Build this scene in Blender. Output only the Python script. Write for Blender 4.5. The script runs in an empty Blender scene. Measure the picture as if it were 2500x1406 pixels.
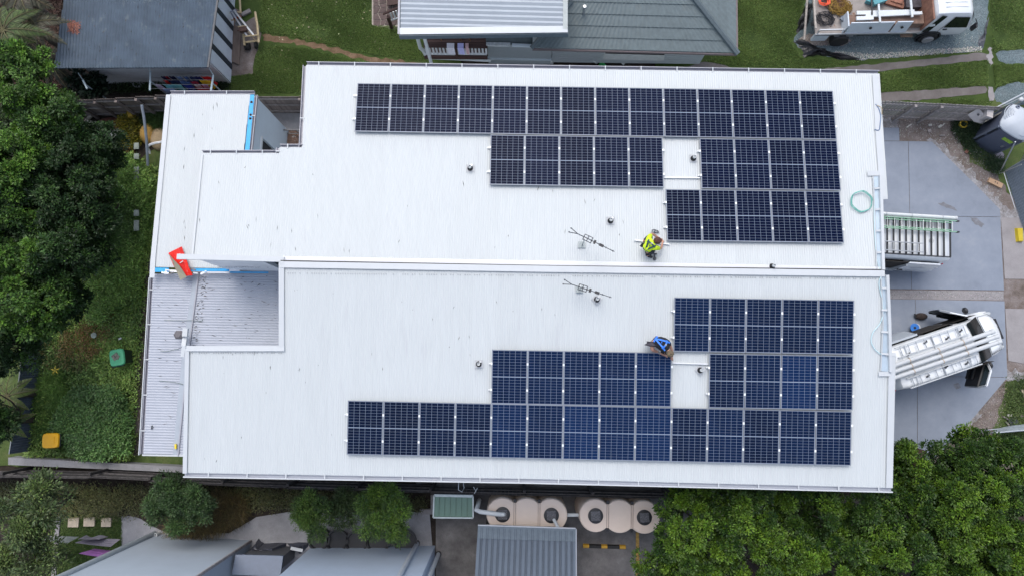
import bpy, math, random
import numpy as np
from mathutils import Vector, Matrix
from mathutils.geometry import tessellate_polygon
random.seed(7); rng = np.random.default_rng(7)
S = bpy.context.scene; COL = S.collection
R = math.radians

# ---------------------------------------------------------------- camera, sky, sun, exposure
FOC = 1700.0; TILT = R(6.6); HC = 29.0           # drone 29 m up, looking almost straight down
cam = bpy.data.objects.new('camera', bpy.data.cameras.new('camera')); COL.objects.link(cam)
cam.location = (0, 0, HC); cam.rotation_euler = (TILT, 0, 0)
cam.data.sensor_width = 36; cam.data.lens = 36 * FOC / 2500; cam.data.clip_end = 600; cam.data.clip_start = 0.5
S.camera = cam
W = bpy.data.worlds.new('World'); S.world = W; W.use_nodes = True
wn = W.node_tree.nodes; wl = W.node_tree.links; wn.clear()
sky = wn.new('ShaderNodeTexSky'); sky.sky_type = 'NISHITA'; sky.sun_disc = False
SUN_EL, SUN_AZ = R(60), R(-15)                    # azimuth clockwise from +Y (top of picture)
sky.sun_elevation = SUN_EL; sky.sun_rotation = SUN_AZ; sky.air_density = 1.0; sky.dust_density = 3.0
hs = wn.new('ShaderNodeHueSaturation'); hs.inputs['Saturation'].default_value = 0.68
bg = wn.new('ShaderNodeBackground'); bg.inputs[1].default_value = 0.15
wo = wn.new('ShaderNodeOutputWorld')
wl.new(sky.outputs[0], hs.inputs['Color']); wl.new(hs.outputs[0], bg.inputs[0]); wl.new(bg.outputs[0], wo.inputs[0])
sl = bpy.data.lights.new('sun', 'SUN'); sl.energy = 0.72; sl.angle = R(45); sl.color = (1.0, 0.985, 0.96)
so = bpy.data.objects.new('sun', sl); COL.objects.link(so)
sd = Vector((math.sin(SUN_AZ) * math.cos(SUN_EL), math.cos(SUN_AZ) * math.cos(SUN_EL), math.sin(SUN_EL)))
so.rotation_euler = sd.to_track_quat('Z', 'Y').to_euler()
S.view_settings.view_transform = 'Standard'; S.view_settings.look = 'None'
S.view_settings.gamma = 1; S.view_settings.use_curve_mapping = False
S.view_settings.exposure = 0.68

# ---------------------------------------------------------------- helpers
def ray(u, v):
    x = u - 1250; y = 703 - v
    return Vector((x, FOC * math.sin(TILT) + y * math.cos(TILT), -FOC * math.cos(TILT) + y * math.sin(TILT)))
def P(u, v, z=0.0):                              # survey point of the drone picture at height z
    d = ray(u, v); t = (z - HC) / d.z
    return Vector((d.x * t, d.y * t, z))
class Plane:
    def __init__(s, a, R0, bx, by): s.a = a; s.R = Vector((R0.x, R0.y)); s.b = Vector((bx, by))
    def z(s, x, y): return s.a + s.b.x * (x - s.R.x) + s.b.y * (y - s.R.y)
    def px(s, u, v, h=0.0):
        d = ray(u, v); b = s.b
        t = (s.a + h + b.dot(-s.R) - HC) / (d.z - b.x * d.x - b.y * d.y)
        return Vector((d.x * t, d.y * t, HC + d.z * t))
    def on(s, x, y, h=0.0): return Vector((x, y, s.z(x, y) + h))

ORG = {}
def _props(o, label=None, cat=None, group=None, kind=None):
    if label: o['label'] = label
    if cat: o['category'] = cat
    if group: o['group'] = group
    if kind: o['kind'] = kind
def thing(name, label, cat, loc=(0, 0, 0), rotz=0.0, group=None):
    o = bpy.data.objects.new(name, None); COL.objects.link(o); o.empty_display_size = 0.2
    o.location = loc; o.rotation_euler = (0, 0, rotz); ORG[o.name] = Vector(loc) if rotz == 0 else None
    _props(o, label, cat, group); return o
class MB:
    def __init__(s): s.v = []; s.f = []
    def add(s, vs, fs):
        n = len(s.v); s.v += [tuple(p) for p in vs]; s.f += [tuple(i + n for i in f) for f in fs]; return s
    def quad(s, a, b, c, d): return s.add([a, b, c, d], [(0, 1, 2, 3)])
    def box(s, c, size, rz=0.0, M=None):
        hx, hy, hz = size[0] / 2, size[1] / 2, size[2] / 2
        vs = [Vector((x, y, z)) for z in (-hz, hz) for y in (-hy, hy) for x in (-hx, hx)]
        Q = M if M is not None else Matrix.Rotation(rz, 3, 'Z')
        vs = [Q @ p + Vector(c) for p in vs]
        return s.add(vs, [(0, 2, 3, 1), (4, 5, 7, 6), (0, 1, 5, 4), (2, 6, 7, 3), (0, 4, 6, 2), (1, 3, 7, 5)])
    def beam(s, a, b, w, h, up=(0, 0, 1)):          # box from a to b
        a = Vector(a); b = Vector(b); d = b - a; L = d.length
        if L < 1e-6: return s
        x = d / L; up = Vector(up)
        if abs(x.dot(up)) > .98: up = Vector((0, 1, 0))
        y = up.cross(x).normalized(); z = x.cross(y)
        Q = Matrix((x, y, z)).transposed()
        return s.box((a + b) / 2, (L, w, h), M=Q)
    def tube(s, pts, r, n=8, cap=True):
        pts = [Vector(p) for p in pts]; m = len(pts)
        rs = r if isinstance(r, (list, tuple)) else [r] * m
        vs = []; ref = None
        for i, p in enumerate(pts):
            d = (pts[min(i + 1, m - 1)] - pts[max(i - 1, 0)])
            d = d.normalized() if d.length > 1e-9 else Vector((0, 0, 1))
            if ref is None: ref = Vector((0, 0, 1)) if abs(d.z) < .9 else Vector((1, 0, 0))
            a = (ref - d * ref.dot(d)).normalized(); ref = a; b = d.cross(a)
            for k in range(n):
                t = 2 * math.pi * k / n; vs.append(p + (a * math.cos(t) + b * math.sin(t)) * rs[i])
        fs = [(i * n + k, i * n + (k + 1) % n, (i + 1) * n + (k + 1) % n, (i + 1) * n + k) for i in range(m - 1) for k in range(n)]
        if cap: fs += [tuple(range(n - 1, -1, -1)), tuple((m - 1) * n + k for k in range(n))]
        return s.add(vs, fs)
    def lathe(s, c, prof, n=20, M=None, sx=1, sy=1):
        vs = []
        for r, z in prof:
            for k in range(n):
                t = 2 * math.pi * k / n; p = Vector((r * math.cos(t) * sx, r * math.sin(t) * sy, z))
                if M is not None: p = M @ p
                vs.append(p + Vector(c))
        m = len(prof)
        fs = [(i * n + k, i * n + (k + 1) % n, (i + 1) * n + (k + 1) % n, (i + 1) * n + k) for i in range(m - 1) for k in range(n)]
        if prof[0][0] > 1e-4: fs.append(tuple(range(n - 1, -1, -1)))
        if prof[-1][0] > 1e-4: fs.append(tuple((m - 1) * n + k for k in range(n)))
        return s.add(vs, fs)
    def ball(s, c, rx, ry, rz, n=12, m=8, M=None):
        prof = [(math.sin(math.pi * i / m) + (1e-5 if i in (0, m) else 0), -math.cos(math.pi * i / m)) for i in range(m + 1)]
        D = Matrix.Diagonal((rx, ry, rz)); Q = (M @ D) if M is not None else D
        return s.lathe(c, prof, n, Q)
    def prism(s, poly, z0, z1):                      # poly: list of (x,y); z0,z1 numbers or functions
        n = len(poly); f0 = z0 if callable(z0) else (lambda x, y: z0); f1 = z1 if callable(z1) else (lambda x, y: z1)
        if sum(poly[i][0] * poly[(i + 1) % n][1] - poly[(i + 1) % n][0] * poly[i][1] for i in range(n)) < 0: poly = poly[::-1]
        tri = tessellate_polygon([[Vector((p[0], p[1], 0)) for p in poly]])
        vs = [(p[0], p[1], f0(p[0], p[1])) for p in poly] + [(p[0], p[1], f1(p[0], p[1])) for p in poly]
        fs = [(i, (i + 1) % n, n + (i + 1) % n, n + i) for i in range(n)]
        for t in tri:
            a, b, c = t
            A, B, C = poly[a], poly[b], poly[c]
            if (B[0] - A[0]) * (C[1] - A[1]) - (B[1] - A[1]) * (C[0] - A[0]) < 0: b, c = c, b
            fs.append((n + a, n + b, n + c)); fs.append((a, c, b))
        return s.add(vs, fs)
    def mesh(s, name, m, smooth=False):
        me = bpy.data.meshes.new(name); me.from_pydata(s.v, [], s.f)
        for q in (m if isinstance(m, (list, tuple)) else [m]): me.materials.append(q)
        if smooth:
            me.polygons.foreach_set('use_smooth', [True] * len(me.polygons))
            try: me.set_sharp_from_angle(angle=R(40))
            except Exception: pass
        me.update(); return me
def part(name, mb, m, parent=None, label=None, smooth=False, world=True, kind=None):
    if parent is not None and world:
        off = ORG.get(parent.name)
        if off is not None and off.length > 0: mb.v = [(x - off.x, y - off.y, z - off.z) for x, y, z in mb.v]
    o = bpy.data.objects.new(name, mb.mesh(name, m, smooth)); COL.objects.link(o)
    if parent is not None: o.parent = parent; ORG[o.name] = ORG.get(parent.name)
    _props(o, label, kind=kind); return o
def single(name, mb, m, label, cat, group=None, smooth=False, kind=None, base=None):
    off = Vector(base) if base is not None else Vector(mb.v[0])
    mb.v = [(x - off.x, y - off.y, z - off.z) for x, y, z in mb.v]
    o = bpy.data.objects.new(name, mb.mesh(name, m, smooth)); COL.objects.link(o); o.location = off
    _props(o, label, cat, group, kind); return o
def inst(name, me, parent, loc=(0, 0, 0), rot=None, label=None):
    o = bpy.data.objects.new(name, me); COL.objects.link(o); o.parent = parent
    o.location = loc
    if rot: o.rotation_euler = rot
    if label: o['label'] = label
    return o
def copy_tree(o, parent=None):
    c = o.copy(); COL.objects.link(c)
    if parent is not None: c.parent = parent
    for ch in list(o.children): copy_tree(ch, c)
    return c
def sheet(name, pxpts, z, m, jit=0.0, step=0.25, seed=1, zf=None):   # flat sheet of the ground, ragged edge
    rd = random.Random(seed); pts = [P(u, v, 0) for u, v in pxpts]; out = []
    n = len(pts)
    for i in range(n):
        a, b = pts[i], pts[(i + 1) % n]; L = (b - a).length; k = max(1, int(L / step)) if jit else 1
        nn = Vector((-(b - a).y, (b - a).x, 0)).normalized()
        for j in range(k):
            p = a.lerp(b, j / k)
            if jit: p = p + nn * rd.uniform(-jit, jit)
            out.append((p.x, p.y))
    tri = tessellate_polygon([[Vector((x, y, 0)) for x, y in out]])
    mb = MB(); fs = []
    for a, b, c in tri:
        A, B, C = out[a], out[b], out[c]
        if (B[0] - A[0]) * (C[1] - A[1]) - (B[1] - A[1]) * (C[0] - A[0]) < 0: b, c = c, b
        fs.append((a, b, c))
    mb.add([(x, y, z) for x, y in out], fs)
    o = bpy.data.objects.new(name, mb.mesh(name, m)); COL.objects.link(o); o['kind'] = 'structure'; return o

# ---------------------------------------------------------------- materials
def nt(name):
    m = bpy.data.materials.new(name); m.use_nodes = True; n = m.node_tree.nodes; l = m.node_tree.links
    b = n['Principled BSDF']; return m, n, l, b
def sset(b, k, v):
    if k in b.inputs: b.inputs[k].default_value = v
MC = {}
def mat(name, col, rough=.6, metal=0.0, var=.12, scale=6.0, bump=0.0, bscale=None, stretch=None, spots=None, coat=0.0, orand=0.0, spec=.5):
    if name in MC: return MC[name]
    m, n, l, b = nt(name); MC[name] = m
    sset(b, 'Roughness', rough); sset(b, 'Metallic', metal); sset(b, 'Coat Weight', coat); sset(b, 'Coat Roughness', .08); sset(b, 'Specular IOR Level', spec)
    tc = n.new('ShaderNodeTexCoord'); mp = n.new('ShaderNodeMapping'); l.new(tc.outputs['Object'], mp.inputs[0])
    if stretch: mp.inputs['Scale'].default_value = stretch
    c = tuple(col) + (1,)
    if var > 0:
        nz = n.new('ShaderNodeTexNoise'); nz.inputs['Scale'].default_value = scale; nz.inputs['Detail'].default_value = 6; nz.inputs['Roughness'].default_value = .65
        l.new(mp.outputs[0], nz.inputs['Vector'])
        rp = n.new('ShaderNodeValToRGB'); e = rp.color_ramp.elements
        e[0].position = .3; e[1].position = .7
        e[0].color = tuple(x * (1 - var) for x in col) + (1,); e[1].color = tuple(min(1, x * (1 + var)) for x in col) + (1,)
        l.new(nz.outputs['Fac'], rp.inputs[0]); src = rp.outputs[0]
        if spots:                                     # (colour, scale, threshold, softness)
            sc, ss, th, sf = spots[:4]
            n2 = n.new('ShaderNodeTexNoise'); n2.inputs['Scale'].default_value = ss; n2.inputs['Detail'].default_value = 5; n2.inputs['Roughness'].default_value = .6
            l.new(mp.outputs[0], n2.inputs['Vector'])
            r2 = n.new('ShaderNodeValToRGB'); r2.color_ramp.elements[0].position = th; r2.color_ramp.elements[1].position = th + sf
            l.new(n2.outputs['Fac'], r2.inputs[0])
            mx = n.new('ShaderNodeMixRGB'); l.new(r2.outputs[0], mx.inputs[0]); l.new(src, mx.inputs[1]); mx.inputs[2].default_value = tuple(sc) + (1,)
            src = mx.outputs[0]
        if orand > 0:
            oi = n.new('ShaderNodeObjectInfo'); mr = n.new('ShaderNodeMapRange'); mr.inputs['To Min'].default_value = 1 - orand; mr.inputs['To Max'].default_value = 1 + orand
            l.new(oi.outputs['Random'], mr.inputs['Value']); vm = n.new('ShaderNodeVectorMath'); vm.operation = 'SCALE'
            l.new(src, vm.inputs[0]); l.new(mr.outputs[0], vm.inputs['Scale']); src = vm.outputs[0]
        l.new(src, b.inputs['Base Color'])
    else: b.inputs['Base Color'].default_value = c
    if bump:
        nb = n.new('ShaderNodeTexNoise'); nb.inputs['Scale'].default_value = bscale or scale * 4; nb.inputs['Detail'].default_value = 6
        l.new(mp.outputs[0], nb.inputs['Vector'])
        bp = n.new('ShaderNodeBump'); bp.inputs['Strength'].default_value = bump; bp.inputs['Distance'].default_value = .02
        l.new(nb.outputs['Fac'], bp.inputs['Height']); l.new(bp.outputs[0], b.inputs['Normal'])
    return m
def attr_mat(name, rough=.5, trans=.13):
    m, n, l, b = nt(name); sset(b, 'Roughness', rough); sset(b, 'Specular IOR Level', .35)
    a = n.new('ShaderNodeAttribute'); a.attribute_name = 'col'; l.new(a.outputs['Color'], b.inputs['Base Color'])
    if trans:
        t = n.new('ShaderNodeBsdfTranslucent'); l.new(a.outputs['Color'], t.inputs[0]); mx = n.new('ShaderNodeMixShader'); mx.inputs[0].default_value = trans
        l.new(b.outputs[0], mx.inputs[1]); l.new(t.outputs[0], mx.inputs[2]); l.new(mx.outputs[0], n['Material Output'].inputs[0])
    return m
M_leaf = attr_mat('foliage')
M_litter = attr_mat('litter', .8, 0)
def ground_mat(name, stops, scale, bump=.5, bs=60, fine=40, fine_amt=.35, rough=.9, vor=None):
    m, n, l, b = nt(name); sset(b, 'Roughness', rough); sset(b, 'Specular IOR Level', .2)
    tc = n.new('ShaderNodeTexCoord')
    nz = n.new('ShaderNodeTexNoise'); nz.inputs['Scale'].default_value = scale; nz.inputs['Detail'].default_value = 9; nz.inputs['Roughness'].default_value = .7
    l.new(tc.outputs['Object'], nz.inputs['Vector'])
    rp = n.new('ShaderNodeValToRGB'); el = rp.color_ramp.elements
    while len(el) < len(stops): el.new(.5)
    for e, (p, c) in zip(el, stops): e.position = p; e.color = tuple(c) + (1,)
    l.new(nz.outputs['Fac'], rp.inputs[0])
    if vor:
        n2 = n.new('ShaderNodeTexVoronoi'); n2.inputs['Scale'].default_value = vor; l.new(tc.outputs['Object'], n2.inputs['Vector']); f2 = n2.outputs['Color']
        sp = n.new('ShaderNodeSeparateColor'); l.new(f2, sp.inputs[0]); f2 = sp.outputs[0]
    else:
        n2 = n.new('ShaderNodeTexNoise'); n2.inputs['Scale'].default_value = fine; n2.inputs['Detail'].default_value = 4; l.new(tc.outputs['Object'], n2.inputs['Vector']); f2 = n2.outputs['Fac']
    mr = n.new('ShaderNodeMapRange'); mr.inputs['From Min'].default_value = .2; mr.inputs['From Max'].default_value = .8
    mr.inputs['To Min'].default_value = 1 - fine_amt; mr.inputs['To Max'].default_value = 1 + fine_amt
    l.new(f2, mr.inputs['Value']); vm = n.new('ShaderNodeVectorMath'); vm.operation = 'SCALE'
    l.new(rp.outputs[0], vm.inputs[0]); l.new(mr.outputs[0], vm.inputs['Scale']); l.new(vm.outputs[0], b.inputs['Base Color'])
    nb = n.new('ShaderNodeTexNoise'); nb.inputs['Scale'].default_value = bs; nb.inputs['Detail'].default_value = 5; l.new(tc.outputs['Object'], nb.inputs['Vector'])
    bp = n.new('ShaderNodeBump'); bp.inputs['Strength'].default_value = bump; bp.inputs['Distance'].default_value = .04
    l.new(nb.outputs['Fac'], bp.inputs['Height']); l.new(bp.outputs[0], b.inputs['Normal']); return m
M_soil = ground_mat('soil', [(.3, (.018, .015, .013)), (.55, (.045, .036, .03)), (.75, (.09, .07, .055))], 2.2)
M_lawn = ground_mat('lawn', [(.28, (.038, .06, .018)), (.45, (.056, .092, .024)), (.6, (.075, .115, .03)), (.78, (.13, .135, .06))], 1.3, bump=.9, bs=90, fine=70, fine_amt=.4)
M_lawn2 = ground_mat('lawn_rough', [(.3, (.06, .09, .03)), (.5, (.10, .145, .045)), (.75, (.17, .18, .08))], 1.6, bump=.9, bs=80, fine=60, fine_amt=.45)
M_dirt = ground_mat('dirt', [(.28, (.09, .075, .062)), (.45, (.17, .14, .125)), (.62, (.23, .2, .19)), (.78, (.33, .31, .32))], 1.7, bump=.6, bs=25, fine=35)
M_dirtred = ground_mat('clay', [(.3, (.085, .062, .03)), (.5, (.16, .105, .065)), (.7, (.24, .165, .11))], 2.5, bump=.5, bs=30, fine=30)
M_conc = ground_mat('concrete', [(.25, (.185, .212, .26)), (.42, (.225, .256, .31)), (.58, (.25, .283, .34)), (.75, (.30, .325, .37))], .8, bump=.15, bs=120, fine=90, fine_amt=.08, rough=.75)
M_conc2 = ground_mat('concrete_pale', [(.25, (.2, .19, .195)), (.45, (.28, .265, .27)), (.72, (.34, .325, .33))], 1.1, bump=.2, bs=90, fine=60, fine_amt=.12, rough=.8)
M_concold = ground_mat('concrete_old', [(.25, (.075, .07, .07)), (.45, (.13, .125, .124)), (.6, (.18, .172, .17)), (.75, (.27, .27, .275))], 1.1, bump=.3, bs=60, fine=50, fine_amt=.22)
M_concslab = ground_mat('concrete_slab_grey', [(.25, (.2, .2, .21)), (.5, (.28, .28, .295)), (.75, (.38, .38, .4))], 1.0, bump=.3, bs=60, fine=50, fine_amt=.15)
M_strip = ground_mat('concrete_brown', [(.25, (.11, .098, .092)), (.5, (.155, .14, .135)), (.75, (.2, .185, .18))], 1.5, bump=.3, bs=60, fine=60, fine_amt=.2)
M_gravel = ground_mat('blue_gravel', [(.25, (.11, .15, .165)), (.5, (.145, .19, .205)), (.75, (.2, .24, .255))], 1.2, bump=.8, bs=70, vor=55, fine_amt=.35)
M_pebble = ground_mat('pink_pebbles', [(.25, (.25, .2, .17)), (.5, (.36, .3, .27)), (.75, (.5, .46, .43))], 3, bump=1, bs=50, vor=32, fine_amt=.45)
M_bark = mat('bark', (.07, .055, .045), .9, var=.4, scale=9, bump=.6, stretch=(1, 1, .2))
M_white = mat('white_painted_steel', (.53, .562, .570), .5, var=.03, scale=2.2, spots=((.50, .525, .54), 1.3, .62, .12), orand=.015, stretch=(3.2, .35, 1))
M_whiteflash = mat('white_flashing', (.53, .557, .575), .5, var=.03, scale=3)
M_grey1 = mat('pale_grey_steel', (.39, .415, .47), .5, var=.05, scale=2, spots=((.45, .46, .5), 2.2, .64, .1))
M_gutter = mat('grey_gutter', (.34, .34, .38), .4, var=.08, scale=4)
M_valley = mat('grey_valley', (.36, .40, .45), .4, var=.08, scale=3)
M_wallpaint = mat('pale_grey_wall', (.55, .62, .68), .6, var=.05, scale=1.5)
M_dark = mat('black_plastic', (.02, .021, .025), .45, var=.2)
M_darkgrey = mat('dark_grey_metal', (.07, .075, .085), .45, var=.2)
M_alu = mat('aluminium', (.5, .52, .54), .35, .7, var=.08)
M_panelframe = mat('panel_frame_aluminium', (.26, .28, .32), .45, .2, var=.04)
M_back = mat('cell_gap_white', (.24, .29, .38), .3, var=0, spec=.1)
def cellmat(name, c1, c2):
    m, n, l, b = nt(name); sset(b, 'Roughness', .15); sset(b, 'Specular IOR Level', .03)
    oi = n.new('ShaderNodeObjectInfo'); tc = n.new('ShaderNodeTexCoord'); nz = n.new('ShaderNodeTexNoise'); nz.inputs['Scale'].default_value = 1.6; nz.inputs['Detail'].default_value = 3
    l.new(tc.outputs['Object'], nz.inputs['Vector']); ad = n.new('ShaderNodeMath'); ad.operation = 'MULTIPLY_ADD'
    l.new(nz.outputs['Fac'], ad.inputs[0]); ad.inputs[1].default_value = .35; sc_ = n.new('ShaderNodeSeparateColor'); l.new(oi.outputs['Color'], sc_.inputs[0]); l.new(sc_.outputs[0], ad.inputs[2])
    rp = n.new('ShaderNodeValToRGB'); rp.color_ramp.elements[0].position = .15; rp.color_ramp.elements[1].position = 1.2 if False else 1.0
    rp.color_ramp.elements[0].color = tuple(c1) + (1,); rp.color_ramp.elements[1].color = tuple(c2) + (1,)
    l.new(ad.outputs[0], rp.inputs[0]); l.new(rp.outputs[0], b.inputs['Base Color']); return m
M_cellA = cellmat('solar_cell_navy', (.0035, .0062, .021), (.0045, .010, .040))
M_cellB = cellmat('solar_cell_sky_tint', (.006, .010, .026), (.008, .026, .088))  # lower array: bluer sky reflection put into the cell colour
M_timber = mat('weathered_timber', (.18, .15, .14), .85, var=.35, scale=5, bump=.5, stretch=(1, 1, .3), orand=.25)
M_timberlt = mat('weathered_rail_timber', (.29, .265, .26), .85, var=.3, scale=6, bump=.4, orand=.15)
M_timberdk = mat('dark_timber', (.055, .05, .05), .9, var=.4, scale=6, bump=.5, orand=.3)
M_timberdk2 = mat('dark_timber_rail', (.095, .088, .088), .9, var=.4, scale=6, bump=.5, orand=.3)
M_glass = mat('dark_glass', (.008, .013, .015), .08, var=0, spec=.3)
M_clamp = mat('bright_clamp', (.85, .87, .88), .4, var=0)
M_rubber = mat('rubber', (.018, .018, .019), .75, var=.2)
M_vanwhite = mat('white_car_paint', (.78, .81, .83), .25, var=.02, scale=3, coat=.6)
M_steelrim = mat('wheel_steel', (.42, .42, .44), .45, .5, var=.1)
# ---------------------------------------------------------------- the ground and its coverings
def L0(z): return 0.004 * z
g = MB(); g.quad((-220, -220, -.05), (220, -220, -.05), (220, 220, -.05), (-220, 220, -.05))
o = bpy.data.objects.new('ground', g.mesh('ground', M_soil)); COL.objects.link(o); o['kind'] = 'structure'
LAWN_MID = [(556, -400), (1060, -400), (1060, 60), (1200, 260), (500, 262), (520, 232), (556, 212)]
LAWN_RIGHT = [(1600, 150), (1700, -400), (3000, -400), (3000, 262), (2420, 262), (2300, 300), (1600, 300)]
sheet('lawn', LAWN_MID, .004, M_lawn, .06)
sheet('lawn', LAWN_RIGHT, .004, M_lawn, .06, seed=2)
sheet('lawn', [(130, 1248), (303, 1250), (303, 1550), (100, 1550)], .004, M_lawn2, .05)
sheet('verge', [(2460, 925), (2600, 900), (2600, 1120), (2330, 1120), (2350, 1085), (2420, 1060), (2440, 1000)], .010, M_lawn2, .12, seed=5)
sheet('bare_earth', [(2120, 283), (2330, 292), (2380, 320), (2700, 380), (2700, 1200), (2250, 1150), (2120, 700)], .006, M_dirt, .1)
sheet('verge', [(2345, 288), (2500, 200), (2640, 200), (2640, 470), (2470, 480), (2420, 420), (2372, 395), (2340, 340)], .010, M_lawn2, .14, seed=7)
sheet('dirt_track', [(640, 84), (700, 92), (800, 112), (900, 138), (1000, 152), (1060, 165), (1050, 180), (980, 160), (900, 152), (800, 124), (700, 104), (642, 100)], .008, M_dirtred, .07, .15)
sheet('bare_earth', [(560, 150), (590, 60), (625, 40), (640, 75), (632, 110), (622, 150), (618, 182), (566, 186)], .008, M_dirt, .06, seed=9)
sheet('bare_earth', [(720, 205), (760, 180), (760, 215), (735, 222)], .008, M_dirtred, .08, seed=10)
sheet('bare_earth', [(1640, 178), (1720, 150), (1800, 168), (1990, 176), (2120, 176), (2120, 210), (1640, 200)], .008, M_strip, .05, seed=11)
sheet('yard', [(-200, 560), (-200, 1130), (470, 1150), (470, 260), (250, 270)], .004, M_lawn2, .05, seed=12)
sheet('worn_path', [(352, 600), (372, 600), (372, 700), (350, 900), (342, 1110), (318, 1110), (330, 900), (325, 760), (345, 680)], .010, M_dirt, .12, .15, seed=13)
sheet('gravel_pad', [(1936, 100), (1962, 60), (1975, -120), (2415, -120), (2412, 30), (2405, 95), (2398, 125), (2300, 132), (2200, 141), (2100, 148), (2030, 142), (1985, 128), (1950, 118)], .012, M_gravel, .04, .15)
sheet('pebble_patch', [(1950, 98), (1975, 84), (2040, 92), (2078, 100), (2060, 112), (2010, 112), (1975, 112)], .018, M_pebble, .06, .12)
sheet('gravel_path', [(2430, 130), (2460, 124), (2700, 118), (2700, 152), (2460, 158), (2438, 150)], .012, M_gravel, .06, .15)
sheet('gravel_path', [(2428, 222), (2460, 205), (2700, 180), (2700, 255), (2460, 258), (2430, 250)], .012, M_gravel, .06, .15)
sheet('wheel_strip', [(1900, 172), (2010, 169), (2150, 156), (2300, 141), (2398, 129), (2412, 134), (2412, 146), (2300, 158), (2200, 168), (2145, 176), (1900, 190)], .016, M_strip, .03, .2)
sheet('wheel_strip', [(2120, 228), (2245, 222), (2300, 218), (2405, 211), (2411, 219), (2406, 230), (2300, 240), (2240, 246), (2120, 248)], .016, M_strip, .03, .2)
sheet('kerb_strip', [(2411, 118), (2420, 119), (2424, 150), (2418, 164), (2410, 150)], .020, M_conc2, .07, .08)
sheet('kerb_strip', [(2412, 212), (2422, 214), (2428, 236), (2426, 246), (2414, 248), (2412, 230)], .020, M_conc2, .02, .1)
for nm, pts, z, m in [
    ('driveway', [(2020, 313), (2194, 313), (2195, 345), (2020, 345)], .03, M_conc),
    ('driveway', [(2020, 346), (2216, 346), (2220, 528), (2224, 706), (2020, 704)], .03, M_conc),
    ('driveway', [(2217, 346), (2274, 347), (2392, 463), (2440, 512), (2441, 530), (2221, 528)], .03, M_conc),
    ('driveway', [(2221, 529), (2441, 531), (2450, 709), (2225, 706)], .03, M_conc),
    ('rough_strip', [(2020, 706), (2450, 711), (2450, 733), (2020, 727)], .012, M_conc2),
    ('driveway', [(2020, 728), (2233, 731), (2238, 926), (2020, 922)], .03, M_conc),
    ('driveway', [(2234, 731), (2451, 735), (2458, 920), (2238, 917)], .03, M_conc),
    ('driveway', [(2239, 918), (2458, 921), (2357, 1040), (2240, 1160)], .03, M_conc),
    ('driveway', [(2020, 924), (2238, 927), (2239, 1161), (2020, 1160)], .03, M_conc),
    ('footpath', [(2443, 532), (2600, 532), (2600, 683), (2452, 681)], .026, M_conc2),
    ('footpath', [(2453, 753), (2600, 756), (2600, 905), (2461, 880)], .026, M_conc2)]:
    sheet(nm, pts, z, m)
M_cement = ground_mat('cement_washed_dirt', [(.3, (.16, .145, .135)), (.5, (.27, .26, .265)), (.7, (.42, .43, .46))], 3.2, bump=.6, bs=30, fine=30, fine_amt=.3)
sheet('cement_spill', [(2262, 338), (2300, 352), (2345, 396), (2392, 440), (2448, 500), (2500, 520), (2500, 556), (2436, 556), (2436, 520), (2380, 466), (2300, 386), (2262, 352)], .018, M_cement, .14, .12, seed=21)
sheet('cement_spill', [(2455, 900), (2500, 905), (2500, 925), (2470, 928), (2452, 922)], .022, M_cement, .1, .12, seed=22)
sheet('cement_spill', [(2352, 1036), (2385, 1002), (2400, 1012), (2372, 1040)], .022, M_cement, .08, .12, seed=23)
sheet('cement_spill', [(2150, 288), (2192, 290), (2192, 311), (2150, 311)], .022, M_cement, .08, .12, seed=24)
M_tyre = ground_mat('driveway_stain', [(.3, (.15, .155, .17)), (.5, (.19, .195, .215)), (.7, (.25, .262, .3))], 5, bump=.1, bs=60, fine=60, fine_amt=.15)
for i, pts in enumerate([[(2288, 497), (2302, 494), (2322, 504), (2336, 514), (2318, 512), (2300, 503)], [(2366, 530), (2384, 533), (2402, 548), (2396, 556), (2378, 548)], [(2180, 1086), (2212, 1070), (2236, 1084), (2230, 1100), (2196, 1110)], [(2326, 938), (2340, 934), (2344, 944), (2332, 950)]]):
    sheet('stain', pts, .036, M_tyre, .03, .08, seed=30 + i)
sheet('concrete_yard', [(296, 1250), (620, 1262), (760, 1240), (1048, 1240), (1063, 1420), (296, 1420)], .012, M_concslab)
sheet('concrete_yard', [(1000, 1160), (1700, 1160), (1700, 1560), (1064, 1560), (1064, 1235)], .016, M_concold)
sheet('painted_line', [(1552, 1298), (1560, 1298), (1562, 1560), (1553, 1560)], .022, mat('worn_yellow_paint', (.32, .2, .05), .8, var=.5, scale=8))
sheet('garden_bed', [(100, 1170), (1060, 1180), (1060, 1218), (1040, 1248), (860, 1250), (640, 1250), (560, 1300), (420, 1305), (330, 1262), (240, 1252), (140, 1250)], .020, M_soil, .05)
sheet('courtyard_slab', [(560, 283), (690, 276), (900, 282), (900, 460), (560, 460)], .02, M_concslab)
sheet('garden_bed', [(180, 275), (400, 268), (420, 330), (330, 400), (250, 350)], .012, M_soil, .06)
M_paver = mat('sand_paver', (.5, .42, .32), .8, var=.12, scale=8, bump=.2)
for i, (a, b) in enumerate([((170, 1262), (194, 1285)), ((208, 1261), (233, 1283)), ((251, 1262), (273, 1284))]):
    lab = ['square sand coloured paver in the grass, nearest the concrete edging', 'middle one of three square sand coloured pavers in the grass', 'sand coloured paver with an overgrown side, nearest the concrete slab'][i]
    p0, p1 = P(*a), P(*b); mb = MB(); mb.box(((p0.x + p1.x) / 2, (p0.y + p1.y) / 2, .04), (abs(p1.x - p0.x), abs(p1.y - p0.y), .10))
    single('paver', mb, M_paver, lab, 'paver', 'sand coloured pavers in the grass')
edge = thing('concrete_edging', 'narrow pale concrete edging strip beside the small lawn at bottom left', 'edging', P(140, 1320, 0))
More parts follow.
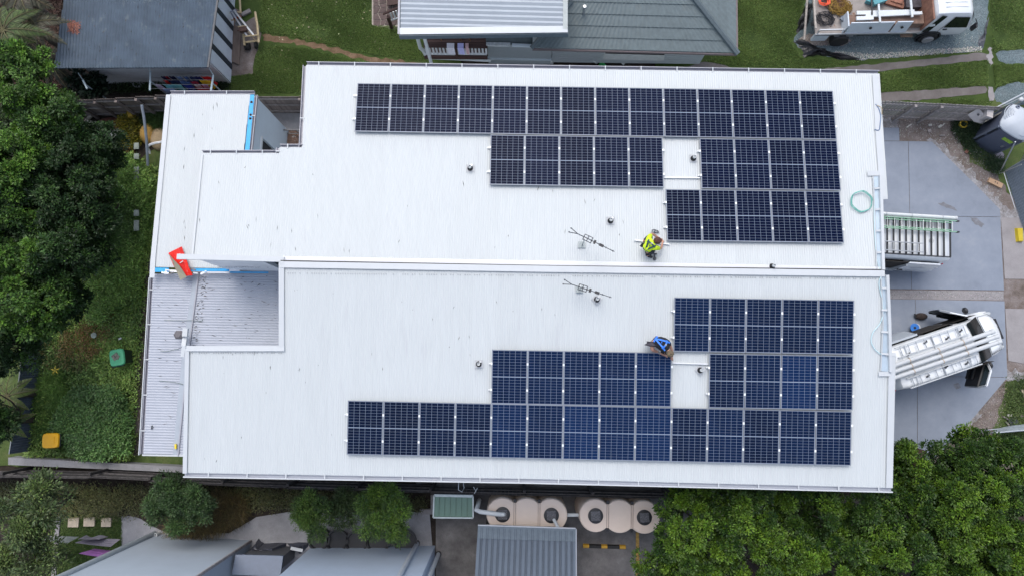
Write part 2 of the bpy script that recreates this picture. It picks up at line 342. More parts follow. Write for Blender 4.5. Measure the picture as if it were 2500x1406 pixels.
ys = [(1238, 146), (1275, 143), (1312, 140), (1350, 137), (1390, 134), (1440, 130)]
for i in range(5):
    a = P(ys[i][1], ys[i][0] + 1); b = P(ys[i + 1][1], ys[i + 1][0] - 1)
    part('edging_block', MB().beam(a + Vector((0, 0, .03)), b + Vector((0, 0, .03)), .17, .07), M_conc2, edge)

# irregular stone paving by the neighbour's stairs
pav = thing('stone_paving', 'irregular brown flagstone paving with pale joints beside the house stairs', 'paving', P(940, 30, 0))
part('joint_bed', MB().prism([(P(u, v).x, P(u, v).y) for u, v in [(908, -90), (1000, -90), (1000, 70), (960, 74), (925, 66), (908, 62)]], .0, .014), mat('pale_mortar', (.34, .3, .26), .9, var=.15, scale=12), pav)
M_flag = mat('flagstone', (.105, .075, .07), .85, var=.25, scale=5, bump=.3, orand=.25)
rd = random.Random(3); GX, GY = 5, 10
gp = {}
for i in range(GX + 1):
    for j in range(GY + 1):
        gp[i, j] = P(911 + i * 15 + rd.uniform(-5, 5) * (0 < i < GX), -80 + j * 14.2 + rd.uniform(-5, 5) * (0 < j < GY) + (i % 2) * 4, 0)
for i in range(GX):
    for j in range(GY):
        q = [gp[i, j], gp[i + 1, j], gp[i + 1, j + 1], gp[i, j + 1]]; c = sum(q, Vector()) / 4
        q = [c + (p - c) * .9 for p in q]
        part('flagstone', MB().prism([(p.x, p.y) for p in q], .0, .03 + rd.uniform(0, .01)), M_flag, pav)

# ---------------------------------------------------------------- the white building
RP = P(1350, 650, 6.97)
a_ = P(690, 637, 6.97); b_ = P(2150, 665, 6.97)
ex = (b_ - a_); ex.z = 0; ex.normalize(); en = Vector((-ex.y, ex.x, 0))          # along ridge, towards picture top
SA, SB = .088, .11
PA = Plane(6.93, RP, -SA * en.x, -SA * en.y)
PB = Plane(7.02, RP, SB * en.x, SB * en.y)
r1 = P(415, 640, 4.5)
PC = Plane(4.5, r1, -.05 * en.x, -.05 * en.y)                                # low roof, upper left
r2 = P(455, 800, 4.25)
PD = Plane(4.25, r2, .03 * ex.x, .03 * ex.y)                                 # low roof west of the valley
PE = Plane(4.25, r2, .05 * ex.x, .05 * ex.y)                                 # courtyard roof
OUT_A = [(748, 160), (2147, 181), (2167, 483), (2143, 484), (2150, 660), (1350, 647), (690, 634), (468, 622), (492, 375), (682, 375), (683, 361), (738, 361)]
OUT_B = [(692, 655), (1350, 664), (2150, 672), (2163, 672), (2171, 860), (2187, 862), (2179, 1190), (1300, 1168), (448, 1153), (455, 856), (692, 856)]
LIFT = {'a': 0}
def corrug(parent, poly, plane, along, rm, pitch=.0762, amp=.0045, per=10, name='roof_sheet', h=0.0, sub='roof'):
    """corrugated sheets; ribs run along vector 'along', cut to the outline poly (pixels on the plane)"""
    pts = [plane.px(u, v, h) for u, v in poly]
    al = Vector((along.x, along.y)).normalized(); cr = Vector((al.y, -al.x))
    q = [(Vector((p.x, p.y)).dot(cr), Vector((p.x, p.y)).dot(al)) for p in pts]
    s0 = min(a for a, b in q); s1 = max(a for a, b in q)
    def spans(s):
        xs = []
        for i in range(len(q)):
            (a0, b0), (a1, b1) = q[i], q[(i + 1) % len(q)]
            if (a0 <= s) != (a1 <= s): xs.append(b0 + (b1 - b0) * (s - a0) / (a1 - a0))
        xs.sort(); return list(zip(xs[::2], xs[1::2]))
    seg = 4; ds = pitch / seg; n = int((s1 - s0) / ds); mbs = []; mb = MB()
    for i in range(n):
        a = s0 + i * ds; b = a + ds
        za = amp * math.cos(2 * math.pi * (i % seg) / seg); zb = amp * math.cos(2 * math.pi * ((i + 1) % seg) / seg)
        for lo, hi in spans(a + ds / 2):
            A = cr * a + al * lo; B = cr * b + al * lo; C = cr * b + al * hi; D = cr * a + al * hi
            mb.quad(plane.on(A.x, A.y, h + za), plane.on(B.x, B.y, h + zb), plane.on(C.x, C.y, h + zb), plane.on(D.x, D.y, h + za))
        if (i + 1) % (seg * per) == 0 and mb.v: mbs.append(mb); mb = MB()
    if mb.v: mbs.append(mb)
    for m_ in mbs: part(name, m_, rm, parent, smooth=False)
def strap_gutter(parent, pl, path, width, side, m, every=1.25, lip=M_whiteflash, drop=.10):
    """box gutter along an eave path of pixels; side: +1 = left of travel direction"""
    pts = [pl.px(u, v) for u, v in path]; mb = MB(); st = 0
    for a, b in zip(pts, pts[1:]):
        d = (b - a).normalized(); s_ = Vector((-d.y, d.x, 0)) * side; dn = Vector((0, 0, -1))
        mb.beam(a + s_ * (width / 2) + dn * (drop + .0), b + s_ * (width / 2) + dn * drop, width, .012)
        mb.beam(a + s_ * width + dn * (drop / 2), b + s_ * width + dn * (drop / 2), .022, drop + .02)
        mb.beam(a + s_ * .008 + dn * (drop / 2 + .02), b + s_ * .008 + dn * (drop / 2 + .02), .014, drop)
    gt = part('gutter', mb, m, parent)
    for a, b in zip(pts, pts[1:]):
        d = (b - a); L = d.length; d.normalize(); s_ = Vector((-d.y, d.x, 0)) * side; k = max(1, round(L / every))
        for i in range(k):
            c = a + d * (L * (i + .35) / k)
            part('gutter_strap', MB().beam(c - s_ * .03 + Vector((0, 0, .012)), c + s_ * (width + .012) + Vector((0, 0, .022)), .035, .008), lip, gt)
    return gt
def cap(parent, pl, path, w, m=M_whiteflash, h=.03, t=.012, name='flashing', off=0.0):
    pts = [pl.px(u, v, h) for u, v in path]; mb = MB()
    for i, (a, b) in enumerate(zip(pts, pts[1:])):
        d = (b - a).normalized(); s_ = Vector((-d.y, d.x, 0)) * off
        mb.beam(a + s_ + Vector((0, 0, .001 * i)), b + s_ + Vector((0, 0, .001 * i)), w, t)
    return part(name, mb, m, parent)
def inset(poly, d):
    n = len(poly); A = sum(poly[i][0] * poly[(i + 1) % n][1] - poly[(i + 1) % n][0] * poly[i][1] for i in range(n))
    sg = 1 if A > 0 else -1; out = []
    for i in range(n):
        p0, p1, p2 = Vector(poly[i - 1]), Vector(poly[i]), Vector(poly[(i + 1) % n])
        d1 = (p1 - p0).normalized(); d2 = (p2 - p1).normalized(); n1 = Vector((-d1.y, d1.x)) * sg; n2 = Vector((-d2.y, d2.x)) * sg
        bis = n1 + n2; bis = bis / max(.3, bis.dot(n1)) if bis.length > 1e-6 else n1
        out.append(tuple(p1 + bis * d))
    return out

unitA = thing('white_building', 'upper white duplex unit with white corrugated roof, stepped gutter and low wing on the left', 'building', P(1300, 500, 0))
unitB = thing('white_building', 'lower white duplex unit with white corrugated roof, notched left corner and sunken grey roof', 'building', P(1300, 900, 0))
for un, OUT, PL in ((unitA, OUT_A, PA), (unitB, OUT_B, PB)):
    po = [PL.px(u, v) for u, v in OUT]; ins = inset([(p.x, p.y) for p in po], .38)
    part('wall', MB().prism(ins, 0, lambda x, y, PL=PL: PL.z(x, y) - .09), M_wallpaint, un)
    mb = MB()                                         # fascia round the roof edge, deck under the sheets
    for i in range(len(po)):
        a, b = po[i], po[(i + 1) % len(po)]
        mb.beam(a - Vector((0, 0, .10)), b - Vector((0, 0, .10)), .03, .17)
    rf = part('roof', MB().prism(inset([(p.x, p.y) for p in po], .02), lambda x, y, PL=PL: PL.z(x, y) - .08, lambda x, y, PL=PL: PL.z(x, y) - .03), M_wallpaint, un)
    part('fascia', mb, M_whiteflash, un)
    corrug(rf, OUT, PL, en, M_white)
    un['_r'] = 1; del un['_r']
# gutters and flashings of unit A
gA = strap_gutter(unitA, PA, [(748, 160), (2147, 181)], .12, 1, M_gutter)
strap_gutter(unitA, PA, [(738, 361), (748, 160)], .11, 1, M_gutter, 2.2)
strap_gutter(unitA, PA, [(683, 361), (739, 361)], .11, 1, M_gutter, .9)
strap_gutter(unitA, PA, [(682, 375), (683, 361)], .11, 1, M_gutter, 5)
strap_gutter(unitA, PA, [(492, 375), (682, 375)], .10, 1, M_gutter, 1.0)
cap(unitA, PA, [(2137, 184), (2143, 300), (2156, 484)], .20, h=.028)
cap(unitA, PA, [(690, 632), (1350, 643), (2150, 658)], .17, mat('light_grey_flashing', (.7, .72, .75), .35, var=.03), h=.035)
cap(unitA, PA, [(2150, 484), (2167, 483)], .1, h=.04)
cap(unitA, PA, [(494, 378), (470, 622)], .06, h=.028)
def infill(un, PL, a, b):                              # dark rib ends showing along a flashing edge
    A = PL.px(*a, .012); B = PL.px(*b, .012); n = int((B - A).length / .0762); mb = MB()
    for i in range(n):
        if random.random() < .25: continue
        p = A.lerp(B, (i + .5) / n); mb.box(p, (.03, .035, .004))
    part('foam_infill', mb, mat('grey_foam', (.38, .40, .41), .9, var=0), un, kind='stuff')
infill(unitA, PA, (694, 626), (2140, 652)); infill(unitB, PB, (700, 667), (2140, 680)); infill(unitB, PB, (460, 861), (690, 861))
# gap wall between the units and flashing of unit B
cap(unitB, PB, [(686, 637), (1350, 649.5), (2150, 659)], .03, M_dark, h=-.03, t=.10, name='gap_joint')
cap(unitB, PB, [(684, 646), (1350, 657), (2160, 668)], .20, h=.05)
cap(unitB, PB, [(687, 640), (687, 851)], .17, h=.052)
cap(unitB, PB, [(694, 850), (455, 850)], .17, h=.056)
cap(unitB, PB, [(457, 851), (451, 1155)], .13, h=.05)
cap(unitB, PB, [(2178, 862), (2171, 1190)], .20, h=.045)
cap(unitB, PB, [(449, 843), (445, 870)], .12, h=.03)
cap(unitB, PB, [(2162, 865), (2187, 865)], .10, h=.05)
# box gutters at the front of both roofs
M_boxg = mat('pale_blue_box_gutter', (.5, .6, .68), .3, .2, var=.08, scale=3)
for un, PL, lp, rp_ in ((unitA, PA, [(2131, 432), (2140, 660)], [(2145, 430), (2151, 660)]), (unitB, PB, [(2150, 672), (2155, 790), (2149, 905)], [(2161, 672), (2166, 790), (2169, 907)])):
    mb = MB()
    l3 = [PL.px(u, v, .022) for u, v in lp]; r3 = [PL.px(u, v, .022) for u, v in rp_]
    if len(r3) != len(l3): r3 = r3[:len(l3)]
    for i in range(len(l3) - 1): mb.quad(l3[i], r3[i], r3[i + 1], l3[i + 1])
    bgut = part('box_gutter', mb, M_boxg, un)
    part('gutter_side', MB().tube([p + Vector((0, 0, .03)) for p in l3], .022, 4), M_whiteflash, bgut)
    mb = MB()
    for i in range(len(r3) - 1): mb.beam(r3[i] + Vector((.03, 0, .05)), r3[i + 1] + Vector((.03, 0, .05)), .09, .11)
    part('gutter_side', mb, M_whiteflash, bgut)
    for i in range(4):
        t = (i + .6) / 4.4; a = l3[0].lerp(l3[-1], t); b = r3[0].lerp(r3[-1], t)
        part('gutter_strap', MB().beam(a + Vector((0, 0, .06)), b + Vector((0, 0, .065)), .06, .01), M_whiteflash, bgut)
cap(unitA, PA, [(2118, 424), (2146, 424)], .16, h=.05)
cap(unitB, PB, [(2145, 912), (2174, 912)], .14, h=.05)
strap_gutter(unitB, PB, [(2179, 1190), (1300, 1168), (448, 1153)], .12, 1, M_grey1)
mb = MB(); q = [PB.px(u, v) for u, v in [(2179, 1190), (1300, 1168), (448, 1153)]]
for a, b in zip(q, q[1:]):
    d = (b - a).normalized(); s_ = Vector((-d.y, d.x, 0)); mb.beam(a + s_ * .135 + Vector((0, 0, -.02)), b + s_ * .135 + Vector((0, 0, -.02)), .035, .07)
part('gutter_lip', mb, M_whiteflash, unitB)

# low roof upper left (part of unit A)
OUT_C = [(415, 231), (611, 231), (592, 380), (560, 420), (545, 655), (372, 655), (371, 678), (383, 678), (383, 656)]
OUT_C = [(415, 231), (611, 231), (594, 380), (560, 460), (575, 656), (372, 652)]
po = [PC.px(u, v) for u, v in OUT_C]
lowA = part('low_roof', MB().prism(inset([(p.x, p.y) for p in po], .02), lambda x, y: PC.z(x, y) - .08, lambda x, y: PC.z(x, y) - .03), M_wallpaint, unitA)
corrug(lowA, OUT_C, PC, en, M_white)
strap_gutter(unitA, PC, [(415, 230), (620, 230)], .11, 1, M_gutter)
cap(unitA, PC, [(415, 232), (377, 640)], .17, h=.03, off=-.06)
cap(unitA, PC, [(378, 636), (376, 678)], .18, h=.034, off=-.07)
part('wall', MB().prism([(P(u, v, 0).x, P(u, v, 0).y) for u, v in [(555, 350), (700, 350), (700, 640), (560, 640)]], 0, lambda x, y: PC.z(x, y) - .1), M_wallpaint, unitA) if False else None
# blue sarking strip and east gutter of the low roof
M_blue = mat('blue_wall_wrap', (.02, .36, .72), .45, var=.12, scale=5, bump=.3)
strip = MB(); q = [PC.px(u, v, .0) for u, v in [(611, 232), (621, 232), (608, 378), (597, 378)]]; strip.quad(*q[::-1])
bw = part('wall_wrap', strip, M_blue, unitA, label='bright blue wrap strip along the low roof edge')
mb = MB()
for (u, v) in [(614, 250), (612, 281), (611, 290)]:
    c = PC.px(u, v, .006); mb.lathe(c, [(.05, 0), (.05, .003), (.028, .003), (.028, 0)], 10)
part('printed_mark', mb, M_dark, bw)
strap_gutter(unitA, PC, [(622, 232), (607, 380)], .09, 1, M_gutter, 9)
# wing walls of the low roof; east wall with door opening (faces the little courtyard)
zt = 4.1
tN = PC.px(624, 234); tS = PC.px(606, 420)
def wl_(t, z, o_=0): 
    p = tN.lerp(tS, t); return Vector((p.x - .02 + o_, p.y, z))
Lw = (tN - tS).length
dt0 = .43
ew = MB()
ew.add([wl_(0, 0), wl_(dt0, 0), wl_(dt0, zt), wl_(0, zt), wl_(0, 0, -.15), wl_(dt0, 0, -.15), wl_(dt0, zt, -.15), wl_(0, zt, -.15)], [(0, 3, 2, 1), (4, 5, 6, 7), (0, 4, 7, 3), (1, 2, 6, 5), (3, 7, 6, 2)])
ew.add([wl_(dt0, 3.3), wl_(1, 3.3), wl_(1, zt), wl_(dt0, zt), wl_(dt0, 3.3, -.15), wl_(1, 3.3, -.15), wl_(1, zt, -.15), wl_(dt0, zt, -.15)], [(0, 3, 2, 1), (4, 5, 6, 7), (3, 7, 6, 2), (0, 1, 5, 4)])
part('wall', ew, M_wallpaint, unitA)
door = MB(); door.add([wl_(dt0, .0, -.1), wl_(1, .0, -.1), wl_(1, 3.3, -.1), wl_(dt0, 3.3, -.1)], [(0, 3, 2, 1)])
dr_ = part('door', door, mat('dark_interior', (.012, .012, .014), .7, var=0), unitA)
part('door_frame', MB().beam(wl_(dt0, 3.3, .03), wl_(1, 3.3, .03), .07, .09), M_whiteflash, dr_)
lw = [PC.px(u, v) for u, v in [(440, 255), (600, 255), (580, 640), (395, 640)]]
part('wall', MB().prism([(p.x, p.y) for p in lw], 0, lambda x, y: PC.z(x, y) - .1), M_wallpaint, unitA)
# sunken grey roof of unit B: west slope, valley flashing, courtyard slope
OUT_D = [(374, 668), (474, 668), (424, 1110), (350, 1108)]
OUT_E = [(487, 664), (720, 660), (720, 900), (462, 890), (436, 1110), (433, 1110), (480, 700)]
OUT_E = [(486, 662), (720, 660), (720, 900), (600, 1114), (433, 1112), (460, 880)]
for nm, OUT, PL in (('low_roof', OUT_D, PD), ('low_roof', OUT_E, PE)):
    po = [PL.px(u, v) for u, v in OUT]
    r_ = part(nm, MB().prism([(p.x, p.y) for p in po], lambda x, y, PL=PL: PL.z(x, y) - .08, lambda x, y, PL=PL: PL.z(x, y) - .03), M_wallpaint, unitB)
    corrug(r_, OUT, PL, ex, M_grey1, pitch=.093, amp=.008, per=8)
cap(unitB, PD, [(480, 664), (450, 880), (429, 1112)], .20, M_valley, h=.0, name='valley_gutter')
cap(unitB, PD, [(486, 664), (458, 880), (435, 1112)], .035, M_gutter, h=.03, t=.05, name='valley_lip')
strap_gutter(unitB, PD, [(374, 678), (349, 1108)], .09, -1, M_gutter, 1.15)
mb = MB(); a = PD.px(372, 678); b = PD.px(347, 1110)
mb.beam(a - Vector((.1, 0, -.01)), b - Vector((.1, 0, -.01)), .03, .06); part('gutter_lip', mb, M_whiteflash, unitB)
cap(unitB, PD, [(347, 1110), (450, 1112)], .05, h=.02)
lw = [PD.px(u, v) for u, v in [(395, 690), (700, 690), (700, 1090), (375, 1090)]]
part('wall', MB().prism([(p.x, p.y) for p in lw], 0, lambda x, y: PD.z(x, y) - .14), M_wallpaint, unitB)
# party wall between units, wrapped in printed sheet, with its white coping
M_wrap = mat('white_building_wrap', (.85, .86, .88), .5, var=.06, scale=2, bump=.5, bscale=3)
pw = MB(); a = P(562, 662, 4.28); b = P(700, 662, 4.28); top = 6.82
pw.box(((a.x + b.x) / 2, (a.y + b.y) / 2 + .06, (4.0 + top) / 2), ((b - a).length, .12, top - 4.0), rz=math.atan2(ex.y, ex.x))
pwall = part('party_wall', pw, M_wrap, unitB, label='wall wrapped in white printed building wrap')
mb = MB(); rd = random.Random(5)
for k in range(4):
    cx = 535 + k * 40
    p = P(cx, 651.2, 5.2)
    for j in range(7): mb.box((p.x + j * .075, a.y - .012 + .001 * j, 5.25 + .03 * math.sin(j * 1.9)), (.05, .004, .09))
part('printed_mark', mb, mat('grey_print', (.36, .38, .42), .6, var=0), pwall)
cap(unitB, PA, [(433, 627), (560, 630), (694, 634)], .17, h=.06, t=.09, name='coping')
# blue membrane along the foot of the party wall
blue = thing('wall_membrane', 'torn blue and white membrane strip at the foot of the wrapped party wall', 'membrane', P(500, 660, 4.4))
for (u0, u1, v, w, mm) in [(379, 412, 659, .15, M_blue), (412, 500, 661, .07, M_whiteflash), (465, 562, 659, .10, M_blue), (562, 655, 665, .05, M_blue), (500, 560, 665, .04, M_wrap), (560, 585, 660, .07, M_wrap)]:
    part('membrane_strip', MB().beam(P(u0, v, 4.62), P(u1, v + .5, 4.60), w, .02 + .004 * random.random()), mm, blue)
for _ in range(14):
    u = random.uniform(395, 510); c = P(u, random.uniform(655, 668), 4.66)
    part('torn_flap', MB().box(c, (random.uniform(.1, .3), random.uniform(.03, .07), .01), M=Matrix.Rotation(random.uniform(-.5, .5), 3, 'Z') @ Matrix.Rotation(random.uniform(-.4, .4), 3, 'X')), random.choice([M_wrap, M_wrap, M_blue, M_timberlt]), blue)

# ---------------------------------------------------------------- solar panels
rowsA = [('top row', 14, (872, 204), (2036, 222), (2041, 343), (865, 322)),
         ('left middle row', 5, (1197, 330), (1619, 336.5), (1620, 458), (1195, 451.5)),
         ('right middle row', 4, (1709, 338), (2046, 343.5), (2051, 466), (1710, 461.5)),
         ('bottom row', 5, (1625, 463), (2053, 469), (2058, 593), (1627, 588))]
rowsB = [('top row', 5, (1646, 725), (2085, 733.5), (2084, 864), (1643, 858)),
         ('left middle row', 5, (1201, 852), (1641, 860), (1638, 993), (1198, 985)),
         ('right middle row', 4, (1731, 862), (2084, 868), (2081, 1001), (1729, 995)),
         ('bottom row', 14, (849, 977), (2081, 1003), (2076, 1137), (846, 1108))]
ORD = ['first', 'second', 'third', 'fourth', 'fifth', 'sixth', 'seventh', 'eighth', 'ninth', 'tenth', 'eleventh', 'twelfth', 'thirteenth', 'fourteenth']
def panel_meshes(Wd, Ld, cm, tag):
    t = .015
    fr = MB()
    fr.box((0, Ld / 2 - t / 2, 0), (Wd, t, .04)); fr.box((0, -Ld / 2 + t / 2, 0), (Wd, t, .04))
    fr.box((-Wd / 2 + t / 2, 0, 0), (t, Ld - 2 * t, .038)); fr.box((Wd / 2 - t / 2, 0, 0), (t, Ld - 2 * t, .038))
    bk = MB(); bk.box((0, 0, .002), (Wd - 2 * t, Ld - 2 * t, .02))
    halves = []
    iw = Wd - 2 * t - .02; il = (Ld - 2 * t - .02 - .024) / 2; gx, gy = .008, .006
    for sgn in (1, -1):
        mb = MB(); cw = iw / 6; ch = il / 9
        for i in range(6):
            for j in range(9):
                x = -iw / 2 + cw * (i + .5); y = sgn * (.012 + ch * (j + .5)); hx = cw / 2 - gx / 2; hy = ch / 2 - gy / 2
                mb.quad((x - hx, y - hy, .014), (x + hx, y - hy, .014), (x + hx, y + hy, .014), (x - hx, y + hy, .014))
        halves.append(mb.mesh('cell_block', cm))
    cl = MB(); cl.box((0, 0, 0), (.055, .075, .012)); cl.box((0, 0, .01), (.018, .018, .012))
    return fr.mesh('frame', M_panelframe), bk.mesh('backsheet', M_back), halves, cl.mesh('clamp', M_clamp)
pan = 0
for blk, PL, rows, cm, word in (('A', PA, rowsA, M_cellA, 'upper'), ('B', PB, rowsB, M_cellB, 'lower')):
    cs = [[PL.px(u, v, .11) for u, v in r[2:]] for r in rows]
    Wd = np.mean([((c[1] - c[0]).length + (c[2] - c[3]).length) / 2 / r[1] for c, r in zip(cs, rows)])
    Ld = np.mean([((c[3] - c[0]).length + (c[2] - c[1]).length) / 2 for c in cs])
    print('panel', blk, Wd, Ld)
    meshes = panel_meshes(Wd - .016, Ld - .010, cm, blk)
    for (rn, n, *_), c in zip(rows, cs):
        for i in range(n):
            t = (i + .5) / n; top = c[0].lerp(c[1], t); bot = c[3].lerp(c[2], t); ce = (top + bot) / 2
            yv = (top - bot).normalized(); xv = (c[1] - c[0]).normalized(); zv = xv.cross(yv).normalized(); yv = zv.cross(xv)
            o = bpy.data.objects.new('solar_panel', None); COL.objects.link(o); o.empty_display_size = .3
            o.matrix_world = Matrix.Translation(ce) @ Matrix((xv, yv, zv)).transposed().to_4x4()
            which = 'rightmost' if i == n - 1 else ('leftmost' if i == 0 else ORD[i] + ' from the left')
            _props(o, 'solar panel, %s in %s of %s array' % (which, rn, word), 'solar panel', 'solar panels on the white roofs')
            inst('frame', meshes[0], o); inst('backsheet', meshes[1], o)
            tone = random.uniform(0, .3)
            if blk == 'B' and rn == 'bottom row': tone = [.05, .02, .08, .12, .48, .28, .62, .4, .55, .15, .3, .1, .25, .2][i]
            if blk == 'B' and rn == 'right middle row': tone = [.15, .28, .62, .2][i]
            if blk == 'B' and rn == 'left middle row': tone = [.25, .3, .3, .35, .55][i]
            for mh in meshes[2]:
                cb = inst('cell_block', mh, o); cb.color = (tone, tone, tone, 1)
            for sy in (1, -1):
                inst('clamp', meshes[3], o, (Wd / 2, sy * Ld * .24, .028))
                if i == 0: inst('clamp', meshes[3], o, (-Wd / 2 + .0, sy * Ld * .24, .028))
# mounting rails under the panels (ends and the gap crossings show)
M_rail = mat('white_rail', (.72, .74, .76), .3, .2, var=.04)
def rail(PL, a, b, label):
    single('mounting_rail', MB().beam(PL.px(*a, .045), PL.px(*b, .045), .04, .05), M_rail, label, 'rail', 'panel mounting rails')
for PL, rows, word in ((PA, rowsA, 'upper'), (PB, rowsB, 'lower')):
    for (rn, n, tl, tr, br, bl) in rows:
        for f, wd in ((.26, 'upper'), (.74, 'lower')):
            a = (tl[0] + (bl[0] - tl[0]) * f - 7, tl[1] + (bl[1] - tl[1]) * f); b = (tr[0] + (br[0] - tr[0]) * f + 3, tr[1] + (br[1] - tr[1]) * f)
            rail(PL, a, b, '%s of the two rails under the %s of the %s array' % (wd, rn, word))
rail(PA, (1621, 434), (1709, 435), 'white rail bridging the bare gap in the upper solar array')
rail(PB, (1641, 885), (1729, 888), 'white rail bridging the bare gap in the lower solar array')
rail(PA, (1549, 587), (1634, 597), 'loose white rail under the crouching worker in yellow')
# ---------------------------------------------------------------- neighbour shed, top left
PS = Plane(2.75, P(320, 165, 2.75), 0, .06)
shed = thing('shed', 'white shed with long grey corrugated roof and dark strips on its right wall', 'shed', P(350, 60, 0))
M_shedroof = mat('grey_green_steel', (.07, .10, .135), .5, var=.25, scale=1.6, spots=((.13, .16, .18), 3, .6, .1))
M_shedwall = mat('shed_white_wall', (.74, .77, .8), .6, var=.08, scale=4)
OUT_S = [(132, 167), (508, 165), (540, -60), (560, -200), (190, -200), (158, -20)]
po = [PS.px(u, v) for u, v in OUT_S]
sr = part('roof', MB().prism([(p.x, p.y) for p in po], lambda x, y: PS.z(x, y) - .07, lambda x, y: PS.z(x, y) - .03), M_shedroof, shed)
corrug(sr, OUT_S, PS, Vector((.03, 1, 0)), M_shedroof, pitch=.12, amp=.02, per=7)
cap(shed, PS, [(508, 166), (540, -60)], .07, M_darkgrey, h=.02, t=.05, name='barge_board')
b0 = P(262, 206, 0); b1 = P(562, 204, 0); b2 = P(594, -40, 0); b3 = P(205, -220, 0)
b2 = Vector((b1.x + .12, b2.y + 6, 0)); b3 = Vector((b0.x, b2.y, 0))
wl4 = [b0, b1, b2, b3]
wmb = MB().prism([(p.x, p.y) for p in wl4], 0, lambda x, y: PS.z(x, y) - .08)
part('wall', wmb, M_shedwall, shed)
for k in range(13):                                   # horizontal weatherboards on the long wall
    z = .1 + k * .19
    part('weatherboard', MB().beam(Vector((b0.x, b0.y - .012, z)), Vector((b1.x, b1.y - .012, z)), .02, .17), M_shedwall, shed)
M_strip2 = mat('dark_slate_strip', (.025, .035, .05), .6, var=.1)
M_wpan = mat('shed_white_panel', (.62, .68, .78), .45, var=.05)
rt = Matrix.Rotation(0, 3, 'Z')
y = b1.y + .0; k = 0
while y < b2.y - 1:
    z1 = PS.z(b1.x, y + .5) - .12
    part('wall_panel', MB().box((b1.x + .03, y + .30, z1 / 2 + .02), (.04, .58, z1 - .04)), M_wpan, shed)
    if k >= 0: part('dark_strip', MB().box((b1.x + .035, y + .72, z1 / 2 + .02), (.07, .22, z1 - .04)), M_strip2, shed)
    y += .86; k += 1
# plywood sheets on the ground beside the shed
M_ply = mat('weathered_plywood', (.17, .13, .11), .85, var=.25, scale=3, stretch=(3, .5, 1), bump=.3)
def board(pts, z, label, h=.03):
    q = [P(u, v, 0) for u, v in pts]; return single('plywood_sheet', MB().prism([(p.x, p.y) for p in q], z, z + h), M_ply, label, 'board', 'plywood sheets beside the shed')
board([(549, 10), (592, 30), (588, 110), (544, 60)], .03, 'brown plywood sheet lying by the shed wall, under the yellow hoist')
board([(553, 60), (590, 80), (586, 161), (552, 146)], .065, 'long brown plywood sheet lying by the shed wall, nearest the bare dirt')
# ladder hoist trailer, rusty cream steel
M_cream = mat('rusty_cream_steel', (.5, .4, .24), .7, var=.25, scale=8, spots=((.16, .08, .04), 14, .58, .08))
hoist = thing('ladder_hoist', 'rusty cream steel hoist frame on small black wheels beside the shed', 'hoist', P(600, 80, 0))
def pt(pts, r, z0, z1=None, m=M_cream, nm='frame_tube'):
    z1 = z0 if z1 is None else z1; n = len(pts)
    part(nm, MB().tube([P(u, v, z0 + (z1 - z0) * i / max(1, n - 1)) for i, (u, v) in enumerate(pts)], r, 6), m, hoist)
pt([(587, 30), (585, -10), (582, -60)], .045, .6, .7); pt([(560, 34), (558, 4)], .035, .5); pt([(623, 30), (628, 60), (632, 105)], .05, .5)
pt([(594, 85), (597, 112)], .05, .35); pt([(600, 104), (631, 100)], .04, .4); pt([(598, 90), (632, 86)], .03, .6); pt([(565, 50), (588, 47)], .03, .7)
pt([(581, 66), (603, 65)], .03, .7); pt([(607, 78), (622, 98)], .018, .75, .45); pt([(576, 30), (590, 32)], .03, .7)
part('ladder_rail', MB().beam(P(571, 26, .9), P(622, 90, .55), .07, .05), M_alu, hoist)
part('ladder_rail', MB().beam(P(566, 30, .9), P(603, 88, .55), .06, .05), M_alu, hoist)
part('deck_plate', MB().beam(P(578, 52, .72), P(596, 64, .68), .34, .03), M_darkgrey, hoist)
part('deck_plate', MB().beam(P(568, 26, .85), P(576, 42, .8), .26, .04), mat('blue_grey_deck', (.16, .18, .24), .6), hoist)
part('red_bracket', MB().beam(P(570, 46, .75), P(588, 42, .75), .1, .08), mat('rust_red', (.22, .05, .03), .7, var=.3), hoist)
part('winch', MB().box(P(594, 73, .7), (.3, .2, .16), .2).tube([P(580, 76, .7), P(604, 72, .7)], .03), mat('rusty_steel', (.09, .05, .04), .8, var=.4), hoist)
for (u, v) in [(601, 115), (607, 114), (625, 111)]:
    part('wheel', MB().lathe(P(u, v, .15), [(.06, -.05), (.15, -.05), (.16, 0), (.15, .05), (.06, .05)], 16, M=Matrix.Rotation(R(90), 3, 'Y')), M_rubber, hoist, smooth=True)
single('timber_offcut', MB().box(P(601, 32, .06), (.42, .16, .1), .5), M_timberlt, 'short brown timber offcut lying on grass beside the hoist', 'timber')
# clothes lines with washing
M_linepost = mat('pale_blue_post', (.45, .55, .6), .5, var=.15, scale=9)
posts = [((203, 197), (213, 218), 'leaning pale clothesline bar at the left, beside the broad-leaved plant'), ((367, 175), (366, 222), 'pale blue clothesline bar between the washing and the shed wall'), ((521, 184), (515, 223), 'pale blue clothesline bar at the right end of the washing')]
for a, b, lab in posts:
    t = thing('clothesline_post', lab, 'clothesline', P(*a, 0), group='clothesline bars by the shed')
    part('bar', MB().tube([P(*a, 2.0), P(*b, 2.0)], .04, 8), M_linepost, t)
    c = P((a[0] + b[0]) / 2, (a[1] + b[1]) / 2, 2.0); part('post', MB().tube([Vector((c.x, c.y, 0)), c], .03, 8), M_linepost, t)
    part('brace', MB().tube([P(*a, 2.0), P(a[0] - 12, a[1] - 18, 2.3)], .015, 5), M_linepost, t)
lines_y = [186, 196, 207, 217]
